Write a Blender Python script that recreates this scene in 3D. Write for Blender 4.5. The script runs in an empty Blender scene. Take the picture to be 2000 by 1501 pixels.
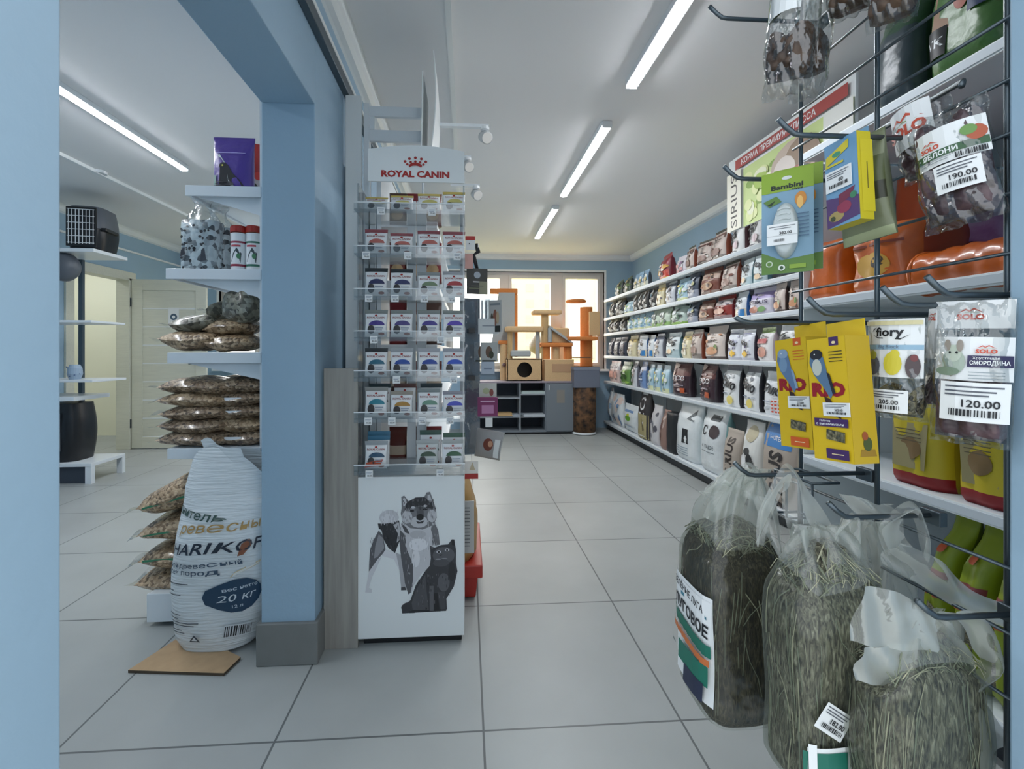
import bpy, math, random
from mathutils import Vector, Matrix
R = math.radians
random.seed(7)
scn = bpy.context.scene
COL = scn.collection
# ---------------------------------------------------------------- camera, sky, exposure
CAMH = 1.15; FPX = 900.0; PX0, PY0 = 970.0, 685.0; YAW = R(3.69)
cam = bpy.data.objects.new('camera', bpy.data.cameras.new('camera')); COL.objects.link(cam)
cam.location = (0, 0, CAMH); cam.rotation_euler = (R(90), 0, -YAW)
cam.data.sensor_width = 36; cam.data.lens = 36 * FPX / 2000
cam.data.shift_x = (1000 - PX0) / 2000; cam.data.shift_y = (PY0 - 750.5) / 2000
cam.data.clip_start = 0.02
scn.camera = cam
scn.view_settings.view_transform = 'Standard'; scn.view_settings.look = 'None'
scn.view_settings.gamma = 1; scn.view_settings.use_curve_mapping = False
scn.view_settings.exposure = 1.05
scn.cycles.transparent_max_bounces = 24
w = bpy.data.worlds.new('daylight'); scn.world = w; w.use_nodes = True
bg = w.node_tree.nodes['Background']
_n = w.node_tree; _tc0 = _n.nodes.new('ShaderNodeTexCoord'); _sp = _n.nodes.new('ShaderNodeSeparateXYZ'); _rp = _n.nodes.new('ShaderNodeValToRGB')
_ma = _n.nodes.new('ShaderNodeMath'); _ma.operation = 'MULTIPLY_ADD'; _ma.inputs[1].default_value = .5; _ma.inputs[2].default_value = .5
_n.links.new(_tc0.outputs['Generated'], _sp.inputs[0]); _n.links.new(_sp.outputs[1], _ma.inputs[0]); _n.links.new(_ma.outputs[0], _rp.inputs[0]); _n.links.new(_rp.outputs[0], bg.inputs[0])
_rp.color_ramp.elements[0].position = .35; _rp.color_ramp.elements[0].color = (.168, .184, .200, 1)      # hazy sky on the entrance side
_rp.color_ramp.elements[1].position = .75; _rp.color_ramp.elements[1].color = (1.0, .955, .90, 1)      # bright warm sky beyond the far window
bg.inputs[1].default_value = 3.8
TUBE_GLOW = 40.0

CY, SY = math.cos(YAW), math.sin(YAW)
def P(px, py, t):
    a = (px - PX0) / FPX; b = (PY0 - py) / FPX
    return Vector((t * (SY + a * CY), t * (CY - a * SY), CAMH + t * b))
def proj(p):
    x, y = p[0], p[1]; z = p[2] - CAMH; d = x * SY + y * CY; a = (x * CY - y * SY) / d; return PX0 + FPX * a, PY0 - FPX * z / d
def Wy(px, py, Y):
    a = (px - PX0) / FPX; return P(px, py, Y / (CY - a * SY))
def Wx(px, py, X):
    a = (px - PX0) / FPX; return P(px, py, X / (SY + a * CY))

# ---------------------------------------------------------------- materials
M = {}
def lin(c): return tuple(((v / 255) / 12.92 if v / 255 <= 0.04045 else ((v / 255 + 0.055) / 1.055) ** 2.4) for v in c) + (1,)
def mat(name, col, rough=0.5, metal=0.0, var=0.0, scale=20, bump=0.0, bscale=40, spec=0.5, coat=0.0, stretch=None, col2=None, emit=None, estr=0, sub=0):
    if name in M: return M[name]
    m = bpy.data.materials.new(name); m.use_nodes = True; nt = m.node_tree; b = nt.nodes['Principled BSDF']
    b.inputs['Base Color'].default_value = lin(col); b.inputs['Roughness'].default_value = rough
    b.inputs['Metallic'].default_value = metal; b.inputs['Specular IOR Level'].default_value = spec
    b.inputs['Coat Weight'].default_value = coat
    if emit: b.inputs['Emission Color'].default_value = lin(emit); b.inputs['Emission Strength'].default_value = estr
    if var or bump:
        tc = nt.nodes.new('ShaderNodeTexCoord'); mp = nt.nodes.new('ShaderNodeMapping')
        nt.links.new(tc.outputs['Object'], mp.inputs[0])
        if stretch: mp.inputs['Scale'].default_value = stretch
    if var or col2:
        n = nt.nodes.new('ShaderNodeTexNoise'); n.inputs['Scale'].default_value = scale; n.inputs['Detail'].default_value = 4
        nt.links.new(mp.outputs[0], n.inputs[0])
        r = nt.nodes.new('ShaderNodeValToRGB'); c1 = lin(col); c2 = lin(col2) if col2 else tuple(v * (1 - var) for v in c1[:3]) + (1,)
        r.color_ramp.elements[0].position = .32; r.color_ramp.elements[1].position = .68
        r.color_ramp.elements[0].color = c2; r.color_ramp.elements[1].color = c1
        nt.links.new(n.outputs[0], r.inputs[0]); nt.links.new(r.outputs[0], b.inputs['Base Color'])
    if bump:
        n2 = nt.nodes.new('ShaderNodeTexNoise'); n2.inputs['Scale'].default_value = bscale; n2.inputs['Detail'].default_value = 3
        nt.links.new(mp.outputs[0], n2.inputs[0])
        bp = nt.nodes.new('ShaderNodeBump'); bp.inputs['Strength'].default_value = bump; bp.inputs['Distance'].default_value = .01
        nt.links.new(n2.outputs[0], bp.inputs['Height']); nt.links.new(bp.outputs[0], b.inputs['Normal'])
    M[name] = m; return m
def C(col, rough=.45, foil=False):
    """plain printed colour"""
    k = 'print_%d_%d_%d_%d%s' % (col[0], col[1], col[2], int(rough * 100), 'f' if foil else '')
    if foil: return mat(k, col, .32, .0, bump=.5, bscale=18, spec=.6)
    return mat(k, col, rough)
def film(name, a=.14, rough=.12, tint=(235, 240, 238), milk=0.0, bump=.5, bscale=16):
    m = bpy.data.materials.new(name); m.use_nodes = True; nt = m.node_tree; nt.nodes.clear()
    o = nt.nodes.new('ShaderNodeOutputMaterial'); mix = nt.nodes.new('ShaderNodeMixShader'); tr = nt.nodes.new('ShaderNodeBsdfTransparent')
    tr.inputs[0].default_value = tuple(v ** .3 for v in lin(tint)[:3]) + (1,)
    gl = nt.nodes.new('ShaderNodeBsdfGlossy'); gl.inputs['Roughness'].default_value = rough
    lw = nt.nodes.new('ShaderNodeLayerWeight'); lw.inputs[0].default_value = .35
    ma = nt.nodes.new('ShaderNodeMath'); ma.operation = 'MULTIPLY_ADD'; ma.inputs[1].default_value = .45; ma.inputs[2].default_value = a
    tc = nt.nodes.new('ShaderNodeTexCoord'); nz = nt.nodes.new('ShaderNodeTexNoise'); nz.inputs['Scale'].default_value = bscale; nz.inputs['Detail'].default_value = 3
    bp = nt.nodes.new('ShaderNodeBump'); bp.inputs['Strength'].default_value = bump; bp.inputs['Distance'].default_value = .02
    L = nt.links.new
    L(tc.outputs['Object'], nz.inputs[0]); L(nz.outputs[0], bp.inputs['Height'])
    L(bp.outputs[0], gl.inputs['Normal']); L(bp.outputs[0], lw.inputs['Normal'])
    L(lw.outputs['Fresnel'], ma.inputs[0]); L(ma.outputs[0], mix.inputs[0]); L(tr.outputs[0], mix.inputs[1])
    if milk:
        d = nt.nodes.new('ShaderNodeBsdfDiffuse'); d.inputs[0].default_value = lin(tint)
        t2 = nt.nodes.new('ShaderNodeBsdfTranslucent'); t2.inputs[0].default_value = lin(tint)
        ad = nt.nodes.new('ShaderNodeMixShader'); ad.inputs[0].default_value = .5; L(d.outputs[0], ad.inputs[1]); L(t2.outputs[0], ad.inputs[2])
        m2 = nt.nodes.new('ShaderNodeMixShader'); m2.inputs[0].default_value = milk
        L(gl.outputs[0], m2.inputs[1]); L(ad.outputs[0], m2.inputs[2]); L(m2.outputs[0], mix.inputs[2])
    else: L(gl.outputs[0], mix.inputs[2])
    L(mix.outputs[0], o.inputs[0]); M[name] = m; return m
def grains(name, ca, cb, cc, scale=130):
    m = bpy.data.materials.new(name); m.use_nodes = True; nt = m.node_tree; b = nt.nodes['Principled BSDF']; L = nt.links.new
    tc = nt.nodes.new('ShaderNodeTexCoord'); v = nt.nodes.new('ShaderNodeTexVoronoi'); v.inputs['Scale'].default_value = scale
    L(tc.outputs['Object'], v.inputs[0]); r = nt.nodes.new('ShaderNodeValToRGB')
    sp = nt.nodes.new('ShaderNodeSeparateColor'); L(v.outputs['Color'], sp.inputs[0]); L(sp.outputs[0], r.inputs[0])
    e = r.color_ramp.elements; e[0].color = lin(cc); e[1].color = lin(ca); k = e.new(.4); k.color = lin(cb)
    L(r.outputs[0], b.inputs['Base Color']); b.inputs['Roughness'].default_value = .5
    b.inputs['Coat Weight'].default_value = .6; b.inputs['Coat Roughness'].default_value = .15
    bp = nt.nodes.new('ShaderNodeBump'); bp.inputs['Strength'].default_value = .8; bp.inputs['Distance'].default_value = .004; bp.invert = True
    L(v.outputs['Distance'], bp.inputs['Height']); L(bp.outputs[0], b.inputs['Normal']); M[name] = m; return m
def hay_mat(name, ca, cb, cc):
    m = bpy.data.materials.new(name); m.use_nodes = True; nt = m.node_tree; b = nt.nodes['Principled BSDF']; L = nt.links.new
    tc = nt.nodes.new('ShaderNodeTexCoord'); mp = nt.nodes.new('ShaderNodeMapping'); mp.inputs['Scale'].default_value = (5, 5, 1)
    mp.inputs['Rotation'].default_value = (.15, .1, .3)
    n = nt.nodes.new('ShaderNodeTexNoise'); n.inputs['Scale'].default_value = 55; n.inputs['Detail'].default_value = 5; n.inputs['Distortion'].default_value = 1.2
    L(tc.outputs['Object'], mp.inputs[0]); L(mp.outputs[0], n.inputs[0]); r = nt.nodes.new('ShaderNodeValToRGB')
    e = r.color_ramp.elements; e[0].position = .35; e[1].position = .7; e[0].color = lin(cc); e[1].color = lin(ca); k = e.new(.52); k.color = lin(cb)
    L(n.outputs[0], r.inputs[0]); L(r.outputs[0], b.inputs['Base Color']); b.inputs['Roughness'].default_value = .8
    bp = nt.nodes.new('ShaderNodeBump'); bp.inputs['Strength'].default_value = 1; bp.inputs['Distance'].default_value = .006
    L(n.outputs[0], bp.inputs['Height']); L(bp.outputs[0], b.inputs['Normal']); M[name] = m; return m

mat('blue_paint', (157, 186, 207), .55, bump=.08, bscale=60, var=.05, scale=3)
mat('ceiling_paint', (240, 240, 240), .8)
mat('white_trim', (236, 240, 240), .4)
mat('white_metal', (226, 232, 236), .35, bump=.02)
mat('grey_metal', (96, 106, 112), .32, .75)
mat('dark_metal', (58, 66, 70), .4, .5)
mat('pale_wood', (168, 164, 156), .5, var=.25, scale=6, stretch=(8, 8, .6))
mat('door_wood', (222, 222, 206), .45, var=.08, scale=8, stretch=(.7, 8, 8))
mat('cream', (238, 236, 214), .6)
mat('skirting_tile', (128, 130, 128), .4, var=.12, scale=9)
mat('black_plastic', (24, 26, 30), .35)
mat('grey_plastic', (92, 98, 106), .45)
mat('white_plastic', (232, 236, 238), .3)
mat('cardboard', (188, 158, 122), .8, var=.12, scale=25)
mat('cardboard_edge', (84, 72, 58), .9)
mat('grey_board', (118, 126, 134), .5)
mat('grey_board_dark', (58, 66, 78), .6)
mat('white_frame', (214, 210, 204), .4)
mat('plush', (222, 186, 140), .95, var=.12, scale=90, bump=.6, bscale=200)
mat('plush_orange', (226, 140, 76), .95, var=.15, scale=90, bump=.6, bscale=200)  # backlit orange glow put into the colour; the tan plush shares its tint
mat('plush_grey', (176, 180, 180), .95, bump=.6, bscale=200)
mat('sisal', (214, 180, 130), .9, bump=.8, bscale=60, stretch=(1, 1, 9))
mat('red_plastic', (168, 44, 34), .4)
mat('tube_glow', (255, 255, 255), emit=(246, 250, 255), estr=TUBE_GLOW)
mat('spot_glow', (176, 180, 182), emit=(255, 250, 240), estr=.12)
mat('orange_crinkle', (216, 104, 30), .28, var=.45, scale=5, bump=.9, bscale=9, coat=.4)
mat('fabric_bin', (128, 92, 62), .8, col2=(40, 34, 32), var=.1, scale=16)
mat('field', (206, 198, 140), .95, var=.2, scale=.4)
mat('far_block', (250, 242, 228), .9)
mat('snow', (244, 244, 240), .9)
film('clear_film', .10); film('crinkled_film', .14, .1, bump=.9, bscale=22)
film('milky_film', .26, .25, (228, 232, 226), milk=.7, bump=.3, bscale=9)
film('hay_film', .06, .18, (220, 226, 216), milk=.4, bump=1, bscale=10)
film('acrylic', .13, .08, (226, 232, 234), milk=.3, bump=.0)
film('window_glass', .03, .02, (240, 246, 244), bump=0)
film('netting', .3, .3, (236, 238, 238), milk=.6)
film('pocket', .25, .12, (190, 200, 206), milk=.4, bump=.5)
grains('pellets_brown', (188, 164, 136), (132, 108, 84), (52, 42, 32), 95)
grains('pellets_tan', (206, 180, 146), (160, 132, 100), (90, 70, 50), 95)
grains('wood_chips', (158, 156, 140), (112, 108, 92), (50, 48, 38), 60)
mat('dried_fruit', (104, 78, 82), .35, col2=(44, 32, 38), var=.1, scale=34, bump=1, bscale=30, coat=.4)
mat('treats_brown', (112, 88, 70), .5, col2=(48, 36, 30), var=.1, scale=24, bump=1, bscale=26)
grains('seed_mix', (140, 130, 96), (86, 84, 60), (34, 36, 28), 260)
grains('speckle', (190, 204, 208), (176, 190, 196), (56, 64, 70), 50)
hay_mat('hay', (172, 170, 148), (116, 114, 94), (52, 50, 42))
hay_mat('hay_dark', (110, 104, 82), (70, 64, 48), (32, 30, 22))
mat('straw', (182, 180, 152), .6); mat('straw_green', (134, 140, 118), .6)

def tile_mat():
    m = bpy.data.materials.new('floor_tiles'); m.use_nodes = True; nt = m.node_tree; b = nt.nodes['Principled BSDF']; L = nt.links.new
    tc = nt.nodes.new('ShaderNodeTexCoord'); mp = nt.nodes.new('ShaderNodeMapping')
    mp.inputs['Location'].default_value = (TX0, TY0, 0)
    L(tc.outputs['Object'], mp.inputs[0])
    br = nt.nodes.new('ShaderNodeTexBrick'); br.offset = 0; br.inputs['Scale'].default_value = 1
    br.inputs['Brick Width'].default_value = TW; br.inputs['Row Height'].default_value = TH
    br.inputs['Mortar Size'].default_value = .0035; br.inputs['Mortar Smooth'].default_value = .1; br.inputs['Bias'].default_value = 0
    br.inputs['Color1'].default_value = lin((176, 180, 178)); br.inputs['Color2'].default_value = lin((170, 174, 173)); br.inputs['Mortar'].default_value = lin((104, 108, 108))
    L(mp.outputs[0], br.inputs[0])
    n = nt.nodes.new('ShaderNodeTexNoise'); n.inputs['Scale'].default_value = 2.2; n.inputs['Detail'].default_value = 6; L(tc.outputs['Object'], n.inputs[0])
    mx = nt.nodes.new('ShaderNodeMix'); mx.data_type = 'RGBA'; mx.blend_type = 'MULTIPLY'; mx.inputs[0].default_value = .5
    r = nt.nodes.new('ShaderNodeValToRGB'); r.color_ramp.elements[0].position = .3; r.color_ramp.elements[0].color = (.72, .72, .71, 1); r.color_ramp.elements[1].position = .7
    L(n.outputs[0], r.inputs[0]); L(br.outputs[0], mx.inputs[6]); L(r.outputs[0], mx.inputs[7]); L(mx.outputs[2], b.inputs['Base Color'])
    b.inputs['Roughness'].default_value = .38; b.inputs['Specular IOR Level'].default_value = .4
    M['floor_tiles'] = m
TW, TH = .615, .685; TX0, TY0 = -.05, -.025     # tile grid phase
tile_mat()

# ---------------------------------------------------------------- mesh builder
_tc = {}
def text2d(s, bold=.0, shear=0):
    k = (s, bold, shear)
    if k in _tc: return _tc[k]
    cu = bpy.data.curves.new('lettering', 'FONT'); cu.body = s; cu.resolution_u = 1 if len(s) > 14 else 2; cu.offset = bold; cu.shear = shear
    o = bpy.data.objects.new('lettering', cu); COL.objects.link(o)
    dg = bpy.context.evaluated_depsgraph_get(); me = o.evaluated_get(dg).to_mesh()
    vs = [(v.co.x, v.co.y) for v in me.vertices]; fs = [tuple(p.vertices) for p in me.polygons]
    bpy.data.objects.remove(o); bpy.data.curves.remove(cu)
    if vs:
        x0 = min(v[0] for v in vs); x1 = max(v[0] for v in vs); y0 = min(v[1] for v in vs); y1 = max(v[1] for v in vs)
        vs = [((x - (x0 + x1) / 2), (y - (y0 + y1) / 2)) for x, y in vs]; _tc[k] = (vs, fs, x1 - x0, y1 - y0)
    else: _tc[k] = (vs, fs, 1, 1)
    return _tc[k]

class MB:
    def __init__(s): s.v = []; s.f = []; s.m = []; s.names = []; s.off = 0
    def mi(s, m):
        n = m if isinstance(m, str) else m.name
        if n not in s.names: s.names.append(n)
        return s.names.index(n)
    def add(s, vs, fs, m):
        b = len(s.v); i = s.mi(m); s.v += [tuple(v) for v in vs]
        for f in fs: s.f.append(tuple(b + k for k in f)); s.m.append(i)
        return s
    def poly(s, pts, m): return s.add(pts, [tuple(range(len(pts)))], m)
    def box(s, x0, x1, y0, y1, z0, z1, m, T=None):
        vs = [Vector(q) for q in ((x0, y0, z0), (x1, y0, z0), (x1, y1, z0), (x0, y1, z0), (x0, y0, z1), (x1, y0, z1), (x1, y1, z1), (x0, y1, z1))]
        if T: vs = [T @ q for q in vs]
        return s.add(vs, [(0, 3, 2, 1), (4, 5, 6, 7), (0, 1, 5, 4), (1, 2, 6, 5), (2, 3, 7, 6), (3, 0, 4, 7)], m)
    def tube(s, pts, r, m, n=8, closed=False, cap=True):
        pts = [Vector(p) for p in pts]; N = len(pts); rs = r if isinstance(r, (list, tuple)) else [r] * N
        vs = []; up = None
        for i, p in enumerate(pts):
            a = pts[(i - 1) % N] if (closed or i > 0) else p; b = pts[(i + 1) % N] if (closed or i < N - 1) else p
            d = (b - a).normalized() if (b - a).length > 1e-9 else Vector((0, 0, 1))
            if up is None: up = Vector((0, 0, 1)) if abs(d.z) < .9 else Vector((1, 0, 0))
            x = d.cross(up)
            if x.length < 1e-5: x = d.cross(Vector((0, 1, .3)))
            x.normalize(); y = x.cross(d).normalized(); up = y
            for k in range(n):
                t = 2 * math.pi * k / n; vs.append(p + x * rs[i] * math.cos(t) + y * rs[i] * math.sin(t))
        fs = []
        for i in range(N if closed else N - 1):
            j = (i + 1) % N
            for k in range(n): fs.append((i * n + k, i * n + (k + 1) % n, j * n + (k + 1) % n, j * n + k))
        if cap and not closed: fs.append(tuple(range(n - 1, -1, -1))); fs.append(tuple((N - 1) * n + k for k in range(n)))
        return s.add(vs, fs, m)
    def lathe(s, prof, m, n=20, c=(0, 0, 0), T=None):
        vs = []
        for r, z in prof:
            for k in range(n):
                t = 2 * math.pi * k / n; q = Vector((c[0] + r * math.cos(t), c[1] + r * math.sin(t), c[2] + z)); vs.append(T @ q if T else q)
        fs = []
        for i in range(len(prof) - 1):
            mm = m
            for k in range(n): fs.append((i * n + k, i * n + (k + 1) % n, (i + 1) * n + (k + 1) % n, (i + 1) * n + k))
        fs.append(tuple(range(n - 1, -1, -1))); fs.append(tuple((len(prof) - 1) * n + k for k in range(n)))
        return s.add(vs, fs, m)
    def grid(s, fn, nu, nv, m, closed_u=False):
        """fn(u, v) -> point; m a material or a function of (u, v) at the face centre"""
        b = len(s.v)
        nuu = nu if closed_u else nu + 1
        for j in range(nv + 1):
            for i in range(nuu): s.v.append(tuple(fn(i / nu, j / nv)))
        for j in range(nv):
            for i in range(nu):
                i2 = (i + 1) % nuu
                s.f.append((b + j * nuu + i, b + j * nuu + i2, b + (j + 1) * nuu + i2, b + (j + 1) * nuu + i))
                s.m.append(s.mi(m((i + .5) / nu, (j + .5) / nv) if callable(m) else m))
        return s
    # flat shapes printed on a surface; F(x, y, off) -> point
    def decal(s, F, items, base=.0006, step=.0003):
        for k, it in enumerate(items):
            o = base + step * k; t = it[0]
            if t == 'r':
                _, x0, y0, x1, y1, m = it[:6]; n = it[6] if len(it) > 6 else (8 if abs(x1 - x0) > .05 else 4)
                s.grid(lambda u, v: F(x0 + (x1 - x0) * u, y0 + (y1 - y0) * v, o), n, n, m)
            elif t == 'e':
                _, cx, cy, rx, ry, m = it[:6]; a0 = it[6] if len(it) > 6 else 0; a1 = it[7] if len(it) > 7 else 360
                n = 14; full = a1 - a0 >= 360; vs = [F(cx, cy, o)]; fs = []
                for q in (.55, 1):
                    for i in range(n + 1):
                        a = R(a0 + (a1 - a0) * i / n); vs.append(F(cx + rx * q * math.cos(a), cy + ry * q * math.sin(a), o))
                for i in range(n):
                    fs.append((0, 1 + i, 2 + i)); fs.append((1 + i, n + 2 + i, n + 3 + i, 2 + i))
                s.add(vs, fs, m)
            elif t == 'p': s.poly([F(x, y, o) for x, y in it[1]], it[2])
            elif t == 't':
                _, txt, cx, cy, h, m = it[:6]; kw = it[6] if len(it) > 6 else {}
                vs, fs, tw, th = text2d(txt, kw.get('b', .012), kw.get('sh', 0)); sc = h / .73
                sx = sc * kw.get('sx', 1)
                if 'w' in kw: sx = kw['w'] / tw
                a = R(kw.get('rot', 0)); ca, sa = math.cos(a), math.sin(a)
                s.add([F(cx + x * sx * ca - y * sc * sa, cy + x * sx * sa + y * sc * ca, o) for x, y in vs], fs, m)
            elif t == 'bar':
                _, x0, y0, x1, y1 = it[:5]; rr = random.Random(int(abs(x0 * 1e4)) + 3); x = x0; wd = (x1 - x0) / 34
                while x < x1:
                    b = wd * rr.choice((.6, 1, 1.8)); s.poly([F(x, y0, o), F(min(x + b, x1), y0, o), F(min(x + b, x1), y1, o), F(x, y1, o)], C((24, 26, 32))); x += b + wd * rr.choice((.7, 1, 1.6))
        return s
    def build(s, name, parent=None, smooth=False, bevel=0, loc=None, mods=()):
        me = bpy.data.meshes.new(name); me.from_pydata(s.v, [], s.f)
        for n in s.names: me.materials.append(M.get(n) or bpy.data.materials[n])
        me.polygons.foreach_set('material_index', s.m)
        if smooth: me.polygons.foreach_set('use_smooth', [True] * len(me.polygons))
        me.update()
        o = bpy.data.objects.new(name, me); COL.objects.link(o)
        if parent: o.parent = parent
        if loc: o.location = loc
        if bevel:
            bv = o.modifiers.new('bevel', 'BEVEL'); bv.width = bevel; bv.segments = 2; bv.limit_method = 'ANGLE'
        return o

_labels = {}
def tag(o, label, cat, group=None):
    words = label.split()
    if not 4 <= len(words) <= 16: print('LABEL LENGTH', len(words), label)
    if label in _labels and not (group and _labels[label] == group): print('DUP LABEL', label)
    _labels[label] = group
    o['label'] = label; o['category'] = cat
    if group: o['group'] = group
    return o
def thing(name, label, cat, loc=(0, 0, 0), rz=0, group=None, rot=None):
    o = bpy.data.objects.new(name, None); COL.objects.link(o); o.empty_display_size = .1
    o.location = loc; o.rotation_euler = rot if rot else (0, 0, rz); tag(o, label, cat, group); return o
def struct(name, mb, **k):
    o = mb.build(name, **k); o['kind'] = 'structure'; return o
def dup(root, loc, rz=None, label=None, group=None, scale=None, rot=None):
    r = root.copy(); COL.objects.link(r); r.location = loc
    if rz is not None: r.rotation_euler = (0, 0, rz)
    if rot is not None: r.rotation_euler = rot
    if scale: r.scale = scale
    if group: r['group'] = group
    if label: tag(r, label, r['category'], r.get('group'))
    for ch in list(root.children):
        c = ch.copy(); COL.objects.link(c); c.parent = r
        for g in ch.children:
            d = g.copy(); COL.objects.link(d); d.parent = c
    return r
ORD = ['first', 'second', 'third', 'fourth', 'fifth', 'sixth', 'seventh', 'eighth', 'ninth', 'tenth', 'eleventh', 'twelfth']
WHITE = C((238, 240, 240)); INK = C((28, 30, 36)); 
def price_items(cx, cy, w, h, price, small=True):
    x0 = cx - w / 2; y0 = cy - h / 2
    it = [('r', x0, y0, x0 + w, y0 + h, WHITE, 2)]
    for i, q in enumerate((.9, .78, .68)): it.append(('r', x0 + w * .06, y0 + h * (q - .02), x0 + w * (.94 - .1 * i), y0 + h * (q + .02), C((90, 94, 104)), 4))
    if price: it.append(('t', price, x0 + w * .62, y0 + h * .46, h * .2, INK, {'b': .02}))
    it.append(('bar', x0 + w * .14, y0 + h * .12, x0 + w * .9, y0 + h * .3))
    return it
# ================================================================ THE ROOM
ZC = 2.57; XR = 2.49; YB = 6.8; XL = -3.95; YF0, YF1 = .30, .445
XWL, XWR = -.753, -.560      # the dividing wall with its opening
struct('floor', MB().poly([(-6.2, -2.5, 0), (4, -2.5, 0), (4, 7.2, 0), (-6.2, 7.2, 0)], 'floor_tiles'))
c = MB().box(-6.2, 4, YF0, 7.2, ZC, ZC + .1, 'ceiling_paint'); struct('ceiling', c)
# right wall with the cove
struct('wall_right', MB().box(XR, XR + .15, YF0, YB + .15, 0, ZC, 'blue_paint'))
# back wall: with the wide window and the window of the left room
wx0, wx1 = -.3, Wy(1180, 533, YB).x; wz1 = Wy(1100, 531, YB).z; wz0 = .88
lx0, lx1, lz0, lz1 = -3.52, -2.5, .9, 2.02
b = MB()
b.box(wx1, XR, YB, YB + .2, 0, ZC, 'blue_paint'); b.box(wx0, wx1, YB, YB + .2, 0, wz0, 'blue_paint'); b.box(wx0, wx1, YB, YB + .2, wz1, ZC, 'blue_paint')
b.box(lx1, wx0, YB, YB + .2, 0, ZC, 'blue_paint'); b.box(lx0, lx1, YB, YB + .2, 0, lz0, 'blue_paint'); b.box(lx0, lx1, YB, YB + .2, lz1, ZC, 'blue_paint')
b.box(XL - .1, lx0, YB, YB + .2, 0, ZC, 'blue_paint'); struct('wall_back', b)
# left wall with the doorway
dy0, dy1, dz1 = 4.87, 5.66, 2.0
b = MB(); b.box(XL - .12, XL, YF0, dy0, 0, ZC, 'blue_paint'); b.box(XL - .12, XL, dy1, YB, 0, ZC, 'blue_paint'); b.box(XL - .12, XL, dy0, dy1, dz1, ZC, 'blue_paint')
struct('wall_left', b)
# room behind the doorway
b = MB(); b.box(-6.0, -5.9, 4.0, 6.9, 0, ZC, 'cream'); b.box(-5.9, XL - .12, 6.6, 6.7, 0, ZC, 'cream'); b.box(-5.9, XL - .12, 4.2, 4.3, 0, ZC, 'cream')
for i in range(26):
    z = .12 + i * .075; b.box(-5.9, -5.875, 4.35, 6.55, z, z + .055, 'cream')
struct('wall_storeroom', b)
b = MB()
for y0, y1 in ((dy0 - .08, dy0 + .02), (dy1 - .02, dy1 + .09)): b.box(XL - .13, XL + .02, y0, y1, 0, dz1, 'door_wood')
b.box(XL - .13, XL + .02, dy0 - .08, dy1 + .09, dz1 - .03, dz1 + .07, 'door_wood'); struct('trim_1', b, bevel=.004)
# dividing wall: lintel over the opening, then the solid stretch from the pier on
YP = 1.742; ZO = 2.06
b = MB(); b.box(XWL, XWR, YF1, YP, ZO, ZC, 'blue_paint'); b.box(XWL, XWR, YP, 4.3, 0, ZC, 'blue_paint'); struct('wall_divider', b, bevel=.004)
b = MB(); b.box(XWL - .014, XWR + .014, YP - .014, 4.3, 0, .155, 'skirting_tile'); struct('baseboard_pier', b, bevel=.004)
# front wall with the opening the view looks through
jl, jr = -.369, .5635
b = MB(); b.box(XL, jl, YF0, YF1, 0, ZC, 'blue_paint'); struct('wall_front_left', b, bevel=.003)
b = MB(); b.box(jr, XR, YF0, YF1, 0, ZC, 'blue_paint'); struct('wall_front_right', b, bevel=.003)
b = MB(); b.box(jl, jr, YF0, YF1, 2.25, ZC, 'blue_paint'); struct('wall_front_lintel', b)
# cornices
def cornice(pts, name, r=.045):
    b = MB()
    for (x0, y0, x1, y1, nx, ny) in pts:
        n = 5; vs = []
        prof = [(0, 0), (0, -.075)] + [(r * math.sin(R(a)) + .012, -.07 + r * (1 - math.cos(R(a)))) for a in (0, 30, 60, 90)] + [(.07, 0)]
        for (x, y) in ((x0, y0), (x1, y1)):
            for d, z in prof: vs.append((x + nx * d, y + ny * d, ZC + z))
        k = len(prof); b.add(vs, [(i, (i + 1) % k, k + (i + 1) % k, k + i) for i in range(k)], 'white_trim')
    return struct(name, b)
cornice([(XR, YF1, XR, YB, -1, 0), (XWR, YB, XR, YB, 0, -1), (XWR, YF1, XWR, 4.3, 1, 0)], 'trim_2')
cornice([(XL, YF1, XL, YB, 1, 0), (XL, YB, XWL, YB, 0, -1)], 'trim_3')
# white cable trunking along the lintel, on the ceiling and along the left room's wall
struct('trim_4', MB().box(XWR, XWR + .028, YF1, 4.2, 2.31, 2.36, 'grey_metal').box(XWR, XWR + .03, YF1, 4.2, 2.36, 2.38, 'white_trim'), bevel=.003)
struct('trim_5', MB().box(-.09, -.065, YF1, YB - .05, ZC - .02, ZC, 'white_trim'))
struct('trim_6', MB().box(XL, XL + .02, YF1, YB, 2.305, 2.325, 'white_trim'))
p0 = P(120, 362, 3.4); p1 = P(345, 452, 6.2)
struct('trim_7', MB().box(-2.92, -2.895, YF1, YB - .05, ZC - .025, ZC, 'white_trim'))
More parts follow.
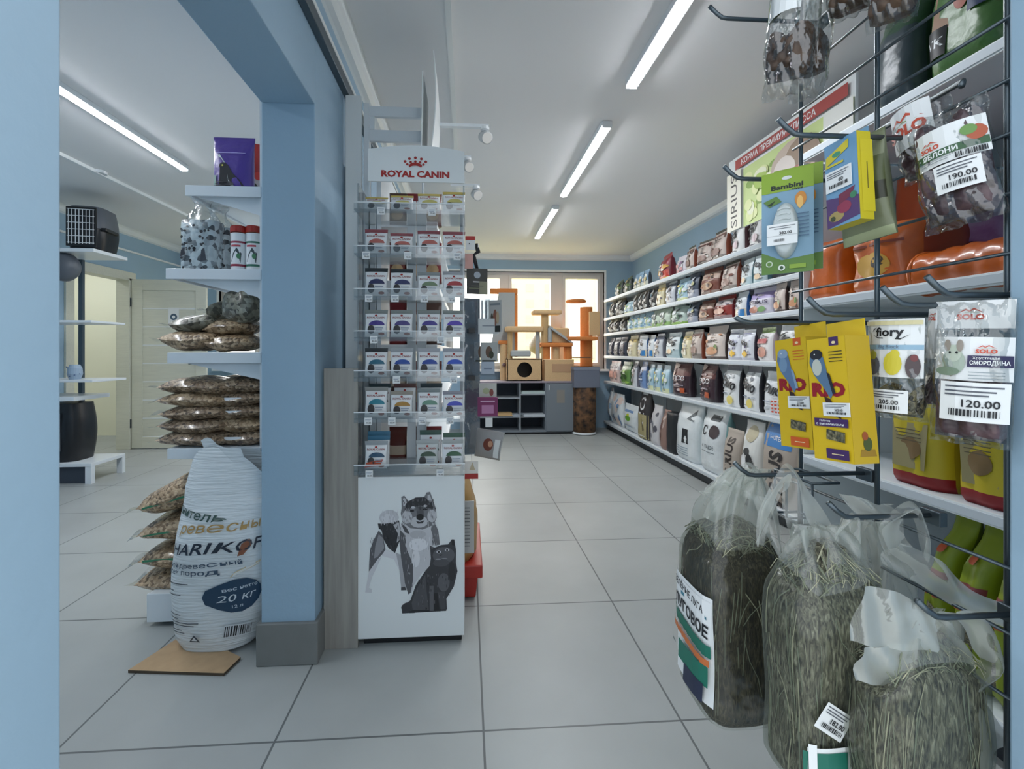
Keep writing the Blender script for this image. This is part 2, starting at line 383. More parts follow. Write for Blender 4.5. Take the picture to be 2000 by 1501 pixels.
# windows
def window(name, x0, x1, z0, z1, mull, ypos=YB):
    b = MB(); t = .05; d0, d1 = ypos + .05, ypos + .12
    b.box(x0, x1, d0, d1, z0, z0 + t, 'white_frame'); b.box(x0, x1, d0, d1, z1 - t, z1, 'white_frame')
    b.box(x0, x0 + t, d0, d1, z0 + t, z1 - t, 'white_frame'); b.box(x1 - t, x1, d0, d1, z0 + t, z1 - t, 'white_frame')
    for m0, m1 in mull: b.box(m0, m1, d0, d1, z0 + t, z1 - t, 'white_frame')
    for xs in (x0 + t, x1 - t): pass
    # sashes
    ed = [x0 + t] + [v for mm in mull for v in mm] + [x1 - t]
    for i in range(0, len(ed), 2):
        a, c_ = ed[i], ed[i + 1]; s_ = .045
        b.box(a, a + s_, d0 - .02, d1, z0 + t, z1 - t, 'white_frame'); b.box(c_ - s_, c_, d0 - .02, d1, z0 + t, z1 - t, 'white_frame')
        b.box(a + s_, c_ - s_, d0 - .02, d1, z0 + t, z0 + t + s_, 'white_frame'); b.box(a + s_, c_ - s_, d0 - .02, d1, z1 - t - s_, z1 - t, 'white_frame')
    # reveal boards
    b.box(x0 - .03, x0, ypos - .012, ypos + .06, z0, z1 + .03, 'white_trim'); b.box(x1, x1 + .03, ypos - .012, ypos + .06, z0, z1 + .03, 'white_trim')
    b.box(x0, x1, ypos - .012, ypos + .06, z1, z1 + .03, 'white_trim'); b.box(x0 - .04, x1 + .04, ypos - .12, ypos + .06, z0 - .03, z0, 'white_trim')
    o = struct(name, b)
    g = MB().poly([(x0 + t, ypos + .09, z0 + t), (x1 - t, ypos + .09, z0 + t), (x1 - t, ypos + .09, z1 - t), (x0 + t, ypos + .09, z1 - t)], 'window_glass').build('pane', o)
    return o
X_ = lambda px: Wy(px, 600, YB + .08).x
window('window_1', wx0, wx1, wz0, wz1, [(X_(981), X_(993)), (X_(1080), X_(1097))])
window('window_2', lx0, lx1, lz0, lz1, [(-3.0, -2.94)])
# outside: field, snow and pale blocks of flats
struct('ground_outside', MB().poly([(-90, 7.2, -.6), (90, 7.2, -.6), (90, 160, -.6), (-90, 160, -.6)], 'field'))
def block(x, y, w_, h_, label):
    b = thing('apartment_building', label, 'building', (x, y, -.6)); MB().box(-w_ / 2, w_ / 2, 0, 12, 0, h_, 'far_block').build('wall', b)
    for c_ in range(int(w_ / 4)):
        m = MB()
        for r in range(int(h_ / 3.2)): m.box(-w_ / 2 + 1.2 + c_ * 4, -w_ / 2 + 2.8 + c_ * 4, -.1, .1, 1.2 + r * 3.2, 2.8 + r * 3.2, C((236, 226, 214)))
        m.build('window_column', b)
block(14, 95, 14, 44, 'pale tower block far outside, behind the middle pane of the window')
block(33, 100, 12, 20, 'lower pale block far outside, behind the right pane of the window')
t = thing('tree', 'small bare dark tree on the yellow field seen low in the window', 'tree', (9.2, 60, -.6))
MB().tube([(0, 0, 0), (0, 0, 2)], .15, C((80, 66, 56)), 6).build('trunk', t); MB().lathe([(.1, 1.2), (1, 1.8), (1.1, 2.6), (.5, 3.6), (.05, 4.2)], C((96, 86, 70)), 10).build('crown', t, smooth=True)

# ---------------------------------------------------------------- ceiling lamps
def batten(x, y0, y1, label, group='LED battens on the ceilings'):
    t = thing('ceiling_lamp', label, 'lamp', (x, (y0 + y1) / 2, ZC), 0, group); L = (y1 - y0) / 2
    MB().box(-.036, .036, -L, L, -.030, 0, 'white_plastic').box(-.03, .03, -L - .012, -L, -.042, 0, 'white_plastic').box(-.03, .03, L, L + .012, -.042, 0, 'white_plastic').build('housing', t, bevel=.003)
    def f(u, v):
        a = R(180 + 180 * u); return (.028 * math.cos(a), -L + 2 * L * v, -.029 + .010 * math.sin(a))
    MB().grid(f, 10, 1, 'tube_glow').build('diffuser', t, smooth=True); return t
XT = 1.42 * ((1095 - PX0) / FPX * CY + SY) / ((PY0 - 385) / FPX)
def yl(py, X=XT):  # distance at which a ceiling point sits at image row py
    return (ZC - .05 - CAMH) / ((PY0 - py) / FPX) * 1.0
batten(XT, yl(-90), yl(165), 'long glowing LED batten nearest the camera on the main ceiling')
batten(XT, yl(245), yl(383), 'middle glowing LED batten of the row on the main ceiling')
batten(XT, yl(408), yl(466), 'farthest glowing LED batten, close to the window wall')
xl = 1.38 / ((PY0 - 350) / FPX) * ((385 - PX0) / FPX * CY + SY)
batten(xl, yl(350) - 1.5, yl(350), 'glowing LED batten on the ceiling of the left room')
# ceiling lamps out of view; the left room's pair is added to brighten it
batten(-1.72, 4.3, 5.5, 'LED batten of the left room hidden behind the blue pier')
batten(xl, .9, 2.1, 'LED batten of the left room hidden by the door jamb')
batten(-5.0, 4.9, 6.0, 'LED batten in the small store room behind the doorway')
# ceiling rose of the cable run
t = tag(MB().lathe([(.05, -.02), (.05, 0)], 'white_plastic', 16).build('junction_box', loc=P(293, 418, 5.0) * 1), 'small round junction box on the ceiling of the left room', 'junction box')
t.location = (-2.9, 3.84, ZC)
t = tag(MB().lathe([(.035, -.03), (.045, 0)], 'white_plastic', 16).build('smoke_detector', loc=(-.07, 1.70, ZC)), 'small white detector at the top edge beside the ceiling trunking', 'detector')

# ---------------------------------------------------------------- wooden door leaf, opened
b0 = Wx(263, 878, XL + .03)
dr = thing('door_1', 'pale wooden panelled door leaf standing open beside the doorway', 'door', (XL + .03, 5.68, 0), R(0)); dr['kind'] = 'structure'; del dr['label']; del dr['category']
dw = .84; b = MB(); st = .12
b.box(0, st, -.02, .02, .01, 1.99, 'door_wood').box(dw - st, dw, -.02, .02, .01, 1.99, 'door_wood').box(st, dw - st, -.02, .02, 1.86, 1.99, 'door_wood').box(st, dw - st, -.02, .02, .01, .14, 'door_wood')
n = 8
for i in range(n):
    z0 = .14 + i * 1.72 / n; b.box(st, dw - st, -.012, .012, z0 + .01, z0 + 1.72 / n - .004, 'door_wood'); b.box(st, dw - st, -.0135, .0135, z0 - .004, z0 + .01, 'white_trim')
b.build('leaf', dr, bevel=.002)
MB().tube([(dw - .05, -.02, 1.0), (dw - .05, -.06, 1.0), (dw - .17, -.065, 1.0)], .009, 'grey_metal').lathe([(.025, 0), (.025, .008)], 'grey_metal', 14, T=Matrix.Translation((dw - .05, -.02, 1.0)) @ Matrix.Rotation(R(90), 4, 'X')).build('handle', dr, smooth=True)
for z in (.3, 1.72): MB().tube([(-.005, -.025, z - .05), (-.005, -.025, z + .05)], .008, 'dark_metal').build('hinge', dr)
F = lambda x, y, o: (x, -.0135 - o, y)
nt_ = MB(); nt_.decal(F, [('r', .41, 1.47, .53, 1.66, WHITE), ('e', .47, 1.55, .04, .04, C((70, 96, 120))), ('e', .47, 1.55, .018, .018, WHITE), ('r', .44, 1.485, .5, 1.495, C((110, 130, 150)), 1)])
o = nt_.build('notice', None); o.location = dr.location; tag(o, 'small white notice with round blue sign on the open wooden door', 'notice')
# ================================================================ LEFT ROOM
YS = 2.02
def zat(py, Y=YS, px=420): return Wy(px, py, Y).z
xu = Wy(511, 500, YS).x
un = thing('shelving_unit', 'white metal shelving with perforated upright behind the blue pier', 'shelving', (xu, YS, 0))
L_ = 1.25
for y in (0, L_):
    b = MB(); b.box(-.008, .022, y, y + .04, 0, 2.3, 'white_metal')
    for k in range(60): b.box(-.0088, -.0075, y + .014, y + .026, .2 + k * .034, .212 + k * .034, 'dark_metal'); b.box(.004, .01, y - .0008, y, .2 + k * .034, .212 + k * .034, 'dark_metal')
    b.build('upright', un)
MB().box(.0, .012, .04, L_, .13, 2.25, 'white_metal').build('back_panel', un)
levels = []
for i, (pl, pt) in enumerate(((365, 363), (327, 525), (330, 688), (330, 874))):
    z = zat(pt); d = xu - Wy(pl, pt, YS).x; levels.append((z, d))
    s = MB()
    s.box(-d + .01, 0, .001, L_ - .01, z - .032, z - .002, 'white_metal').box(-d - .004, -d + .01, .001, L_, z - .042, z, 'white_metal').box(-d - .004, -.001, -.006, .001, z - .045, z, 'white_metal')
    o = s.build('shelf', un, bevel=.002)
    for y in (0.02, L_): br = MB(); br.add([(0, y, z - .03), (0, y, z - .12), (-d * .85, y, z - .045), (-d * .85, y, z - .03), (0, y + .004, z - .03), (0, y + .004, z - .12), (-d * .85, y + .004, z - .045), (-d * .85, y + .004, z - .03)], [(0, 1, 2, 3), (7, 6, 5, 4), (0, 4, 5, 1), (1, 5, 6, 2), (2, 6, 7, 3), (3, 7, 4, 0)], 'white_metal'); br.build('bracket', o)
dz = .135; dd = xu - Wy(291, 1140, YS).x
MB().box(-dd, 0, .001, L_, .1, dz, 'white_metal').box(-dd, -dd + .02, .002, L_, .02, .1, 'white_metal').box(-dd - .002, 0, -.012, .001, .02, dz + .003, 'white_metal').box(-dd + .04, -.04, .02, L_ - .02, 0, .03, 'dark_metal').build('base_deck', un, bevel=.002)

def pillow(w, l, h, m, seed=0, fringe=.03, fm='clear_film', n=16, flip=0):
    """bag lying flat, long side along x, sealed edge at -x"""
    rr = random.Random(seed); ph = [rr.uniform(0, 6.3) for _ in range(6)]
    def f(sg):
        def g(u, v):
            x, y = 2 * u - 1, 2 * v - 1
            e = max(0, 1 - abs(x) ** 2.6) ** .55 * max(0, 1 - abs(y) ** 2.8) ** .5
            z = sg * h / 2 * e * (1 + .13 * math.sin(4 * x + ph[0]) * math.sin(3 * y + ph[1])) + .05 * h * math.sin(3 * x + ph[2])
            return (x * l / 2 * (1 - .06 * y * y), y * w / 2 * (1 - .05 * x * x + .02 * math.sin(5 * x + ph[3])), z + h / 2)
        return g
    b = MB(); b.grid(f(1), n, n, m).grid(lambda u, v: f(-1)(1 - u, v), n, n, m)
    fb = MB()
    def fr(u, v): p = f(1)(0, v); return (p[0] - fringe * u, p[1] * (1 + .1 * u), p[2] + .01 * u * math.sin(9 * v + ph[4]))
    fb.grid(fr, 2, 10, fm)
    return b, fb
def sack(w, l, h, m, seed, loc, rz, label, group, rot=None, tagm=False, name='pellet_bag', cat='bag'):
    b, fb = pillow(w, l, h, m, seed); t = thing(name, label, cat, loc, rz, group, rot=rot)
    b.build('filled_body', t, smooth=True); fb.build('sealed_edge', t, smooth=True)
    if tagm: MB().box(-.04, .03, -w * .49, -w * .485, h * .45, h * .62, WHITE).build('price_label', t)
    return t
# five layers of two bags
z4 = levels[3][0]
h_ = (zat(738) - zat(868)) / 5
nm = ['bottom', 'second from bottom', 'middle', 'second from top', 'top']
for r in range(5):
    m = 'pellets_brown' if r % 2 == 0 else 'pellets_tan'
    sack(.26, .30, h_ * 1.35, 'pellets_brown' if r != 3 else 'pellets_tan', r, (xu - .30 + .006 * (r % 3), YS + .13, z4 + h_ * r - .008), 0, 'clear bag of brown pellets, %s layer of the five-layer pile, aisle side' % nm[r], 'pellet bags in the five-layer pile')
    sack(.26, .26, h_ * 1.38, 'pellets_brown' if r != 1 else 'pellets_tan', 20 + r, (xu - .125, YS + .15, z4 + h_ * r - .008), R(0), 'clear bag of brown pellets, %s layer of the pile, pier side' % nm[r], 'pellet bags in the five-layer pile', tagm=(r in (0, 2, 3)))
    sack(.26, .36, h_ * 1.2, 'pellets_brown', 40 + r, (xu - .22, YS + .43, z4 + h_ * r), 0, 'clear pellet bag behind the five-layer pile, %s layer' % nm[r], 'pellet bags behind the five-layer pile')
# loose heap of six on the shelf above
z3 = levels[2][0]
hp = [(440, 592, .19, .2, .09, 0, 0), ]
S = lambda px, py, Y=YS: Wy(px, py, Y)
def heap(px, py, dy, w, l, h, rz, m, seed, label, tilt=0):
    p = S(px, py, YS + dy); sack(w, l, h, m, seed, (p.x, p.y, p.z), rz, label, 'chip bags heaped on the middle shelf', rot=(0, tilt, rz))
heap(388, 683, .12, .22, .24, .085, 0, 'pellets_tan', 61, 'flat bag of wood chips low in the heap, overhanging the shelf edge')
heap(463, 686, .12, .22, .21, .075, 0, 'pellets_tan', 62, 'flat bag of wood chips low in the heap, against the pier')
heap(392, 650, .14, .2, .19, .08, R(8), 'wood_chips', 63, 'bag of wood chips with pale edge, second layer toward the aisle', R(-6))
heap(463, 656, .14, .2, .2, .075, R(-6), 'pellets_tan', 64, 'bag of wood chips, second layer of the heap beside the pier', R(-8))
heap(436, 640, .2, .18, .15, .12, R(20), 'wood_chips', 65, 'rounded dark bag of wood chips on top of the heap', R(10))
heap(487, 632, .1, .16, .12, .15, R(60), 'wood_chips', 66, 'upright bulging bag of wood chips against the shelving upright', R(-25))
heap(470, 625, .35, .14, .2, .1, R(30), C((80, 84, 92)), 67, 'dark glossy pouch peeking from behind the heap of chip bags', R(-50))
# four small bags on the base
nm4 = ['lowest', 'second from the floor', 'third from the floor', 'topmost']
for r in range(4):
    w_ = (.27, .30, .33, .34)[r]; pz = (1137, 1093, 1041, 983)[r]; p = S((318, 330, 338, 340)[r], pz, YS + .16)
    t = sack(.27, w_, (.095, .10, .115, .135)[r], 'pellets_tan', 80 + r, (p.x + .09, p.y, p.z - (.0, 0, 0, 0)[r]), 0, 'clear bag of tan pellets, %s, in the low stack behind the sack' % nm4[r], 'pellet bags stacked on the base deck', rot=(0, R((0, -3, -8, -16)[r]), 0))
    if r in (1, 2, 3): MB().box(-w_ * .38, w_ * .3, -.132, -.128, .055, .063, C((60, 130, 96))).build('green_strip', t)

# ---- upright pouch shared by many goods
def pouch_fn(w, d, h, seed=0, flare=0, seal=.08, kind='gusset'):
    rr = random.Random(seed); ph = [rr.uniform(0, 6.3) for _ in range(8)]
    if kind == 'gusset': prof = [(0, .72), (.04, .95), (.15, 1), (.5, .98), (.72, .72), (.9 - seal * .3, .22), (1 - seal, .08), (1, .05)]
    elif kind == 'flat': prof = [(0, .1), (.06, .35), (.3, .95), (.6, .9), (.85, .4), (1 - seal, .1), (1, .05)]
    else: prof = [(0, .85), (.05, 1), (.8, 1), (.93, .9), (1, .8)]
    wid = lambda v: (1 + flare * v - .05 * math.sin(math.pi * v)) if kind != 'pinch' else 1
    def dep(v):
        v = min(max(v, 0), 1)
        for (a, x), (b_, y) in zip(prof, prof[1:]):
            if v <= b_: t = (v - a) / (b_ - a); t = t * t * (3 - 2 * t); return x + (y - x) * t
        return prof[-1][1]
    def F(x, y, off):
        u = max(-1, min(1, 2 * x / w)); v = y / h; D = d / 2 * dep(v) * (1 + .07 * math.sin(7 * u + ph[0] + 5 * v) * math.sin(6 * v + ph[1]))
        return (x * wid(v), -D * max(0, 1 - abs(u) ** 5) ** .45 - off, y)
    us = [-1, -.96, -.86, -.62, -.3, 0, .3, .62, .86, .96, 1]
    return F, us
def pouch(w, d, h, front, side, bands=(), items=(), seed=0, kind='gusset', name='bag_body', parent=None, flare=0, nv=12, seal=.08):
    F, us = pouch_fn(w, d, h, seed, flare, seal, kind); b = MB(); n = len(us)
    vs = []; fs = []; ms = []
    for j in range(nv + 1):
        v = j / nv
        for u in us: vs.append(F(u * w / 2, v * h, 0))
        for u in us[-2:0:-1]: q = F(u * w / 2, v * h, 0); vs.append((q[0], -q[1], q[2]))
    k = 2 * n - 2
    fm, sm = front, side
    for j in range(nv):
        vc = (j + .5) / nv
        m_ = fm
        for (a, c_, mm) in bands:
            if a <= vc < c_: m_ = mm
        for i in range(k):
            isfront = 1 <= i <= n - 3; i2 = (i + 1) % k
            b.add([], [], m_); b.f.append((j * k + i, j * k + i2, (j + 1) * k + i2, (j + 1) * k + i)); b.m.append(b.mi(m_ if isfront else sm))
    b.v = vs; b.f.append(tuple(range(k - 1, -1, -1))); b.m.append(b.mi(sm)); b.f.append(tuple(nv * k + i for i in range(k))); b.m.append(b.mi(sm))
    b.decal(F, items, base=.0025, step=.0004)
    return b, F
def cloud(cx, cy, rx, ry, cols, n, seed):
    rr = random.Random(seed); return [('e', cx + rr.uniform(-rx, rx), cy + rr.uniform(-ry, ry), rx * rr.uniform(.15, .5), ry * rr.uniform(.15, .45), C(cols[rr.randrange(len(cols))])) for _ in range(n)]

# top shelf: purple pouch, red-peaked bag
z1 = levels[0][0]; z2 = levels[1][0]
p = S(458, 360, YS + .1); hh = zat(268, YS + .1) - z1
w_ = .17
b, F = pouch(w_, .07, hh, C((84, 62, 150), .3, True), C((70, 50, 130), .3, True), [(0, .1, C((44, 40, 60), .3, True))],
    [('p', [(-.08, .02), (-.083, .15), (-.05, .165), (-.02, .12), (-.01, .05), (.02, .02)], C((178, 190, 190))), ('p', [(-.05, .01), (-.045, .1), (-.03, .125), (-.01, .115), (.01, .08), (.04, .05), (.06, .02), (.05, .005)], C((34, 34, 40))), ('e', -.03, .11, .018, .016, C((30, 30, 36))),
     ('r', -.075, .02, -.06, .07, C((120, 150, 140))), ('r', -.06, .17, .06, .173, C((190, 180, 230)), 3), ('e', -.033, .113, .004, .004, C((210, 200, 90)))] + cloud(-.02, .03, .05, .012, [(60, 60, 66), (110, 110, 120), (30, 30, 34)], 8, 5), seed=3, flare=.06)
t = thing('litter_pouch', 'glossy purple pouch with black animal picture, left end of the top shelf', 'pouch', (p.x, p.y, z1)); b.build('pouch_body', t, smooth=True)
b, F = pouch(.13, .06, hh * 1.12, C((188, 62, 58), .3), C((170, 50, 48)), [(.0, .45, C((226, 224, 220)))], [('e', .0, .06, .03, .03, C((60, 70, 60))), ('e', .03, .12, .02, .02, C((230, 80, 70)))], seed=9, kind='flat')
p = S(492, 360, YS + .22); t = thing('treat_pouch', 'white and red pouch with pointed top behind the purple pouch', 'pouch', (p.x, p.y, z1), R(20)); b.build('pouch_body', t, smooth=True)
# second shelf: dotted clear bags and two tubs
for i, (px, lab, sd) in enumerate(((397, 'clear knotted bag with black dots nearest the aisle on the second shelf', 1), (427, 'clear knotted bag with black dots beside the red-lidded tubs', 2))):
    p = S(px, 520, YS + .12 + .08 * i); hb = (zat(435, YS + .12) - z2) * (1 if i == 0 else .95)
    t = thing('granule_bag', lab, 'bag', (p.x, p.y, z2), 0, 'dotted bags on the second shelf')
    rr = random.Random(sd)
    it = [('e', rr.uniform(-.06, .06), rr.uniform(.01, hb * .9), rr.uniform(.003, .008), rr.uniform(.003, .008), C((36, 38, 44))) for _ in range(26)] + [('p', [(-.06, .06), (-.035, .07), (-.04, .1), (-.058, .09)], C((40, 42, 50))), ('p', [(.03, .04), (.055, .045), (.05, .1), (.035, .09)], C((60, 64, 74)))]
    b, F = pouch(.16, .13, hb, 'speckle', 'speckle', [], it, seed=sd, kind='box'); b.build('granule_fill', t, smooth=True)
    f = MB(); rs = [(.075, hb * .95), (.06, hb * 1.1), (.035, hb * 1.25), (.03, hb * 1.35), (.055, hb * 1.5)]
    def g(u, v, rs=rs):
        k = v * (len(rs) - 1); i0 = min(int(k), len(rs) - 2); q = k - i0; r0 = rs[i0][0] * (1 - q) + rs[i0 + 1][0] * q; z0 = rs[i0][1] * (1 - q) + rs[i0 + 1][1] * q
        a = 2 * math.pi * u; r0 *= 1 + .12 * math.sin(5 * a + v * 3); return (r0 * math.cos(a) * .95, r0 * math.sin(a) * .75, z0)
    f.grid(g, 24, 10, 'crinkled_film', closed_u=True).build('gathered_top', t, smooth=True)
for i, (px, col, lab) in enumerate(((467, (150, 50, 70), 'white tub with red lid and red stripes, left of the pair'), (497, (50, 110, 90), 'white tub with red lid and green stripe, right of the pair'))):
    p = S(px, 520, YS + .1); r_ = .033; hc = zat(442, YS + .1) - z2
    t = thing('tub', lab, 'tub', (p.x, p.y, z2), 0, 'red-lidded tubs on the second shelf')
    b = MB().lathe([(r_, 0), (r_, .008)], 'white_plastic').lathe([(r_ * 1.0, .008), (r_ * 1.0, hc * .84)], 'white_plastic', 24)
    Fc = lambda x, y, o: ((r_ + o) * math.sin(x / r_), -(r_ + o) * math.cos(x / r_), y)
    b.decal(Fc, [('r', -.1, hc * .12, .1, hc * .17, C(col), 16), ('r', -.1, hc * .62, .1, hc * .66, C(col), 16)] + [('p', [(-.02, hc * .22), (.02, hc * .2), (.024, hc * .4), (.004, hc * .52), (-.01, hc * .4)], C((60, 74, 80))), ('r', -.02, hc * .54, .02, hc * .58, C((190, 80, 90))), ('e', .012, hc * .34, .008, .012, C((70, 130, 90)))])
    b.build('tub_body', t, smooth=False); MB().lathe([(r_ * 1.06, hc * .86), (r_ * 1.06, hc * .98), (r_ * .96, hc)], 'red_plastic', 24).build('lid', t)

# ---- big white sack on cardboard
cb = [Wy(253, 1312, 1.66), Wy(440, 1320, 1.65)]
fl = lambda px, py: P(px, py, CAMH * FPX / (py - PY0))
q = [fl(250, 1314), fl(437, 1320), fl(470, 1288), fl(345, 1240)]
q[3] = q[0] + (q[2] - q[1]) * 1.0 + Vector((.06, .14, 0))
b = MB(); cx = sum((v for v in q), Vector()) / 4
b.add([(v.x, v.y, 0.001) for v in q] + [(v.x, v.y, .011) for v in q], [(3, 2, 1, 0), (4, 5, 6, 7)], 'cardboard'); b.add([(v.x, v.y, 0.001) for v in q] + [(v.x, v.y, .011) for v in q], [(0, 1, 5, 4), (1, 2, 6, 5), (2, 3, 7, 6), (3, 0, 4, 7)], 'cardboard_edge')
tag(b.build('cardboard_sheet'), 'flat brown cardboard sheet on the tiles under the white sack', 'cardboard')
ctr = fl(414, 1272); ctr = Vector((ctr.x, ctr.y + .09, .012)); Hs = .70
t = thing('litter_sack', 'big white woven sack of wood litter with blue 20 badge, slumped by the pier', 'sack', ctr, R(4))
mat('woven_white', (222, 228, 230), .42, bump=.7, bscale=30, stretch=(.25, .25, 4), spec=.5)
def sk(u, v):
    # u around 0..1 (front centre at u=.5), v height
    a = 2 * math.pi * (u - .5) ; wd = .188 * (.84 + .22 * math.sin(math.pi * min(v / .42, 1) * .5) if v < .42 else 1.06 - .26 * ((v - .42) / .58) ** 1.3)
    if v < .05: wd *= .86 + .14 * v / .05
    dp = .13 * (.85 + .15 * math.sin(math.pi * v)) if v < .6 else .13 * (1 - .72 * ((v - .6) / .4))
    s_, c_ = math.sin(a), -math.cos(a)
    x = wd * math.copysign(abs(s_) ** .75, s_); y = dp * math.copysign(abs(c_) ** .75, c_)
    z = Hs * v; lean = .03 * v * v
    if v > .82: z += .05 * math.cos(2 * a + .5) * (v - .82) / .18 - .03 * (x / .18)
    wr = .005 * math.sin(30 * z + 3 * x / .1) + .010 * math.sin(9 * a + 8 * v) * max(0, v - .55)
    return (x + lean + .02 * math.sin(3 * v), y * (1 + wr * 6), z)
def skF(x, y, o):
    # x metres from the centre line, y metres up
    v = y / Hs; u = .5 + x / .80; p = Vector(sk(u, v)); return (p.x, p.y - o - .003, p.z)
b = MB(); b.grid(sk, 40, 40, 'woven_white', closed_u=True)
b.v.append((0.02, 0, 0)); 
BL = C((34, 66, 92)); GR = C((70, 80, 90))
its = [('t', 'лнитель', -.075, .515, .032, C((60, 84, 78)), {'rot': -12}), ('t', 'ревесный', .01, .47, .036, C((176, 142, 84)), {'rot': 4, 'sh': .2, 'b': .004}),
       ('t', 'HARIKOFF', -.0, .40, .042, C((36, 46, 62)), {'rot': 4, 'sh': .3, 'sx': .95}), ('p', [(.035, .365), (.05, .37), (.07, .40), (.065, .425), (.045, .41)], C((140, 84, 56))),
       ('t', 'сной древесный', -.05, .335, .018, C((64, 84, 104)), {'rot': 4}), ('t', 'всех пород', -.07, .305, .02, C((64, 84, 104)), {'rot': 2}),
       ('p', [(.02, .285), (.09, .325), (.1, .34), (.03, .305)], C((208, 190, 150))), ('p', [(.025, .288), (.09, .328), (.093, .334), (.028, .3)], C((226, 226, 220))),
       ('e', .045, .215, .062, .064, BL), ('t', 'вес нетто', .05, .245, .013, C((200, 214, 222)), {'rot': 8}), ('t', '20 кг', .045, .212, .028, C((214, 224, 230)), {'rot': 6, 'sh': .2, 'b': .0}), ('t', '12 л', .045, .178, .012, C((190, 205, 215)), {'rot': 6})]
for i, (y, x0, x1) in enumerate(((.265, -.125, -.05), (.24, -.13, -.1), (.225, -.13, -.07), (.15, -.13, -.07), (.135, -.13, -.08), (.12, -.13, -.02), (.11, -.13, -.03), (.09, -.12, -.07), (.08, -.12, -.06))): its.append(('r', x0, y, x1, y + .0035, GR, 4))
its += [('r', .02, .055, .1, .105, C((214, 220, 224)), 4), ('bar', .022, .06, .098, .1), ('p', [(-.045, .05), (-.015, .05), (-.03, .078)], GR), ('p', [(-.038, .055), (-.022, .055), (-.03, .069)], 'woven_white')]
b.decal(skF, its, base=.001, step=.0004)
b.build('sack_body', t, smooth=True)
b = MB()
def ft(u, v): x = -.06 + .1 * u; p = skF(x, Hs * .97, 0); return (p[0] - .02 * v, p[1] + .01 + .012 * math.sin(6 * u), p[2] + .055 * v + .01 * math.sin(8 * u))
b.grid(ft, 10, 4, 'woven_white').build('torn_top_flap', t, smooth=True)
bb, F = pouch(.2, .16, .2, C((60, 100, 70), .3), C((50, 90, 60), .3), [], [], seed=4, kind='flat')
p = S(487, 900, YS - .02); o = thing('hay_pack', 'green and white packet poking out behind the top of the white sack', 'packet', (p.x, YS + .15, .5), 0); bb.build('packet_body', o, smooth=True)

# ---- carriers on the shelving at the far left
YQ = 4.2
tip = Wy(178, 900, YQ).x
u2 = thing('shelving_unit', 'pale metal shelving at the far left edge holding pet carriers', 'shelving', (tip, YQ, 0))
for y in (0, .37): MB().box(-.40, -.365, y, y + .03, 0, 2.1, 'grey_metal').build('upright', u2)
for (py, ln, th) in ((484, .02, .03), (625, 0, .02), (742, .01, .02), (775, -.14, .035), (905, .0, .03)):
    z = Wy(150, py, YQ).z; MB().box(-.6, ln, -.0, .4, z - th, z, 'white_metal').build('shelf', u2, bevel=.003)
z = Wy(150, 905, YQ).z
for y in (0, .36): MB().box(-.05, .0, y, y + .04, 0, z - .03, 'white_metal').build('foot', u2)
MB().box(-.6, -.05, .03, .05, 0.0, z - .03, 'grey_board_dark').build('kick_plate', u2)
zc = Wy(150, 484, YQ).z; hc = Wy(150, 398, YQ).z - zc
cr = thing('pet_carrier', 'black and grey plastic pet carrier with white wire door, top left', 'pet carrier', (Wy(147, 484, YQ).x, YQ + .2, zc), R(10))
def shell(w_, d_, h_, m, m2):
    b = MB()
    def g(u, v):
        a = 2 * math.pi * u; s_, c_ = math.cos(a), math.sin(a); n_ = .55
        k = .86 + .14 * math.sin(math.pi * min(max(v, 0), 1)); return (w_ / 2 * k * math.copysign(abs(s_) ** n_, s_), d_ / 2 * k * math.copysign(abs(c_) ** n_, c_), h_ * v)
    b.grid(g, 28, 10, lambda u, v: m if v < .5 else m2, closed_u=True); b.poly([g(i / 28, 1) for i in range(28)], m2); return b
shell(.30, .36, hc, 'black_plastic', 'grey_plastic').build('shell', cr, smooth=True)
d = MB()
for i in range(8): d.tube([(-.09 + .026 * i, -.190, .04), (-.09 + .026 * i, -.190, hc - .04)], .003, 'white_plastic', 5)
for i in range(6): d.tube([(-.1, -.190, .05 + i * (hc - .09) / 5), (.1, -.190, .05 + i * (hc - .09) / 5)], .003, 'white_plastic', 5)
d.box(-.11, .11, -.186, -.17, .02, hc - .02, 'black_plastic').build('wire_door', cr)
MB().box(.13, .17, -.15, .05, hc * .45, hc * .52, 'black_plastic').build('latch', cr, bevel=.004)
zb = Wy(150, 625, YQ).z
p = Wy(118, 517, YQ); t = thing('bed_cushion', 'dark grey rounded plastic shape hanging under the pet carrier', 'pet bed', (p.x, YQ + .1, p.z)); T = Matrix.Translation((-.06, 0, .0)) @ Matrix.Rotation(R(90), 4, 'X')
MB().lathe([(.02, -.08), (.10, -.07), (.125, -.03), (.125, .03), (.10, .07), (.02, .08)], 'grey_plastic', 28, T=T).build('shell', t, smooth=True)
z0 = Wy(150, 905, YQ).z; z9 = Wy(150, 780, YQ).z - .045
t = thing('suitcase_carrier', 'tall black soft pet carrier standing on the low shelf at far left', 'pet carrier', (Wy(96, 900, YQ).x, YQ + .19, z0)); shell(.36, .32, z9 - z0, 'black_plastic', 'black_plastic').build('shell', t, smooth=True)
MB().tube([(-.06, -.16, .1), (-.06, -.165, z9 - z0 - .08)], .006, 'grey_plastic').tube([(.06, -.16, .1), (.06, -.165, z9 - z0 - .08)], .006, 'grey_plastic').build('strap', t)
zz = Wy(150, 742, YQ).z; p = Wy(128, 742, YQ)
t = thing('patterned_jar', 'small blue and white patterned jar on the far left shelf', 'jar', (p.x - .02, YQ + .12, zz)); b = MB().lathe([(.04, 0), (.055, .05), (.05, .1), (.035, .13)], C((150, 170, 190)), 18)
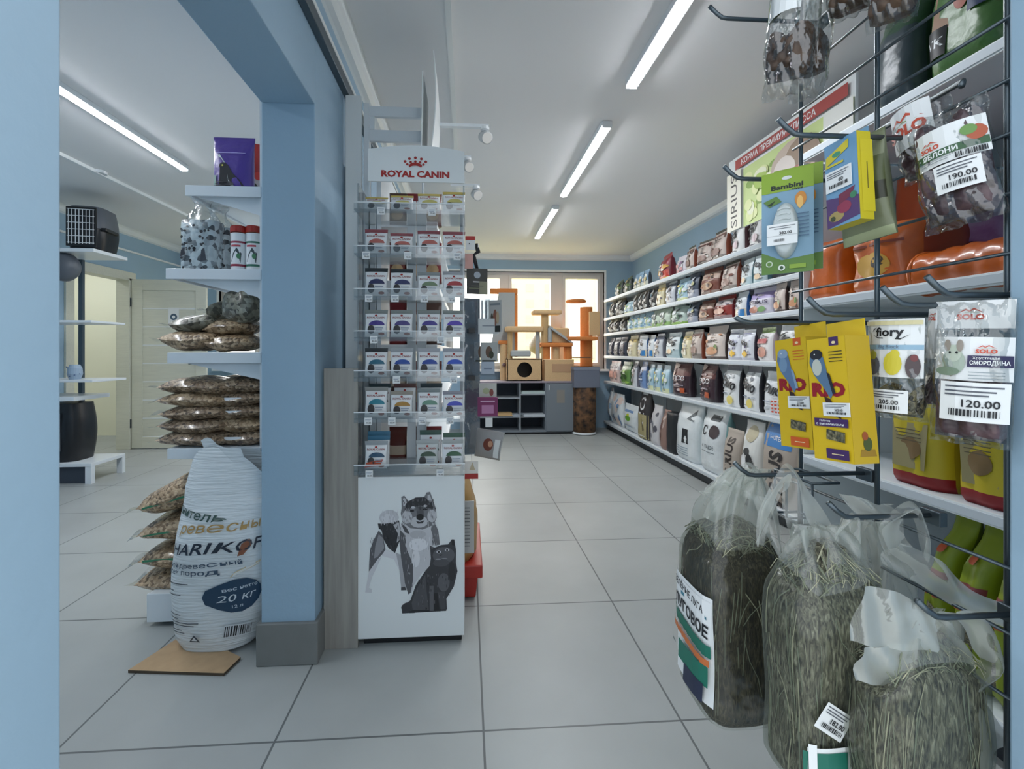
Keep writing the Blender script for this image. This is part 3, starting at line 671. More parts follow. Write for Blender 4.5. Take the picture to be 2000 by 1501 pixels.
for k in range(9): b.lathe([(.006, 0), (.006, .004)], C((70, 90, 130)), 6, T=Matrix.Translation((.05 * math.sin(k * .7), -.05 * math.cos(k * .7) - .005, .03 + .01 * k)) @ Matrix.Rotation(R(90), 4, 'X'))
b.build('jar_body', t)
# ================================================================ THE CENTRAL DISPLAY
YD = 1.82
xd0, xd1 = Wy(698, 1000, YD).x, Wy(907, 1000, YD).x; W = xd1 - xd0
st = thing('display_stand', 'tall white pouch display with red crown header, dog and cat on its base', 'display stand', (xd0, YD, 0))
zd = lambda py, Y=YD, px=800: Wy(px, py, Y).z
zb0, zb1 = .03, zd(930)
base = MB(); base.box(0, W, 0, .3, zb0, zb1, 'white_trim').box(.02, W - .01, .02, .28, 0, zb0, 'black_plastic'); 
bo = base.build('base_cabinet', st, bevel=.003)
def G(v): return C((v, v, v + 4))
def pp(cx, cy): return ((cx - 295) / 783 * W, zb0 + (1415 - cy) / 1275 * (zb1 - zb0))
def pl(pts, m): return ('p', [pp(*q) for q in pts], m)
def el(cx, cy, rx, ry, m, *a): x, y = pp(cx, cy); return ('e', x, y, rx / 783 * W, ry / 1275 * (zb1 - zb0), m) + a
pic = [el(525, 462, 72, 62, G(206)), el(520, 470, 50, 40, G(222)),
 pl([(450, 560), (410, 640), (385, 720), (380, 830), (378, 900), (400, 880), (440, 790), (500, 720), (480, 600)], G(96)),
 pl([(450, 590), (425, 680), (415, 780), (440, 770), (490, 700), (480, 620)], G(150)),
 pl([(440, 790), (380, 880), (352, 1045), (398, 1050), (398, 1020), (378, 1010), (400, 930), (470, 770)], G(214)),
 pl([(470, 760), (500, 710), (560, 740), (620, 760), (600, 880), (590, 860), (560, 790)], G(222)),
 pl([(575, 740), (598, 860), (612, 1010), (612, 1035), (652, 1035), (632, 940), (625, 850), (617, 760)], G(176)),
 pl([(612, 1015), (612, 1038), (652, 1038), (640, 1010)], G(70)),
 pl([(443, 505), (500, 508), (545, 498), (597, 485), (612, 560), (604, 640), (568, 742), (520, 700), (488, 640), (470, 560), (450, 545)], G(48)),
 pl([(555, 520), (597, 500), (607, 560), (600, 640), (580, 660), (590, 590)], G(190)),
 pl([(612, 500), (700, 545), (830, 540), (862, 500), (885, 580), (897, 685), (835, 700), (822, 860), (770, 900), (705, 1000), (690, 1060), (665, 1072), (640, 960), (610, 760), (603, 640)], G(204)),
 pl([(605, 560), (640, 600), (655, 720), (700, 830), (700, 960), (682, 1060), (665, 1072), (640, 980), (612, 780), (600, 650)], G(92)),
 pl([(612, 510), (650, 540), (680, 600), (640, 580)], G(80)), pl([(850, 490), (885, 575), (897, 685), (862, 690), (845, 620), (830, 560)], G(116)),
 el(740, 680, 70, 50, G(232)), el(735, 600, 60, 34, G(188)), el(720, 790, 30, 70, G(228)),
 pl([(617, 385), (614, 300), (635, 290), (668, 335), (720, 305), (782, 303), (800, 268), (825, 264), (848, 340), (868, 400), (873, 470), (845, 530), (770, 562), (680, 548), (622, 500), (610, 430)], G(120)),
 el(655, 462, 40, 50, G(200)), el(838, 455, 34, 50, G(200)), el(745, 500, 66, 46, G(196)),
 pl([(660, 340), (715, 308), (785, 306), (836, 345), (846, 400), (800, 392), (762, 372), (745, 372), (705, 384), (650, 392), (640, 360)], G(46)),
 pl([(722, 380), (775, 380), (780, 455), (730, 458)], G(84)), el(700, 385, 15, 10, G(200)), el(790, 375, 14, 10, G(200)),
 pl([(628, 372), (626, 312), (640, 308), (655, 345), (640, 372)], G(196)), pl([(806, 330), (806, 290), (822, 284), (836, 330), (826, 352)], G(190)),
 el(692, 412, 17, 8, G(18)), el(787, 402, 17, 8, G(18)), el(751, 463, 28, 26, G(16)), pl([(720, 492), (750, 500), (785, 488), (770, 512), (735, 514)], G(54)),
 el(690, 1175, 78, 46, G(72)), pl([(620, 1220), (615, 1165), (680, 1120), (720, 1000), (790, 890), (822, 850), (830, 790), (826, 730), (823, 690), (858, 708), (905, 688), (958, 684), (985, 645), (1004, 647), (1017, 740), (1015, 830), (1027, 900), (1000, 1020), (945, 1115), (950, 1200), (900, 1214)], G(60)),
 pl([(690, 1140), (720, 1040), (790, 920), (800, 1060), (815, 1200), (700, 1215)], G(84)), pl([(640, 1218), (700, 1195), (830, 1200), (940, 1196), (945, 1212)], G(40)),
 pl([(820, 1010), (850, 1010), (850, 1208), (822, 1208)], G(100)), pl([(880, 1060), (935, 1060), (940, 1200), (905, 1200)], G(74)), pl([(852, 1070), (880, 1070), (895, 1205), (852, 1205)], G(34)),
 el(925, 985, 44, 74, G(98)), el(925, 770, 82, 66, G(92)), el(905, 830, 60, 30, G(80)), el(985, 900, 26, 80, G(46)),
 el(888, 742, 17, 13, G(196)), el(950, 728, 17, 12, G(190)), el(889, 743, 7, 10, G(20)), el(950, 729, 7, 9, G(20)), pl([(895, 765), (915, 762), (905, 778)], G(40)), el(885, 800, 22, 5, G(150)), el(930, 795, 22, 4, G(140)),
 pl([(985, 655), (1000, 655), (1006, 695), (985, 690)], G(30)), pl([(828, 696), (850, 708), (838, 724)], G(96))]
rr = random.Random(11)
for (x0, y0, x1, y1, n_, gs) in ((445, 510, 600, 700, 60, (40, 60, 80, 30)), (385, 620, 440, 860, 30, (90, 120, 150)), (620, 320, 865, 400, 60, (40, 60, 80, 110)), (618, 400, 690, 530, 40, (150, 180, 210, 120)), (800, 400, 868, 530, 36, (150, 180, 210, 120)), (610, 560, 700, 1000, 60, (80, 110, 140, 170)), (840, 540, 890, 690, 24, (100, 130, 160)), (460, 410, 590, 520, 40, (190, 214, 226))):
    for _ in range(n_):
        x = rr.uniform(x0, x1); y = rr.uniform(y0, y1)
        if (x0, y0) == (445, 510) and (x + .5 * y < 730 or x - .5 * (y - 500) < 440): continue
        if (x0, y0) == (385, 620) and x > 560 - .2 * y: continue
        if (x0, y0) == (610, 560) and not (610 + (y - 560) * .1 < x < 640 + (y - 560) * .14): continue
        pic.append(el(x, y, 2.4, rr.uniform(7, 16), G(rr.choice(gs))))
for _ in range(60):
    x = rr.uniform(700, 980); y = rr.uniform(900, 1190)
    pic.append(el(x, y, 2.2, rr.uniform(7, 16), G(rr.choice((44, 108, 96)))) if 720 < x < 970 and (x + y) > 1700 and x < 990 - (y - 900) * .12 else el(745, 700, 1, 1, G(220)))
for _ in range(50): pic.append(el(rr.uniform(640, 820), rr.uniform(580, 850), 2, rr.uniform(8, 20), G(rr.choice((176, 224, 190)))))
MB().decal(lambda x, y, o: (x, -o, y), pic, base=.0012, step=.000012).build('dog_and_cat_print', bo)
# frame of the upper part
fr = MB(); zt = zd(360)
fr.box(0, .006, .0, .012, zb1, zt, 'acrylic').box(W - .006, W, 0, .012, zb1, zt, 'acrylic').box(0, .006, .2, .212, zb1, zt + .1, 'white_metal').box(W - .006, W, .2, .212, zb1, zt + .1, 'white_metal')
for cx in (.305, .505, ): pass
fr.box(W * .40, W * .49, .2, .21, zb1, zt, 'white_metal').box(W * .50, W * .60, .2, .208, zb1, zt, 'white_metal').box(0.0, .03, .2, .21, zb1, zt, 'white_metal').box(W * .95, W, .2, .21, zb1, zt, 'white_metal')
fr.build('frame', st)
sd_ = MB()
for x in (0, W - .003): sd_.box(x, x + .003, .0, .2, zb1, zt, 'acrylic')
sd_.build('side_panel', st)
# header
hx0, hx1 = Wy(720, 300, YD).x - xd0, Wy(907, 300, YD).x - xd0; h0, h1 = zd(357), zd(300); hm = zd(286)
b = MB(); n = 16; top = [(hx0 + (hx1 - hx0) * i / n, h1 + (hm - h1) * math.sin(math.pi * (.1 + .8 * i / n))) for i in range(n + 1)]
pts = [(hx0, h0)] + [(hx1, h0)] + top[::-1]
b.poly([(x, -.012, z) for x, z in pts], 'white_trim'); b.poly([(x, -.004, z) for x, z in pts[::-1]], 'white_trim')
for i in range(len(pts)): (x0, z0), (x1, z1_) = pts[i], pts[(i + 1) % len(pts)]; b.poly([(x0, -.012, z0), (x0, -.004, z0), (x1, -.004, z1_), (x1, -.012, z1_)], 'white_trim')
RED = C((172, 44, 40)); cxh = (hx0 + hx1) / 2 - .004; ch = (h0 + h1) / 2
it = [('t', 'ROYAL CANIN', cxh, h0 + .03, .024, RED, {'w': .128 * 2.05, 'b': .05})]
for i in range(5): a = R(150 - i * 30); it.append(('e', cxh + .046 * math.cos(a) * 1.0, h0 + .063 + .05 * math.sin(a) * .6, .0056, .0052, RED))
for i in range(5): a = R(150 - i * 30); it.append(('e', cxh + .036 * math.cos(a), h0 + .056 + .044 * math.sin(a) * .5, .005, .0045, RED))
arc = [(cxh + .03 * math.cos(R(a)), h0 + .050 + .024 * math.sin(R(a))) for a in range(150, 29, -15)]; arc2 = [(cxh + .026 * math.cos(R(a)), h0 + .047 + .015 * math.sin(R(a))) for a in range(30, 151, 15)]
it.append(('p', arc + arc2, RED))
b.decal(lambda x, y, o: (x, -.012 - o, y), it); b.build('header_sign', st)
# shelves with clear fronts
rows = [(396, 411, 'gold'), (480, 497, 'pink'), (563, 580, 'mixed'), (645, 660, 'violet'), (722, 738, 'blue'), (803, 818, 'teal'), (905, 920, 'base')]
tags_px = [[(745, 0), (844, 0)], [(716, 0), (797, 0), (893, 0)], [(721, 0), (772, 0), (829, 0), (882, 0)], [(731, 0), (861, 0)], [(775, 0), (886, 0)], [(720, 0), (766, 0), (825, 0), (879, 0)], [(722, 0), (860, 0)]]
XX = lambda px, py=700: Wy(px, py, YD - .02).x - xd0
shelfz = []
for r, (y0, y1, _) in enumerate(rows):
    za, zbb = zd(y1, YD - .02), zd(y0, YD - .02); shelfz.append(za + .004)
    b = MB().box(-.008, W + .002, -.02, .2, za, za + .004, 'acrylic').box(-.008, W + .002, -.024, -.02, za - .012, zbb, 'acrylic').box(-.008, W + .002, -.026, -.024, zbb - .004, zbb, 'white_plastic')
    o = b.build('shelf_tray', st)
    for k, (px, _) in enumerate(tags_px[r]):
        x = XX(px); w_, h_ = .028, .028; z = za - .012 + .006
        t_ = MB().box(x - w_ / 2, x + w_ / 2, -.029, -.0275, z - h_ / 2, z + h_ / 2, WHITE)
        t_.decal(lambda a, c_, o_: (a, -.0292 - o_, c_), [('r', x - .011, z + .006, x + .011, z + .008, C((150, 160, 175)), 1), ('r', x - .011, z + .001, x + .008, z + .003, C((150, 160, 175)), 1), ('t', '%d.00' % rr.choice((79, 85, 92, 95)), x + .002, z - .006, .006, INK)])
        t_.build('price_tag', o)
# the pouches
def rc_pouch(name, arc, topc, label, px, row, h=.115, w=.088, extra=None, lean=9, dy=.0, dz=0, body=(244, 245, 245), group=None):
    x = XX(px) + xd0; z = shelfz[row] + .001 + dz
    A = C(arc); it = [('e', 0, h * .98, w * .62, h * .2, C(topc)) if False else ('r', -w * .5, h * .86, w * .5, h * 1.0, C(topc), 4), ('t', 'ROYAL CANIN', 0, h * .70, .0075, C((150, 70, 66)), {'w': w * .8, 'b': .02}), ('e', 0, h * .78, .005, .004, RED),
          ('e', w * .05, h * .42, w * .36, h * .17, A, 0, 180), ('e', -w * .2, h * .26, w * .16, h * .16, C((70, 66, 66))), ('e', -w * .26, h * .34, w * .07, h * .06, C((60, 56, 56))), ('r', -w * .02, h * .3, w * .35, h * .33, C((150, 160, 176))), ('r', 0, h * .22, w * .3, h * .25, C((170, 176, 190))), ('e', w * .26, h * .1, w * .14, h * .05, C((150, 90, 70)))]
    if extra: it += extra
    b, F = pouch(w, .02, h, C(body, .35), C((206, 208, 210), .35), [], it, seed=int(px), kind='flat', nv=8, flare=.02)
    t = thing('food_pouch', label, 'food pouch', (x, YD + .01 + dy, z), 0, group, rot=(R(-lean), 0, 0)); b.build('pouch_body', t, smooth=True); return t
gx = [731, 782, 836, 886]
def side(i): return ['far left', 'second from left', 'third from left', 'far right'][i]
for i in range(4):
    g = 'pouches on the display stand'
    rc_pouch('', (206, 196, 120), (196, 176, 96), 'low white pouch with gold top, %s on the top tray' % side(i), gx[i], 0, .064 + .008 * i, extra=None, group=g, lean=22 - 3 * i)
    rc_pouch('', (190, 110, 100), (150, 84, 90), 'white pouch with salmon picture and mauve top, %s on the second tray' % side(i), gx[i], 1, (.102, .088, .1, .098)[i], group=g)
    arc = [(52, 56, 96), (56, 62, 104), (120, 140, 110), (176, 70, 74)][i]; tp = [(50, 56, 60), (50, 56, 60), (150, 156, 156), (170, 172, 176)][i]
    rc_pouch('', arc, tp, 'white pouch with %s arc, %s on the third tray' % (['navy', 'navy', 'green', 'red'][i], side(i)), gx[i], 2, (.115, .112, .1, .105)[i], group=g)
    rc_pouch('', [(76, 60, 140), (80, 72, 130), (72, 62, 140), (92, 70, 176)][i], (140, 146, 142), 'white pouch with violet arc, %s on the fourth tray' % side(i), gx[i], 3, .108, group=g)
    rc_pouch('', [(50, 108, 130), (44, 80, 160), (44, 74, 156), (48, 84, 190)][i], [(56, 60, 62), (170, 174, 178), (178, 180, 186), (170, 172, 180)][i], 'white pouch with %s arc, %s on the fifth tray' % (['teal', 'blue', 'blue', 'blue'][i], side(i)), gx[i], 4, .112, group=g)
    rc_pouch('', [(50, 132, 150), (178, 134, 60), (110, 150, 130), (76, 84, 190)][i], [(150, 150, 146), (160, 152, 140), (130, 140, 140), (150, 150, 160)][i], 'white pouch with %s arc, %s on the sixth tray' % (['teal', 'amber', 'green', 'blue violet'][i], side(i)), gx[i], 5, (.118, .1, .11, .1)[i], group=g)
    if i in (0, 1, 2): rc_pouch('', (60, 100, 80) if i else (60, 70, 70), [(50, 70, 76), (96, 60, 56), (50, 66, 72)][i], 'dark-topped pouch standing behind the front one, %s on the sixth tray' % side(i), gx[i] + 3, 5, .128, group=g, dy=.045)
rc_pouch('', (64, 120, 150), (70, 130, 160), 'blue-topped pouch at the rear of the bottom left stack', 731, 6, .136, group='pouches on the display stand', dy=.05)
rc_pouch('', (64, 120, 150), (60, 120, 150), 'blue-topped pouch in the middle of the bottom left stack', 733, 6, .122, group='pouches on the display stand', dy=.026)
rc_pouch('', (50, 84, 110), (160, 166, 170), 'front pouch with orange sticker, bottom left of the display stand', 731, 6, .106, group='pouches on the display stand', extra=[('p', [(-.043, .004), (.02, .012), (.03, .036), (-.035, .024)], C((206, 92, 60)))])
rc_pouch('', (70, 104, 84), (60, 92, 80), 'green-topped pouch behind, third column of the bottom tray', 838, 6, .14, group='pouches on the display stand', dy=.04)
rc_pouch('', (70, 90, 80), (64, 100, 80), 'green-topped pouch behind, rightmost column of the bottom tray', 886, 6, .13, group='pouches on the display stand', dy=.03)
rc_pouch('', (60, 82, 64), (176, 180, 178), 'grey-white pouch with dark green arc in front, bottom tray middle', 833, 6, .108, group='pouches on the display stand', body=(206, 210, 208))
rc_pouch('', (60, 100, 72), (176, 180, 178), 'bright white pouch with green arc in front, bottom tray right', 884, 6, .108, group='pouches on the display stand', body=(236, 238, 240))

# ---------------------------------------------------------------- gondola behind the display
YG = 2.14
gz = lambda px, py, Y=YG: Wy(px, py, Y)
gn = thing('gondola_shelving', 'white shop shelving row hidden behind the pouch display, facing the aisle', 'shelving', (-.44, YG, 0))
pa = gz(677, 190); pb = gz(708, 190)
MB().box(pa.x + .44, pb.x + .44, -.02, .0, .0, pa.z, 'white_trim').build('end_panel', gn, bevel=.002)
x0 = gz(716, 205).x + .44; x1 = gz(828, 205).x + .44; zt2 = gz(770, 208).z; zt3 = gz(770, 284).z
b = MB().box(x0, x1, 0, .02, gz(770, 228).z, zt2, 'white_metal').box(x0, x0 + .035, 0, .02, gz(770, 254).z, gz(770, 228).z, 'white_metal').box(x0, x1, 0, .02, gz(770, 276).z, gz(770, 254).z, 'white_metal').box(x1 - .01, x1, 0, .02, 1.6, gz(770, 276).z, 'white_metal')
b.box(x0 - .012, x0 + .012, -.004, .04, .1, zt2 + .01, 'white_metal').build('top_frame', gn, bevel=.002)
GL = 2.2
MB().box(.02, .04, .04, GL, .1, 2.05, 'white_metal').build('back_panel', gn)
for i, z in enumerate((.16, .52, .86, 1.18, 1.48, 1.76)):
    MB().box(.04, .04 + (.28 if i == 0 else .26), .05, GL, z - .03, z, 'white_metal').build('shelf', gn, bevel=.002)
MB().box(.04, .30, .05, GL, .0, .12, 'grey_board_dark').build('plinth', gn)
for i, z in enumerate((.52, .86, 1.18, 1.48, 1.76)):
    for k in range(3):
        hq = (.26, .24, .22, .2, .16)[i]; cc = [(110, 52, 44), (84, 60, 52), (130, 44, 48)][(i + k) % 3]
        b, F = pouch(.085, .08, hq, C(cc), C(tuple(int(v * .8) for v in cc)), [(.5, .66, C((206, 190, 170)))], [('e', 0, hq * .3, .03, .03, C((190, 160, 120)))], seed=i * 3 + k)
        t = thing('food_bag', 'brown-red food bag seen through the stand behind the %s tray, %s column' % (ORD[5 - i], ['left', 'centre', 'right'][k]), 'food bag', (-.335 + .085 * k, YG + .14, z), 0, 'bags behind the display stand'); b.build('bag_body', t, smooth=True)
# two signs standing above, seen edge on
def sign(px0, py0, px1, py1, Y, bow, label):
    a = Wy(px0, py0, Y); c_ = Wy(px1, py1, Y); t = thing('topper_sign', label, 'sign', (c_.x, Y, c_.z)); Hh = a.z - c_.z
    f = lambda u, v: (.003 + bow * math.sin(math.pi * v) * (1) + (a.x - c_.x) * v, .30 * u, Hh * v)
    b = MB().grid(f, 6, 12, 'white_trim').grid(lambda u, v: (f(1 - u, v)[0] - .004, f(1 - u, v)[1], f(1 - u, v)[2]), 6, 12, C((210, 214, 216)))
    b.grid(lambda u, v: (f(0, v)[0] - .004 * u, 0, Hh * v), 1, 12, 'white_trim'); b.build('panel', t, smooth=False)
sign(825, 138, 822, 288, 2.0, 0, 'flat white topper sign seen edge-on above the pouch display')
sign(846, 98, 842, 288, 2.02, .014, 'bowed white topper sign seen edge-on, right of the flat one')
# spotlights
def spot(px, py, Y, arm_px, label):
    p = Wy(px, py, Y); t = thing('spotlight', label, 'spotlight', p, 0, 'spotlights above the gondola')
    if arm_px: q = Wy(arm_px, 235, Y); MB().box(q.x - p.x, .02, -.012, .012, .045, .06, 'white_metal').build('arm', t)
    MB().lathe([(.012, .03), (.022, .035), (.022, .05)], 'white_plastic', 14).build('mount', t)
    T = Matrix.Rotation(R(120), 4, 'X') @ Matrix.Rotation(R(20), 4, 'Y')
    MB().lathe([(.018, -.03), (.026, -.025), (.030, .03)], C((196, 200, 202)), 18, T=T).build('lamp_head', t, smooth=True)
    MB().lathe([(.024, .0302), (.026, .0306)], 'spot_glow', 18, T=T).build('lens', t)
spot(947, 268, 2.3, 850, 'white spotlight on the long arm over the aisle')
spot(913, 325, 2.7, 860, 'white spotlight just right of the crown header')
spot(930, 380, 2.75, 880, 'lowest white spotlight right of the pouch display')
# pale board leaning left of the stand
pl_ = fl(637, 1258); pr = fl(697, 1256)
bd = MB().box(pl_.x, pr.x + .01, 0, .018, .0, Wy(660, 719, 1.815).z, 'pale_wood'); tag(bd.build('wood_panel', loc=(0, 1.815, 0), bevel=.001), 'grey-beige wood grain panel standing left of the pouch display', 'panel')
# ================================================================ RIGHT WALL SHELVING
XF = 2.03; LV = [.12, .71, 1.08, 1.405, 1.63, 1.90]
def bay(y0, L, xf, label, levels, ztop):
    t = thing('shop_shelving', label, 'shelving', (xf, y0, 0), 0, 'white shelving bays on the right wall'); D = XR - .02 - xf
    for y in (0, L - .03): MB().box(D - .03, D, y, y + .03, 0, ztop, 'white_metal').build('upright', t)
    MB().box(D - .015, D - .005, .03, L - .03, .1, ztop - .01, 'white_trim').build('back_panel', t)
    for i, z in enumerate(levels):
        s = MB().box(.008, D - .03, .002, L - .002, z - .025, z, 'white_metal').build('shelf', t)
        MB().box(0, .01, .002, L - .002, z - .036, z + .002, 'white_trim').box(-.004, 0, .002, L - .002, z - .03, z - .004, C((206, 214, 220))).build('price_rail', s, bevel=.001)
        if i: b = MB(); b.add([(D - .03, .0, z - .026), (D - .03, .0, z - .09), (.1, .0, z - .035), (.1, .0, z - .026)], [(0, 1, 2, 3), (3, 2, 1, 0)], 'white_metal'); b.build('bracket', s)
    MB().box(.05, .06, .0, L, 0, levels[0] - .03, C((44, 50, 56))).build('kick_plate', t)
    return t
for i, lab in enumerate(('far white shelving bay of the right wall, next to the window', 'second white shelving bay from the window on the right wall', 'third white shelving bay from the window on the right wall', 'fourth white shelving bay, with its near end hidden by the hanging goods')):
    bay(6.72 - 1.18 * (i + 1), 1.18, XF, lab, LV, (1.98, 2.14, 2.16, 2.2)[i])
XN = 1.45
bay(1.0, .92, XN, 'near deep white shelving bay seen through the dark wire grid', [.14, .70, 1.366, 2.0], 2.1)
MB_ = MB().box(XN + .02, XR - .02, 1.925, 1.935, .1, 1.97, 'white_trim'); tag(MB_.build('end_panel'), 'white side panel closing the far end of the near shelving bay', 'panel')

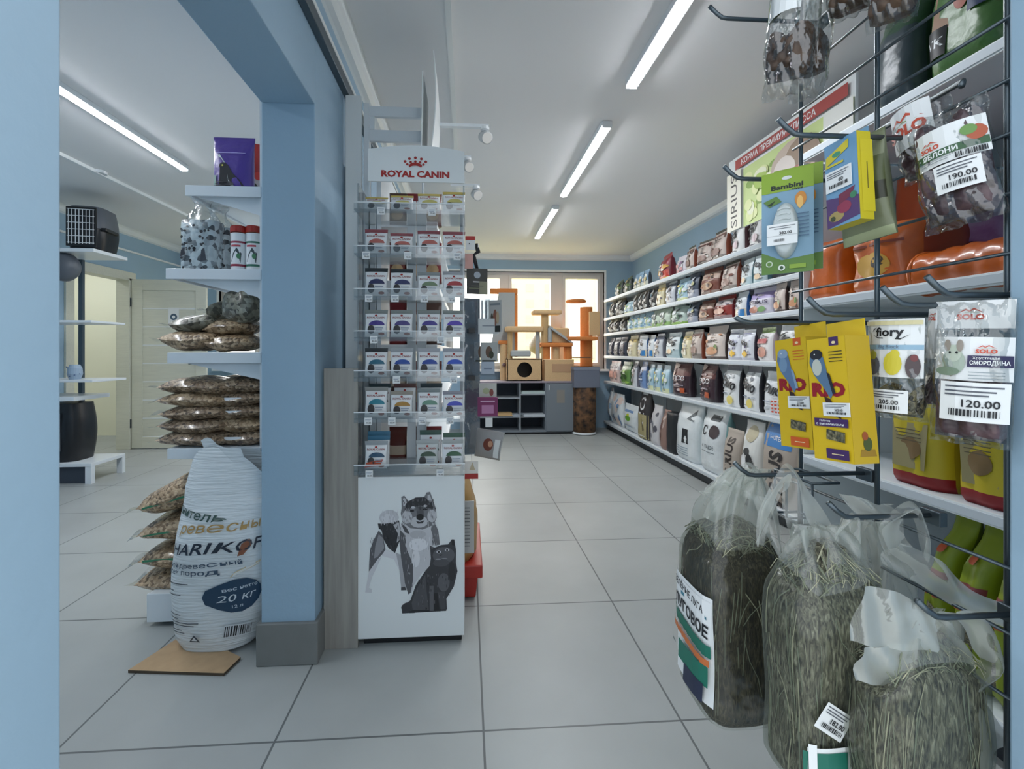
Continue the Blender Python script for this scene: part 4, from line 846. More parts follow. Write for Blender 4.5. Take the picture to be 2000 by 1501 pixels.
BLK = C((30, 32, 36)); 
def style(kind, w, h):
    """-> front, side, bands, items"""
    c = lambda *a: C(a, .38, True)
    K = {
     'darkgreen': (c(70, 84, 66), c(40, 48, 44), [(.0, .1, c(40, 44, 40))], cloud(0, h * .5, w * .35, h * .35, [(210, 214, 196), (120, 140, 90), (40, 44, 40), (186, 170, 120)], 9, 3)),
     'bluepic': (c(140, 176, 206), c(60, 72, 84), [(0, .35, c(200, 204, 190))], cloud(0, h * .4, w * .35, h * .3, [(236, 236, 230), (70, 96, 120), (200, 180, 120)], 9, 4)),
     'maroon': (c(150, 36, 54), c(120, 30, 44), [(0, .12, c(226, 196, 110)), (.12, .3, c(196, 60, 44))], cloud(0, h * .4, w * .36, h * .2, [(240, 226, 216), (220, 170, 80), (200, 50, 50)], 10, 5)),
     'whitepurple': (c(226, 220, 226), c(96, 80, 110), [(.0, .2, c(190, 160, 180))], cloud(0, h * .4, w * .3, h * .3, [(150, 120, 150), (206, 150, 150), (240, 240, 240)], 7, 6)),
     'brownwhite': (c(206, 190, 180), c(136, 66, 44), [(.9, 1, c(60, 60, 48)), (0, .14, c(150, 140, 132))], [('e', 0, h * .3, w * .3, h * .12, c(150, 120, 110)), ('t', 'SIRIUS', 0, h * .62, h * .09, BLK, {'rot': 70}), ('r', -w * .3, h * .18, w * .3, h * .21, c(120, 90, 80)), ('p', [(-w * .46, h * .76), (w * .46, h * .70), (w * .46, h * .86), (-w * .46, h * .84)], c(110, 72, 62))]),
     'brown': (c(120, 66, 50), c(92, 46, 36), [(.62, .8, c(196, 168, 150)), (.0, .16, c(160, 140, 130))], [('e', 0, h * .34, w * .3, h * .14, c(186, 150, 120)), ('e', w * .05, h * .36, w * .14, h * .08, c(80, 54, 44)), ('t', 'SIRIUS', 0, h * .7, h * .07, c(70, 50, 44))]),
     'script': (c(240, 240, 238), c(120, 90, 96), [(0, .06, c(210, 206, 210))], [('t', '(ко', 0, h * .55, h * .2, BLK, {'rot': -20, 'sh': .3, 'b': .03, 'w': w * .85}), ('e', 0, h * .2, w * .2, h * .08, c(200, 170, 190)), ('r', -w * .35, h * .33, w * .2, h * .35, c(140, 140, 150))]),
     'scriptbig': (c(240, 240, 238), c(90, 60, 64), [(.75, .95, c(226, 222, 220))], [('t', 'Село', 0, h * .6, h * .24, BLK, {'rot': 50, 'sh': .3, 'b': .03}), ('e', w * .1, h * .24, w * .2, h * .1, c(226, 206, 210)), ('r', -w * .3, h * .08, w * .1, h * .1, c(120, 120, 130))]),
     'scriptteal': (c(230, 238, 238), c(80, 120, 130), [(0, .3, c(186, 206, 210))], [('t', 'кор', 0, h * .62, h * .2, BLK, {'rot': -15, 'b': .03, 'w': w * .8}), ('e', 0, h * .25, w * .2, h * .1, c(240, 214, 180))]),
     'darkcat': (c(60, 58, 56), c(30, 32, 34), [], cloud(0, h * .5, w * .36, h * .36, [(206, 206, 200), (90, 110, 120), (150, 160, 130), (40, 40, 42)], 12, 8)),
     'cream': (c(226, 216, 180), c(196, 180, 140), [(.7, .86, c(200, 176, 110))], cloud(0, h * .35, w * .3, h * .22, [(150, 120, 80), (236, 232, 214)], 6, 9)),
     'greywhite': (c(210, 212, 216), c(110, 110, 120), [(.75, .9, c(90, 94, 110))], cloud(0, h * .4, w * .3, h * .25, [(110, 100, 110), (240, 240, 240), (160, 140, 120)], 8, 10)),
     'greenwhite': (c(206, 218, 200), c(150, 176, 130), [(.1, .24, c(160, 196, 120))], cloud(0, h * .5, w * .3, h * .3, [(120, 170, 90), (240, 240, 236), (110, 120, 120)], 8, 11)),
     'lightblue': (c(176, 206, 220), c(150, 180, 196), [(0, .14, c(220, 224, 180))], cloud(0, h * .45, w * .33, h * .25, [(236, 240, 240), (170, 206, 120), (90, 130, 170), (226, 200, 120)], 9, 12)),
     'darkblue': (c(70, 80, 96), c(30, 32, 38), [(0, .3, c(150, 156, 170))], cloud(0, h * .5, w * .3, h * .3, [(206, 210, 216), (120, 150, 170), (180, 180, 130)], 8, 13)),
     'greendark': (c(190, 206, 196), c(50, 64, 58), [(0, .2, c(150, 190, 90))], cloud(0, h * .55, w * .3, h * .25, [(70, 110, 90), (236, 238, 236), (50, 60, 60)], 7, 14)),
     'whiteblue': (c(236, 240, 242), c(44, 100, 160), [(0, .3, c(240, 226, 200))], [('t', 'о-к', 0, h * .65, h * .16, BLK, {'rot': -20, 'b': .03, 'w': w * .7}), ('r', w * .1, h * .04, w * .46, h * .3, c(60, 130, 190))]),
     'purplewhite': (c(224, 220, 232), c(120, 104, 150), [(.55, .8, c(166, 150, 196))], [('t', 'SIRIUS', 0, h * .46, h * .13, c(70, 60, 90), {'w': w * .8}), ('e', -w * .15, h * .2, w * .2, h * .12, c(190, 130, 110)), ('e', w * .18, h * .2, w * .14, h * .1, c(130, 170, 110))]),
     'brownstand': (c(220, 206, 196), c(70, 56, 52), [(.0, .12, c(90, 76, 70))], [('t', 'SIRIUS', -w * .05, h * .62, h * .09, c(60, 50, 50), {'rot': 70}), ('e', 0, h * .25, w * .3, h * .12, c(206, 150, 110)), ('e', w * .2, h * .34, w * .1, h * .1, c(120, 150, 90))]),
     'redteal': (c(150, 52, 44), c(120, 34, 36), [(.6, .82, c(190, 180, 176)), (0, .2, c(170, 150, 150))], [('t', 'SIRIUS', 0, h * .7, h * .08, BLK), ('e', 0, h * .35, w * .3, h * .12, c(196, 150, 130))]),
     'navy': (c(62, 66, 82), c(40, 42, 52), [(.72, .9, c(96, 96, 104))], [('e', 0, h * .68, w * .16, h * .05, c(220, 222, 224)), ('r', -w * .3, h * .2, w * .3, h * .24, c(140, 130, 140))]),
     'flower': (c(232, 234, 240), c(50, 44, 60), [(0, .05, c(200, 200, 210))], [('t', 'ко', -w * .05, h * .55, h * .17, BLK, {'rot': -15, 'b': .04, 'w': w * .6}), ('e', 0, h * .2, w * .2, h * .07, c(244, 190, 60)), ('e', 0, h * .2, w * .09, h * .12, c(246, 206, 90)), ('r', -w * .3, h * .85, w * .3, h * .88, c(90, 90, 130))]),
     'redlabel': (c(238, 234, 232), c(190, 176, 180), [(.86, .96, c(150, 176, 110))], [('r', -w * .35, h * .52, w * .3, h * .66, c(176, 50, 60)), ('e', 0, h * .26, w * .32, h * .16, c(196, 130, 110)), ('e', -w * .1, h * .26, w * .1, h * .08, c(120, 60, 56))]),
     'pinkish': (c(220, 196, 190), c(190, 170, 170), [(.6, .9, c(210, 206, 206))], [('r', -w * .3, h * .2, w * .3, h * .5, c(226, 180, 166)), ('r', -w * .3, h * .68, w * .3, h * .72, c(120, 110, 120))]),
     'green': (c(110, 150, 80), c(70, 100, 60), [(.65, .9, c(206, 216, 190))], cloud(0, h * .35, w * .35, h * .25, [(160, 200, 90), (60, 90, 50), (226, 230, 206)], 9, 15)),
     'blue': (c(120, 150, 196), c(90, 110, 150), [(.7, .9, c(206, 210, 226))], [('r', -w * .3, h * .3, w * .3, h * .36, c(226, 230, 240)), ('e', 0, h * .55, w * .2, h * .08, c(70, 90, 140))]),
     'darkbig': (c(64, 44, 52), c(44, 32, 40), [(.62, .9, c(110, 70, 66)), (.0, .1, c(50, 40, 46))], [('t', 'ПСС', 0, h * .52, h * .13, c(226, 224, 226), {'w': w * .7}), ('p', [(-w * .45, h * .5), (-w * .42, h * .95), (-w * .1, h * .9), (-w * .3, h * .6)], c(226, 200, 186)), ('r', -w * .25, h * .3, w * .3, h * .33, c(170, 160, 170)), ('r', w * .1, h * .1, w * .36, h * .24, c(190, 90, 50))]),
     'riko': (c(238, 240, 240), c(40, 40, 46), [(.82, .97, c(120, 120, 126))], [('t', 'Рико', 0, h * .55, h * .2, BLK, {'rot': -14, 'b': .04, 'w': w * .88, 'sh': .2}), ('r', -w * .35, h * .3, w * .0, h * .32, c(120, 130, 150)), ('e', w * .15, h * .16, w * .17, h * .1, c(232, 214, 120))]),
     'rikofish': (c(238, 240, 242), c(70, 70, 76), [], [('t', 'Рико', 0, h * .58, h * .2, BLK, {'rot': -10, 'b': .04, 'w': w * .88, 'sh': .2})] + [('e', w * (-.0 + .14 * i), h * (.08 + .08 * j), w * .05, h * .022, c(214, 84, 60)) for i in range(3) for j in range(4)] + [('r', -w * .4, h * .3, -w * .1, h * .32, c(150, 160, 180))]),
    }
    return K[kind]
WORDS = {'darkgreen': 'dark green printed', 'bluepic': 'blue and cream printed', 'maroon': 'maroon and yellow', 'whitepurple': 'white and mauve', 'brownwhite': 'white-fronted brown-sided', 'brown': 'dark brown', 'script': 'white black-script', 'scriptbig': 'big white black-script', 'scriptteal': 'teal and white script', 'darkcat': 'black printed', 'cream': 'cream', 'greywhite': 'grey and white', 'greenwhite': 'white and light green', 'lightblue': 'light blue', 'darkblue': 'dark blue-grey', 'greendark': 'white and dark green', 'whiteblue': 'white blue-sided', 'purplewhite': 'white and purple', 'brownstand': 'white and dark brown', 'redteal': 'dark red', 'navy': 'navy', 'flower': 'white yellow-flower', 'redlabel': 'white red-label', 'pinkish': 'pale pink', 'green': 'grassy green', 'blue': 'mid blue', 'darkbig': 'big maroon-black', 'riko': 'white black-script yellow-spot', 'rikofish': 'white script bag with red dots'}
CLUT = {'brown': [(196, 160, 130), (60, 36, 30), (150, 90, 70), (220, 206, 190)], 'brownwhite': [(120, 70, 56), (90, 60, 52), (226, 220, 212), (60, 50, 50)], 'brownstand': [(120, 80, 64), (70, 56, 52), (230, 224, 214), (190, 130, 90)], 'redteal': [(90, 30, 30), (220, 190, 180), (120, 110, 120)],
 'darkbig': [(150, 120, 120), (90, 60, 66), (210, 190, 186)], 'navy': [(110, 110, 124), (30, 32, 40), (170, 170, 176)], 'darkcat': [(200, 200, 196), (20, 22, 24), (110, 120, 110), (150, 140, 110)], 'lightblue': [(240, 244, 240), (120, 160, 196), (150, 190, 110), (70, 110, 150)],
 'riko': [(200, 204, 208), (150, 154, 160), (226, 226, 226)], 'rikofish': [(200, 204, 208), (226, 226, 226)], 'flower': [(190, 190, 210), (110, 100, 130), (230, 226, 220)], 'green': [(60, 100, 50), (190, 214, 130), (226, 232, 200)]}
SHN = ['bottom deck', 'second shelf from the floor', 'third shelf from the floor', 'fourth shelf from the floor', 'fifth shelf from the floor', 'top shelf']
rows_ = {
 5: [(1196, 1226, 2, 546, 'darkgreen'), (1232, 1263, 3, 533, 'bluepic'), (1273, 1313, 1, 499, 'maroon'), (1315, 1333, 1, 502, 'whitepurple'), (1334, 1352, 1, 484, 'brownwhite'), (1353, 1378, 1, 472, 'brownwhite'), (1379, 1410, 1, 452, 'brownwhite'), (1413, 1446, 1, 422, 'scriptbig'), (1448, 1484, 1, 408, 'scriptbig')],
 4: [(1177, 1212, 2, 578, 'darkcat'), (1214, 1230, 1, 590, 'lightblue'), (1231, 1275, 4, 570, 'darkcat'), (1277, 1291, 1, 556, 'cream'), (1292, 1312, 1, 552, 'greywhite'), (1313, 1335, 1, 545, 'lightblue'), (1336, 1358, 1, 536, 'darkblue'), (1360, 1393, 1, 526, 'brown'), (1395, 1430, 1, 512, 'brownwhite'), (1432, 1460, 1, 508, 'scriptteal'), (1462, 1490, 1, 500, 'scriptteal')],
 3: [(1180, 1216, 3, 617, 'darkcat'), (1218, 1264, 4, 612, 'lightblue'), (1266, 1303, 2, 598, 'greenwhite'), (1304, 1330, 1, 590, 'greendark'), (1332, 1355, 1, 584, 'darkblue'), (1357, 1384, 1, 588, 'brown'), (1386, 1424, 1, 574, 'redteal'), (1426, 1455, 1, 566, 'whiteblue'), (1456, 1502, 1, 540, 'purplewhite'), (1504, 1530, 1, 552, 'brownstand'), (1532, 1558, 1, 545, 'brownstand')],
 2: [(1172, 1215, 3, 660, 'navy'), (1217, 1240, 1, 656, 'cream'), (1241, 1270, 2, 655, 'whiteblue'), (1271, 1290, 1, 652, 'greywhite'), (1291, 1322, 1, 650, 'scriptteal'), (1323, 1343, 1, 648, 'cream'), (1344, 1366, 1, 644, 'brownwhite'), (1367, 1408, 1, 637, 'brownstand'), (1409, 1437, 1, 643, 'flower'), (1438, 1464, 1, 644, 'flower'), (1465, 1503, 1, 640, 'redlabel'), (1505, 1550, 1, 630, 'script')],
 1: [(1178, 1205, 2, 704, 'pinkish'), (1206, 1228, 1, 706, 'green'), (1229, 1242, 1, 705, 'greywhite'), (1243, 1258, 1, 706, 'blue'), (1259, 1303, 3, 712, 'lightblue'), (1305, 1344, 1, 700, 'darkbig'), (1346, 1400, 1, 698, 'darkbig'), (1403, 1438, 1, 708, 'riko'), (1440, 1478, 1, 712, 'riko'), (1479, 1524, 1, 725, 'rikofish')],
}
TOTAL = {}
for lv, runs in rows_.items():
    for (a, c_, n, py, kd) in runs: TOTAL[(lv, kd)] = TOTAL.get((lv, kd), 0) + n
seen = {}
ED = {}
for lv in sorted(rows_, reverse=True):
    for (a, c_, n, py, kd) in rows_[lv]:
        ya = Wx(a, 600, XF + .03).y; yb = Wx(c_, 600, XF + .03).y; ya = min(ya, 6.68)
        Lr = ya - yb; step = Lr / n; wv = min(.30, step * .9) if n > 1 or Lr < .34 else min(.30, Lr * .82)
        dpt = min(.13, wv * .5)
        hz = Wx((a + c_) / 2, py, XF + .06).z - LV[lv]
        top = (LV[lv + 1] - .03 - LV[lv]) if lv < 5 else 9
        hz = max(.12, min(hz, top))
        proto = None
        for k in range(n):
            yc = ya - step * (k + .5) + .0
            key = (lv, kd); seen[key] = seen.get(key, 0) + 1
            tot = TOTAL[key]; o_ = ORD[seen[key] - 1]
            lab = '%s food bag on the %s of the right wall' % (WORDS[kd], SHN[lv])
            lab = '%s food bag, %s on the right' % (WORDS[kd], SHN[lv].replace(' from the floor', ' up'))
            if tot > 1: lab += ', %s from the window' % o_
            loc = (XF + .035 + dpt / 2 + random.uniform(0, .03), yc, LV[lv] + .001); rz = R(-90 + random.uniform(-9, 9))
            grp = 'food bags on the %s of the right wall' % SHN[lv]
            if proto is None:
                f_, s_, bands, items = style(kd, wv, hz)
                q_ = random.Random(a + lv); pal = CLUT.get(kd, [(210, 206, 200), (120, 116, 120), (60, 60, 66)])
                extra = [('r', x_, y_, x_ + wv * q_.uniform(.08, .34), y_ + hz * .014, C(q_.choice(pal))) for x_, y_ in [(q_.uniform(-.42, .1) * wv, q_.uniform(.06, .84) * hz) for _ in range(8)]] + [('e', q_.uniform(-.36, .36) * wv, q_.uniform(.1, .8) * hz, wv * q_.uniform(.03, .1), hz * q_.uniform(.015, .05), C(q_.choice(pal))) for _ in range(10)]
                b, F = pouch(wv, dpt, hz, f_, s_, bands, extra + items, seed=lv * 31 + k + a)
                proto = thing('food_bag', lab, 'food bag', loc, rz, grp)
                bo_ = b.build('bag_body', proto, smooth=True); md = bo_.modifiers.new('edges', 'EDGE_SPLIT'); md.split_angle = R(50)
            else: dup(proto, loc, rz, label=lab, group=grp)
# a second row of bags behind, on the near bay stretch hidden by the grid is not seen
# ---- bottom deck: bulky sacks
def big(px0, px1, pyt, pyb, kindc, label, xoff=.0, tilt=0, items=None, seed=0, depth=.14, kind='gusset', side=None, name='food_sack', bands=(), flare=0, zb=None, rz=-90, crumple=0):
    X = XF + .012; zb = LV[0]; tilt = 0; pm = (px0 + px1) / 2
    a = Wx(px0, 700, X); c_ = Wx(px1, 700, X); a.y = min(a.y, 6.62); w_ = min(abs(a.y - c_.y) * .86, .5); z0 = max(Wx(pm, pyb, X).z, .005) if zb is None else zb; hh = Wx(pm, pyt, X).z - z0
    b, F = pouch(w_, depth, hh, kindc, side or kindc, bands, items(w_, hh) if items else [], seed=seed, kind=kind, flare=flare, nv=16)
    t = thing(name, label, 'food bag', (X + depth / 2, (a.y + c_.y) / 2, z0), R(rz), 'large bags along the bottom deck'); t.rotation_euler = (R(tilt), 0, R(rz))
    b.build('sack_body', t, smooth=True); return t
mat('milky_white', (228, 234, 236), .3, bump=1.0, bscale=9, var=.12, scale=11); mat('sirius_kraft', (176, 164, 152), .5)
zl = LV[0]
I = lambda *a: C(a)
big(1171, 1190, 755, 822, 'milky_white', 'crumpled white-blue bag at the window end of the bottom deck', seed=1, items=lambda w, h: cloud(0, h * .5, w * .4, h * .4, [(150, 180, 206), (190, 206, 216)], 8, 21), kind='flat', zb=zl)
big(1188, 1212, 768, 832, 'milky_white', 'crumpled white bag, second from the window on the bottom deck', seed=2, items=lambda w, h: cloud(0, h * .5, w * .4, h * .4, [(120, 150, 186), (230, 210, 200)], 8, 22), kind='flat', zb=zl)
big(1211, 1240, 790, 845, 'milky_white', 'white bag with green leaf mark on the bottom deck', seed=3, items=lambda w, h: [('e', 0, h * .5, w * .2, h * .1, I(110, 170, 60)), ('e', 0, h * .62, w * .1, h * .05, I(200, 210, 60)), ('r', -w * .35, h * .72, w * .3, h * .8, I(120, 150, 190)), ('r', -w * .3, h * .2, w * .3, h * .24, I(150, 170, 200))], kind='flat', zb=zl)
big(1241, 1264, 760, 866, I(60, 56, 58), 'tall black and tan bag with vertical white lettering on the bottom deck', seed=4, items=lambda w, h: [('t', 'LION', 0, h * .72, w * .5, I(226, 226, 226), {'rot': 90}), ('r', -w * .48, h * .02, w * .48, h * .5, I(176, 164, 120)), ('p', [(-w * .3, h * .1), (w * .3, h * .2), (0, h * .42)], I(120, 110, 80)), ('r', -w * .3, h * .06, w * .3, h * .08, I(230, 230, 220))], zb=zl)
big(1266, 1284, 790, 880, I(206, 204, 206), 'grey-white bag beside the black and tan one on the bottom deck', seed=5, items=lambda w, h: cloud(0, h * .5, w * .3, h * .3, [(150, 150, 160), (90, 90, 100)], 7, 23), zb=zl)
big(1285, 1300, 800, 892, I(150, 120, 110), 'narrow brown-pink bag on the bottom deck', seed=6, items=lambda w, h: cloud(0, h * .5, w * .3, h * .3, [(190, 170, 160), (110, 80, 76)], 5, 24), zb=zl)
big(1296, 1318, 806, 905, I(34, 36, 40), 'black glossy sack standing left of the white sacks', seed=7, xoff=-.05, zb=.06, kind='box')
big(1311, 1360, 786, 912, 'milky_white', 'big slumped white sack with black stamp on the bottom deck', seed=8, xoff=-.12, depth=.2, tilt=8, zb=.05, kind='gusset', flare=.05, items=lambda w, h: [('r', -w * .05, h * .3, w * .2, h * .55, BLK), ('e', w * .08, h * .38, w * .06, h * .03, WHITE), ('p', [(w * .05, h * .72), (w * .3, h * .9), (w * .35, h * .7)], I(90, 100, 106))] + [('r', -w * .3, h * (.1 + .04 * i), w * .2, h * (.11 + .04 * i), I(130, 150, 166)) for i in range(4)])
big(1358, 1410, 792, 930, 'milky_white', 'big white sack with teal edge, slumped beside the stamped sack', seed=9, xoff=-.14, depth=.2, tilt=8, zb=.03, side=I(150, 196, 196), items=lambda w, h: [('t', 'CITADEL', 0, h * .38, h * .06, I(90, 100, 106), {'w': w * .6}), ('r', -w * .3, h * .3, w * .25, h * .31, I(110, 120, 126)), ('e', w * .18, h * .62, w * .2, h * .1, I(60, 46, 50)), ('t', 'С', -w * .2, h * .62, h * .14, BLK), ('r', -w * .1, h * .78, w * .3, h * .86, I(70, 76, 80))])
def sir(w, h, txt='SIRIUS'): return [('t', txt, 0, h * .5, w * .42, I(56, 46, 42), {'rot': 90, 'w': h * .7, 'b': .03})]
big(1404, 1440, 838, 955, 'sirius_kraft', 'kraft sack with big vertical dark lettering, left of the speckled bag', seed=10, xoff=-.16, tilt=10, zb=.02, items=sir)
big(1440, 1480, 822, 975, I(226, 226, 222), 'white bag with black brush speckles on the bottom deck', seed=11, xoff=-.16, tilt=8, zb=.02, items=lambda w, h: [('e', 0, h * .82, w * .3, h * .12, I(190, 180, 150))] + cloud(0, h * .35, w * .36, h * .25, [(30, 30, 34), (60, 60, 60), (240, 240, 240)], 16, 25) + [('t', 'SIR', 0, h * .2, w * .4, BLK, {'rot': 90})])
big(1474, 1552, 806, 985, 'sirius_kraft', 'kraft sack with blue panels and large dark letters, near the hanging boxes', seed=12, xoff=-.18, tilt=4, zb=.02, depth=.18, side=I(190, 180, 160), items=lambda w, h: [('r', -w * .38, h * .62, w * .4, h * .97, I(64, 130, 196), 5), ('t', 'HOTEA', 0, h * .72, h * .05, WHITE), ('r', -w * .2, h * .88, w * .25, h * .9, I(200, 220, 236)), ('t', 'SIRIUS', w * .05, h * .28, w * .4, I(46, 40, 40), {'rot': 90, 'w': h * .62, 'b': .03})])
big(1552, 1630, 890, 1010, I(206, 196, 196), 'kraft sack with vertical letters and dark red foot behind the hay bags', seed=13, xoff=-.25, zb=.03, tilt=4, depth=.18, bands=[(0, .3, I(130, 44, 38))], items=lambda w, h: sir(w, h))

# ---- goods of the near bay behind the grid
def near(px0, px1, pyt, lz, w_=None, depth=.2, **k):
    pass
def nbag(px0, px1, pyt, z0, front, side, label, cat, items=(), bands=(), kind='gusset', depth=.22, xo=.03, name='food_bag', rz=-90, seed=0, hh=None):
    X = XN + xo; a = Wx(px0, 600, X); c_ = Wx(px1, 600, X); w_ = abs(a.y - c_.y) * .96; h_ = hh or Wx((px0 + px1) / 2, pyt, X).z - z0; h_ = min(h_, 1.965 - z0) if z0 < 1.5 and z0 > 1 else h_
    b, F = pouch(w_, depth, h_, front, side, bands, items(w_, h_) if items else [], seed=seed, kind=kind, nv=14)
    t = thing(name, label, cat, (X + depth / 2, (a.y + c_.y) / 2, z0), R(rz)); b.build('bag_body', t, smooth=True); return t
nbag(1690, 1778, 0, 2.0, C((54, 66, 72), .35, True), C((36, 60, 44), .35, True), 'dark grey-green sack on the top shelf behind the grid', 'food bag', bands=[(.55, 1, C((44, 72, 50), .35, True))], hh=.46, depth=.26, seed=41)
nbag(1782, 1990, 0, 2.0, C((62, 104, 44), .35, True), C((40, 60, 36), .35, True), 'green sack with brown animal and black crown badge on the top shelf', 'food bag', hh=.50, depth=.28, seed=42,
     items=lambda w, h: [('p', [(-w * .3, h * .3), (-w * .05, h * .3), (0, h * .5), (-w * .05, h * .72), (-w * .2, h * .74), (-w * .28, h * .55)], I(150, 116, 90)), ('e', -w * .14, h * .68, w * .09, h * .08, I(120, 88, 66)), ('e', w * .02, h * .42, w * .1, h * .06, I(150, 70, 50)), ('r', -w * .36, h * .14, -w * .14, h * .32, I(24, 26, 28)), ('t', 'VK', -w * .25, h * .23, h * .06, WHITE), ('r', w * .1, h * .3, w * .3, h * .38, I(60, 70, 100)), ('r', w * .1, h * .75, w * .45, h * .8, I(90, 140, 60))])
# orange crinkled tunnels and carriers on the middle shelf
def crinkle(px0, px1, py0, py1, X, label, bow=0, kind='pet tunnel', m='orange_crinkle'):
    a = Wx(px0, (py0 + py1) / 2, X); c_ = Wx(px1, (py0 + py1) / 2, X); L = abs(a.y - c_.y); r_ = (Wx((px0 + px1) / 2, py0, X).z - Wx((px0 + px1) / 2, py1, X).z) / 2
    t = thing('pet_tunnel', label, kind, (X + r_, (a.y + c_.y) / 2, Wx((px0 + px1) / 2, py1, X).z))
    def g(u, v):
        an = 2 * math.pi * u; rr_ = r_ * (1 + .04 * math.sin(2 * math.pi * v * 4.5) + .03 * math.sin(5 * an + 9 * v)); return (rr_ * math.cos(an), (v - .5) * L, r_ + rr_ * math.sin(an))
    MB().grid(g, 24, 28, m, closed_u=True).build('tube_body', t, smooth=True)
    for s_ in (-1, 1): MB().tube([(r_ * 1.0 * math.cos(R(q)), s_ * L / 2, r_ + r_ * math.sin(R(q))) for q in range(0, 360, 20)], .007, 'orange_crinkle', 6, closed=True).build('rim', t, smooth=True)
z_n = 1.366
crinkle(1775, 1990, 470, 562, XN + .02, 'translucent orange crinkle tunnel lying across the middle shelf behind the grid')
nbag(1562, 1640, 480, z_n, 'orange_crinkle', 'orange_crinkle', 'crumpled orange cover at the far end of the middle shelf', 'pet bed', kind='box', hh=.24, depth=.26, seed=43, name='pet_cover')
nbag(1645, 1770, 470, z_n, 'orange_crinkle', C((150, 60, 30), .4), 'dark orange printed pack beside the tunnel, behind the olive bag', 'pack', kind='box', hh=.24, depth=.3, seed=44, name='food_pack', items=lambda w, h: [('e', .0, h * .4, w * .28, h * .2, I(196, 150, 60)), ('e', w * .1, h * .45, w * .1, h * .1, I(60, 50, 40)), ('r', -w * .4, h * .7, w * .4, h * .74, I(120, 50, 30))])
nbag(1560, 1660, 374, z_n, C((222, 90, 36), .4), C((190, 66, 30), .4), 'bright orange box standing behind the blue and yellow box', 'box', kind='box', xo=.36, depth=.26, seed=45, name='storage_box')
nbag(1735, 1815, 335, z_n, C((206, 90, 40), .4), C((150, 60, 30), .4), 'orange pack with dark stripe, left of the apple treat bag', 'pack', kind='box', xo=.36, depth=.12, seed=46, name='food_pack', items=lambda w, h: [('p', [(-w * .5, h * .82), (w * .5, h * .9), (w * .5, h * .93), (-w * .5, h * .85)], BLK)])
nbag(1750, 1812, 282, z_n, WHITE, C((90, 150, 160)), 'white card with teal and yellow splash above the orange pack', 'card', kind='box', xo=.52, depth=.08, seed=47, name='toy_card', items=lambda w, h: [('e', -w * .2, h * .93, w * .2, h * .05, I(40, 150, 160)), ('e', w * .1, h * .95, w * .14, h * .03, I(240, 220, 60)), ('r', -w * .1, h * .86, w * .4, h * .87, I(120, 170, 120))])
nbag(1820, 1990, 380, z_n, C((92, 60, 96), .35, True), C((60, 40, 60), .35, True), 'dull violet sack on the middle shelf behind the apple treat bag', 'food bag', kind='box', xo=.36, depth=.26, seed=48, name='food_sack', bands=[(0, .25, C((160, 70, 40)))])
for px0, px1, lab, sd in ((1722, 1842, 'yellow pack with brown window and red foot, left of the pair on the low shelf', 51), (1852, 1985, 'yellow pack with brown window and red foot, right of the pair on the low shelf', 52)):
    nbag(px0, px1, 800, .70, C((196, 176, 40), .4), C((170, 150, 34)), lab, 'food pack', kind='box', hh=.30, depth=.2, seed=sd, name='food_pack', bands=[(0, .16, C((140, 30, 34)))], items=lambda w, h: [('p', [(-w * .3, h * .2), (w * .25, h * .2), (w * .3, h * .7), (-w * .35, h * .7)], I(150, 140, 100)), ('e', 0, h * .42, w * .2, h * .12, I(120, 96, 60))] + [('r', -w * .25, h * (.5 + .04 * i), w * .2, h * (.51 + .04 * i), I(90, 80, 60)) for i in range(4)])
for px0, px1, lab, sd in ((1795, 1845, 'olive green seed sack, left of the group below the low shelf', 53), (1848, 1915, 'olive green seed sack with red and teal stripes below the low shelf', 54), (1918, 1990, 'olive green seed sack with clear window nearest the right jamb', 55)):
    nbag(px0, px1, 1000, .14, C((132, 148, 30), .4), C((90, 104, 26)), lab, 'food bag', kind='gusset', hh=.50, depth=.26, seed=sd, items=lambda w, h: [('r', -w * .5, h * .58, w * .5, h * .62, I(130, 60, 60)), ('r', -w * .5, h * .5, w * .5, h * .56, I(60, 110, 120)), ('r', -w * .5, h * .46, w * .5, h * .48, I(170, 80, 50)), ('e', -w * .1, h * .76, w * .12, h * .03, I(200, 90, 50)), ('p', [(-w * .3, h * .1), (w * .3, h * .1), (w * .2, h * .4), (-w * .2, h * .42)], 'seed_mix')])
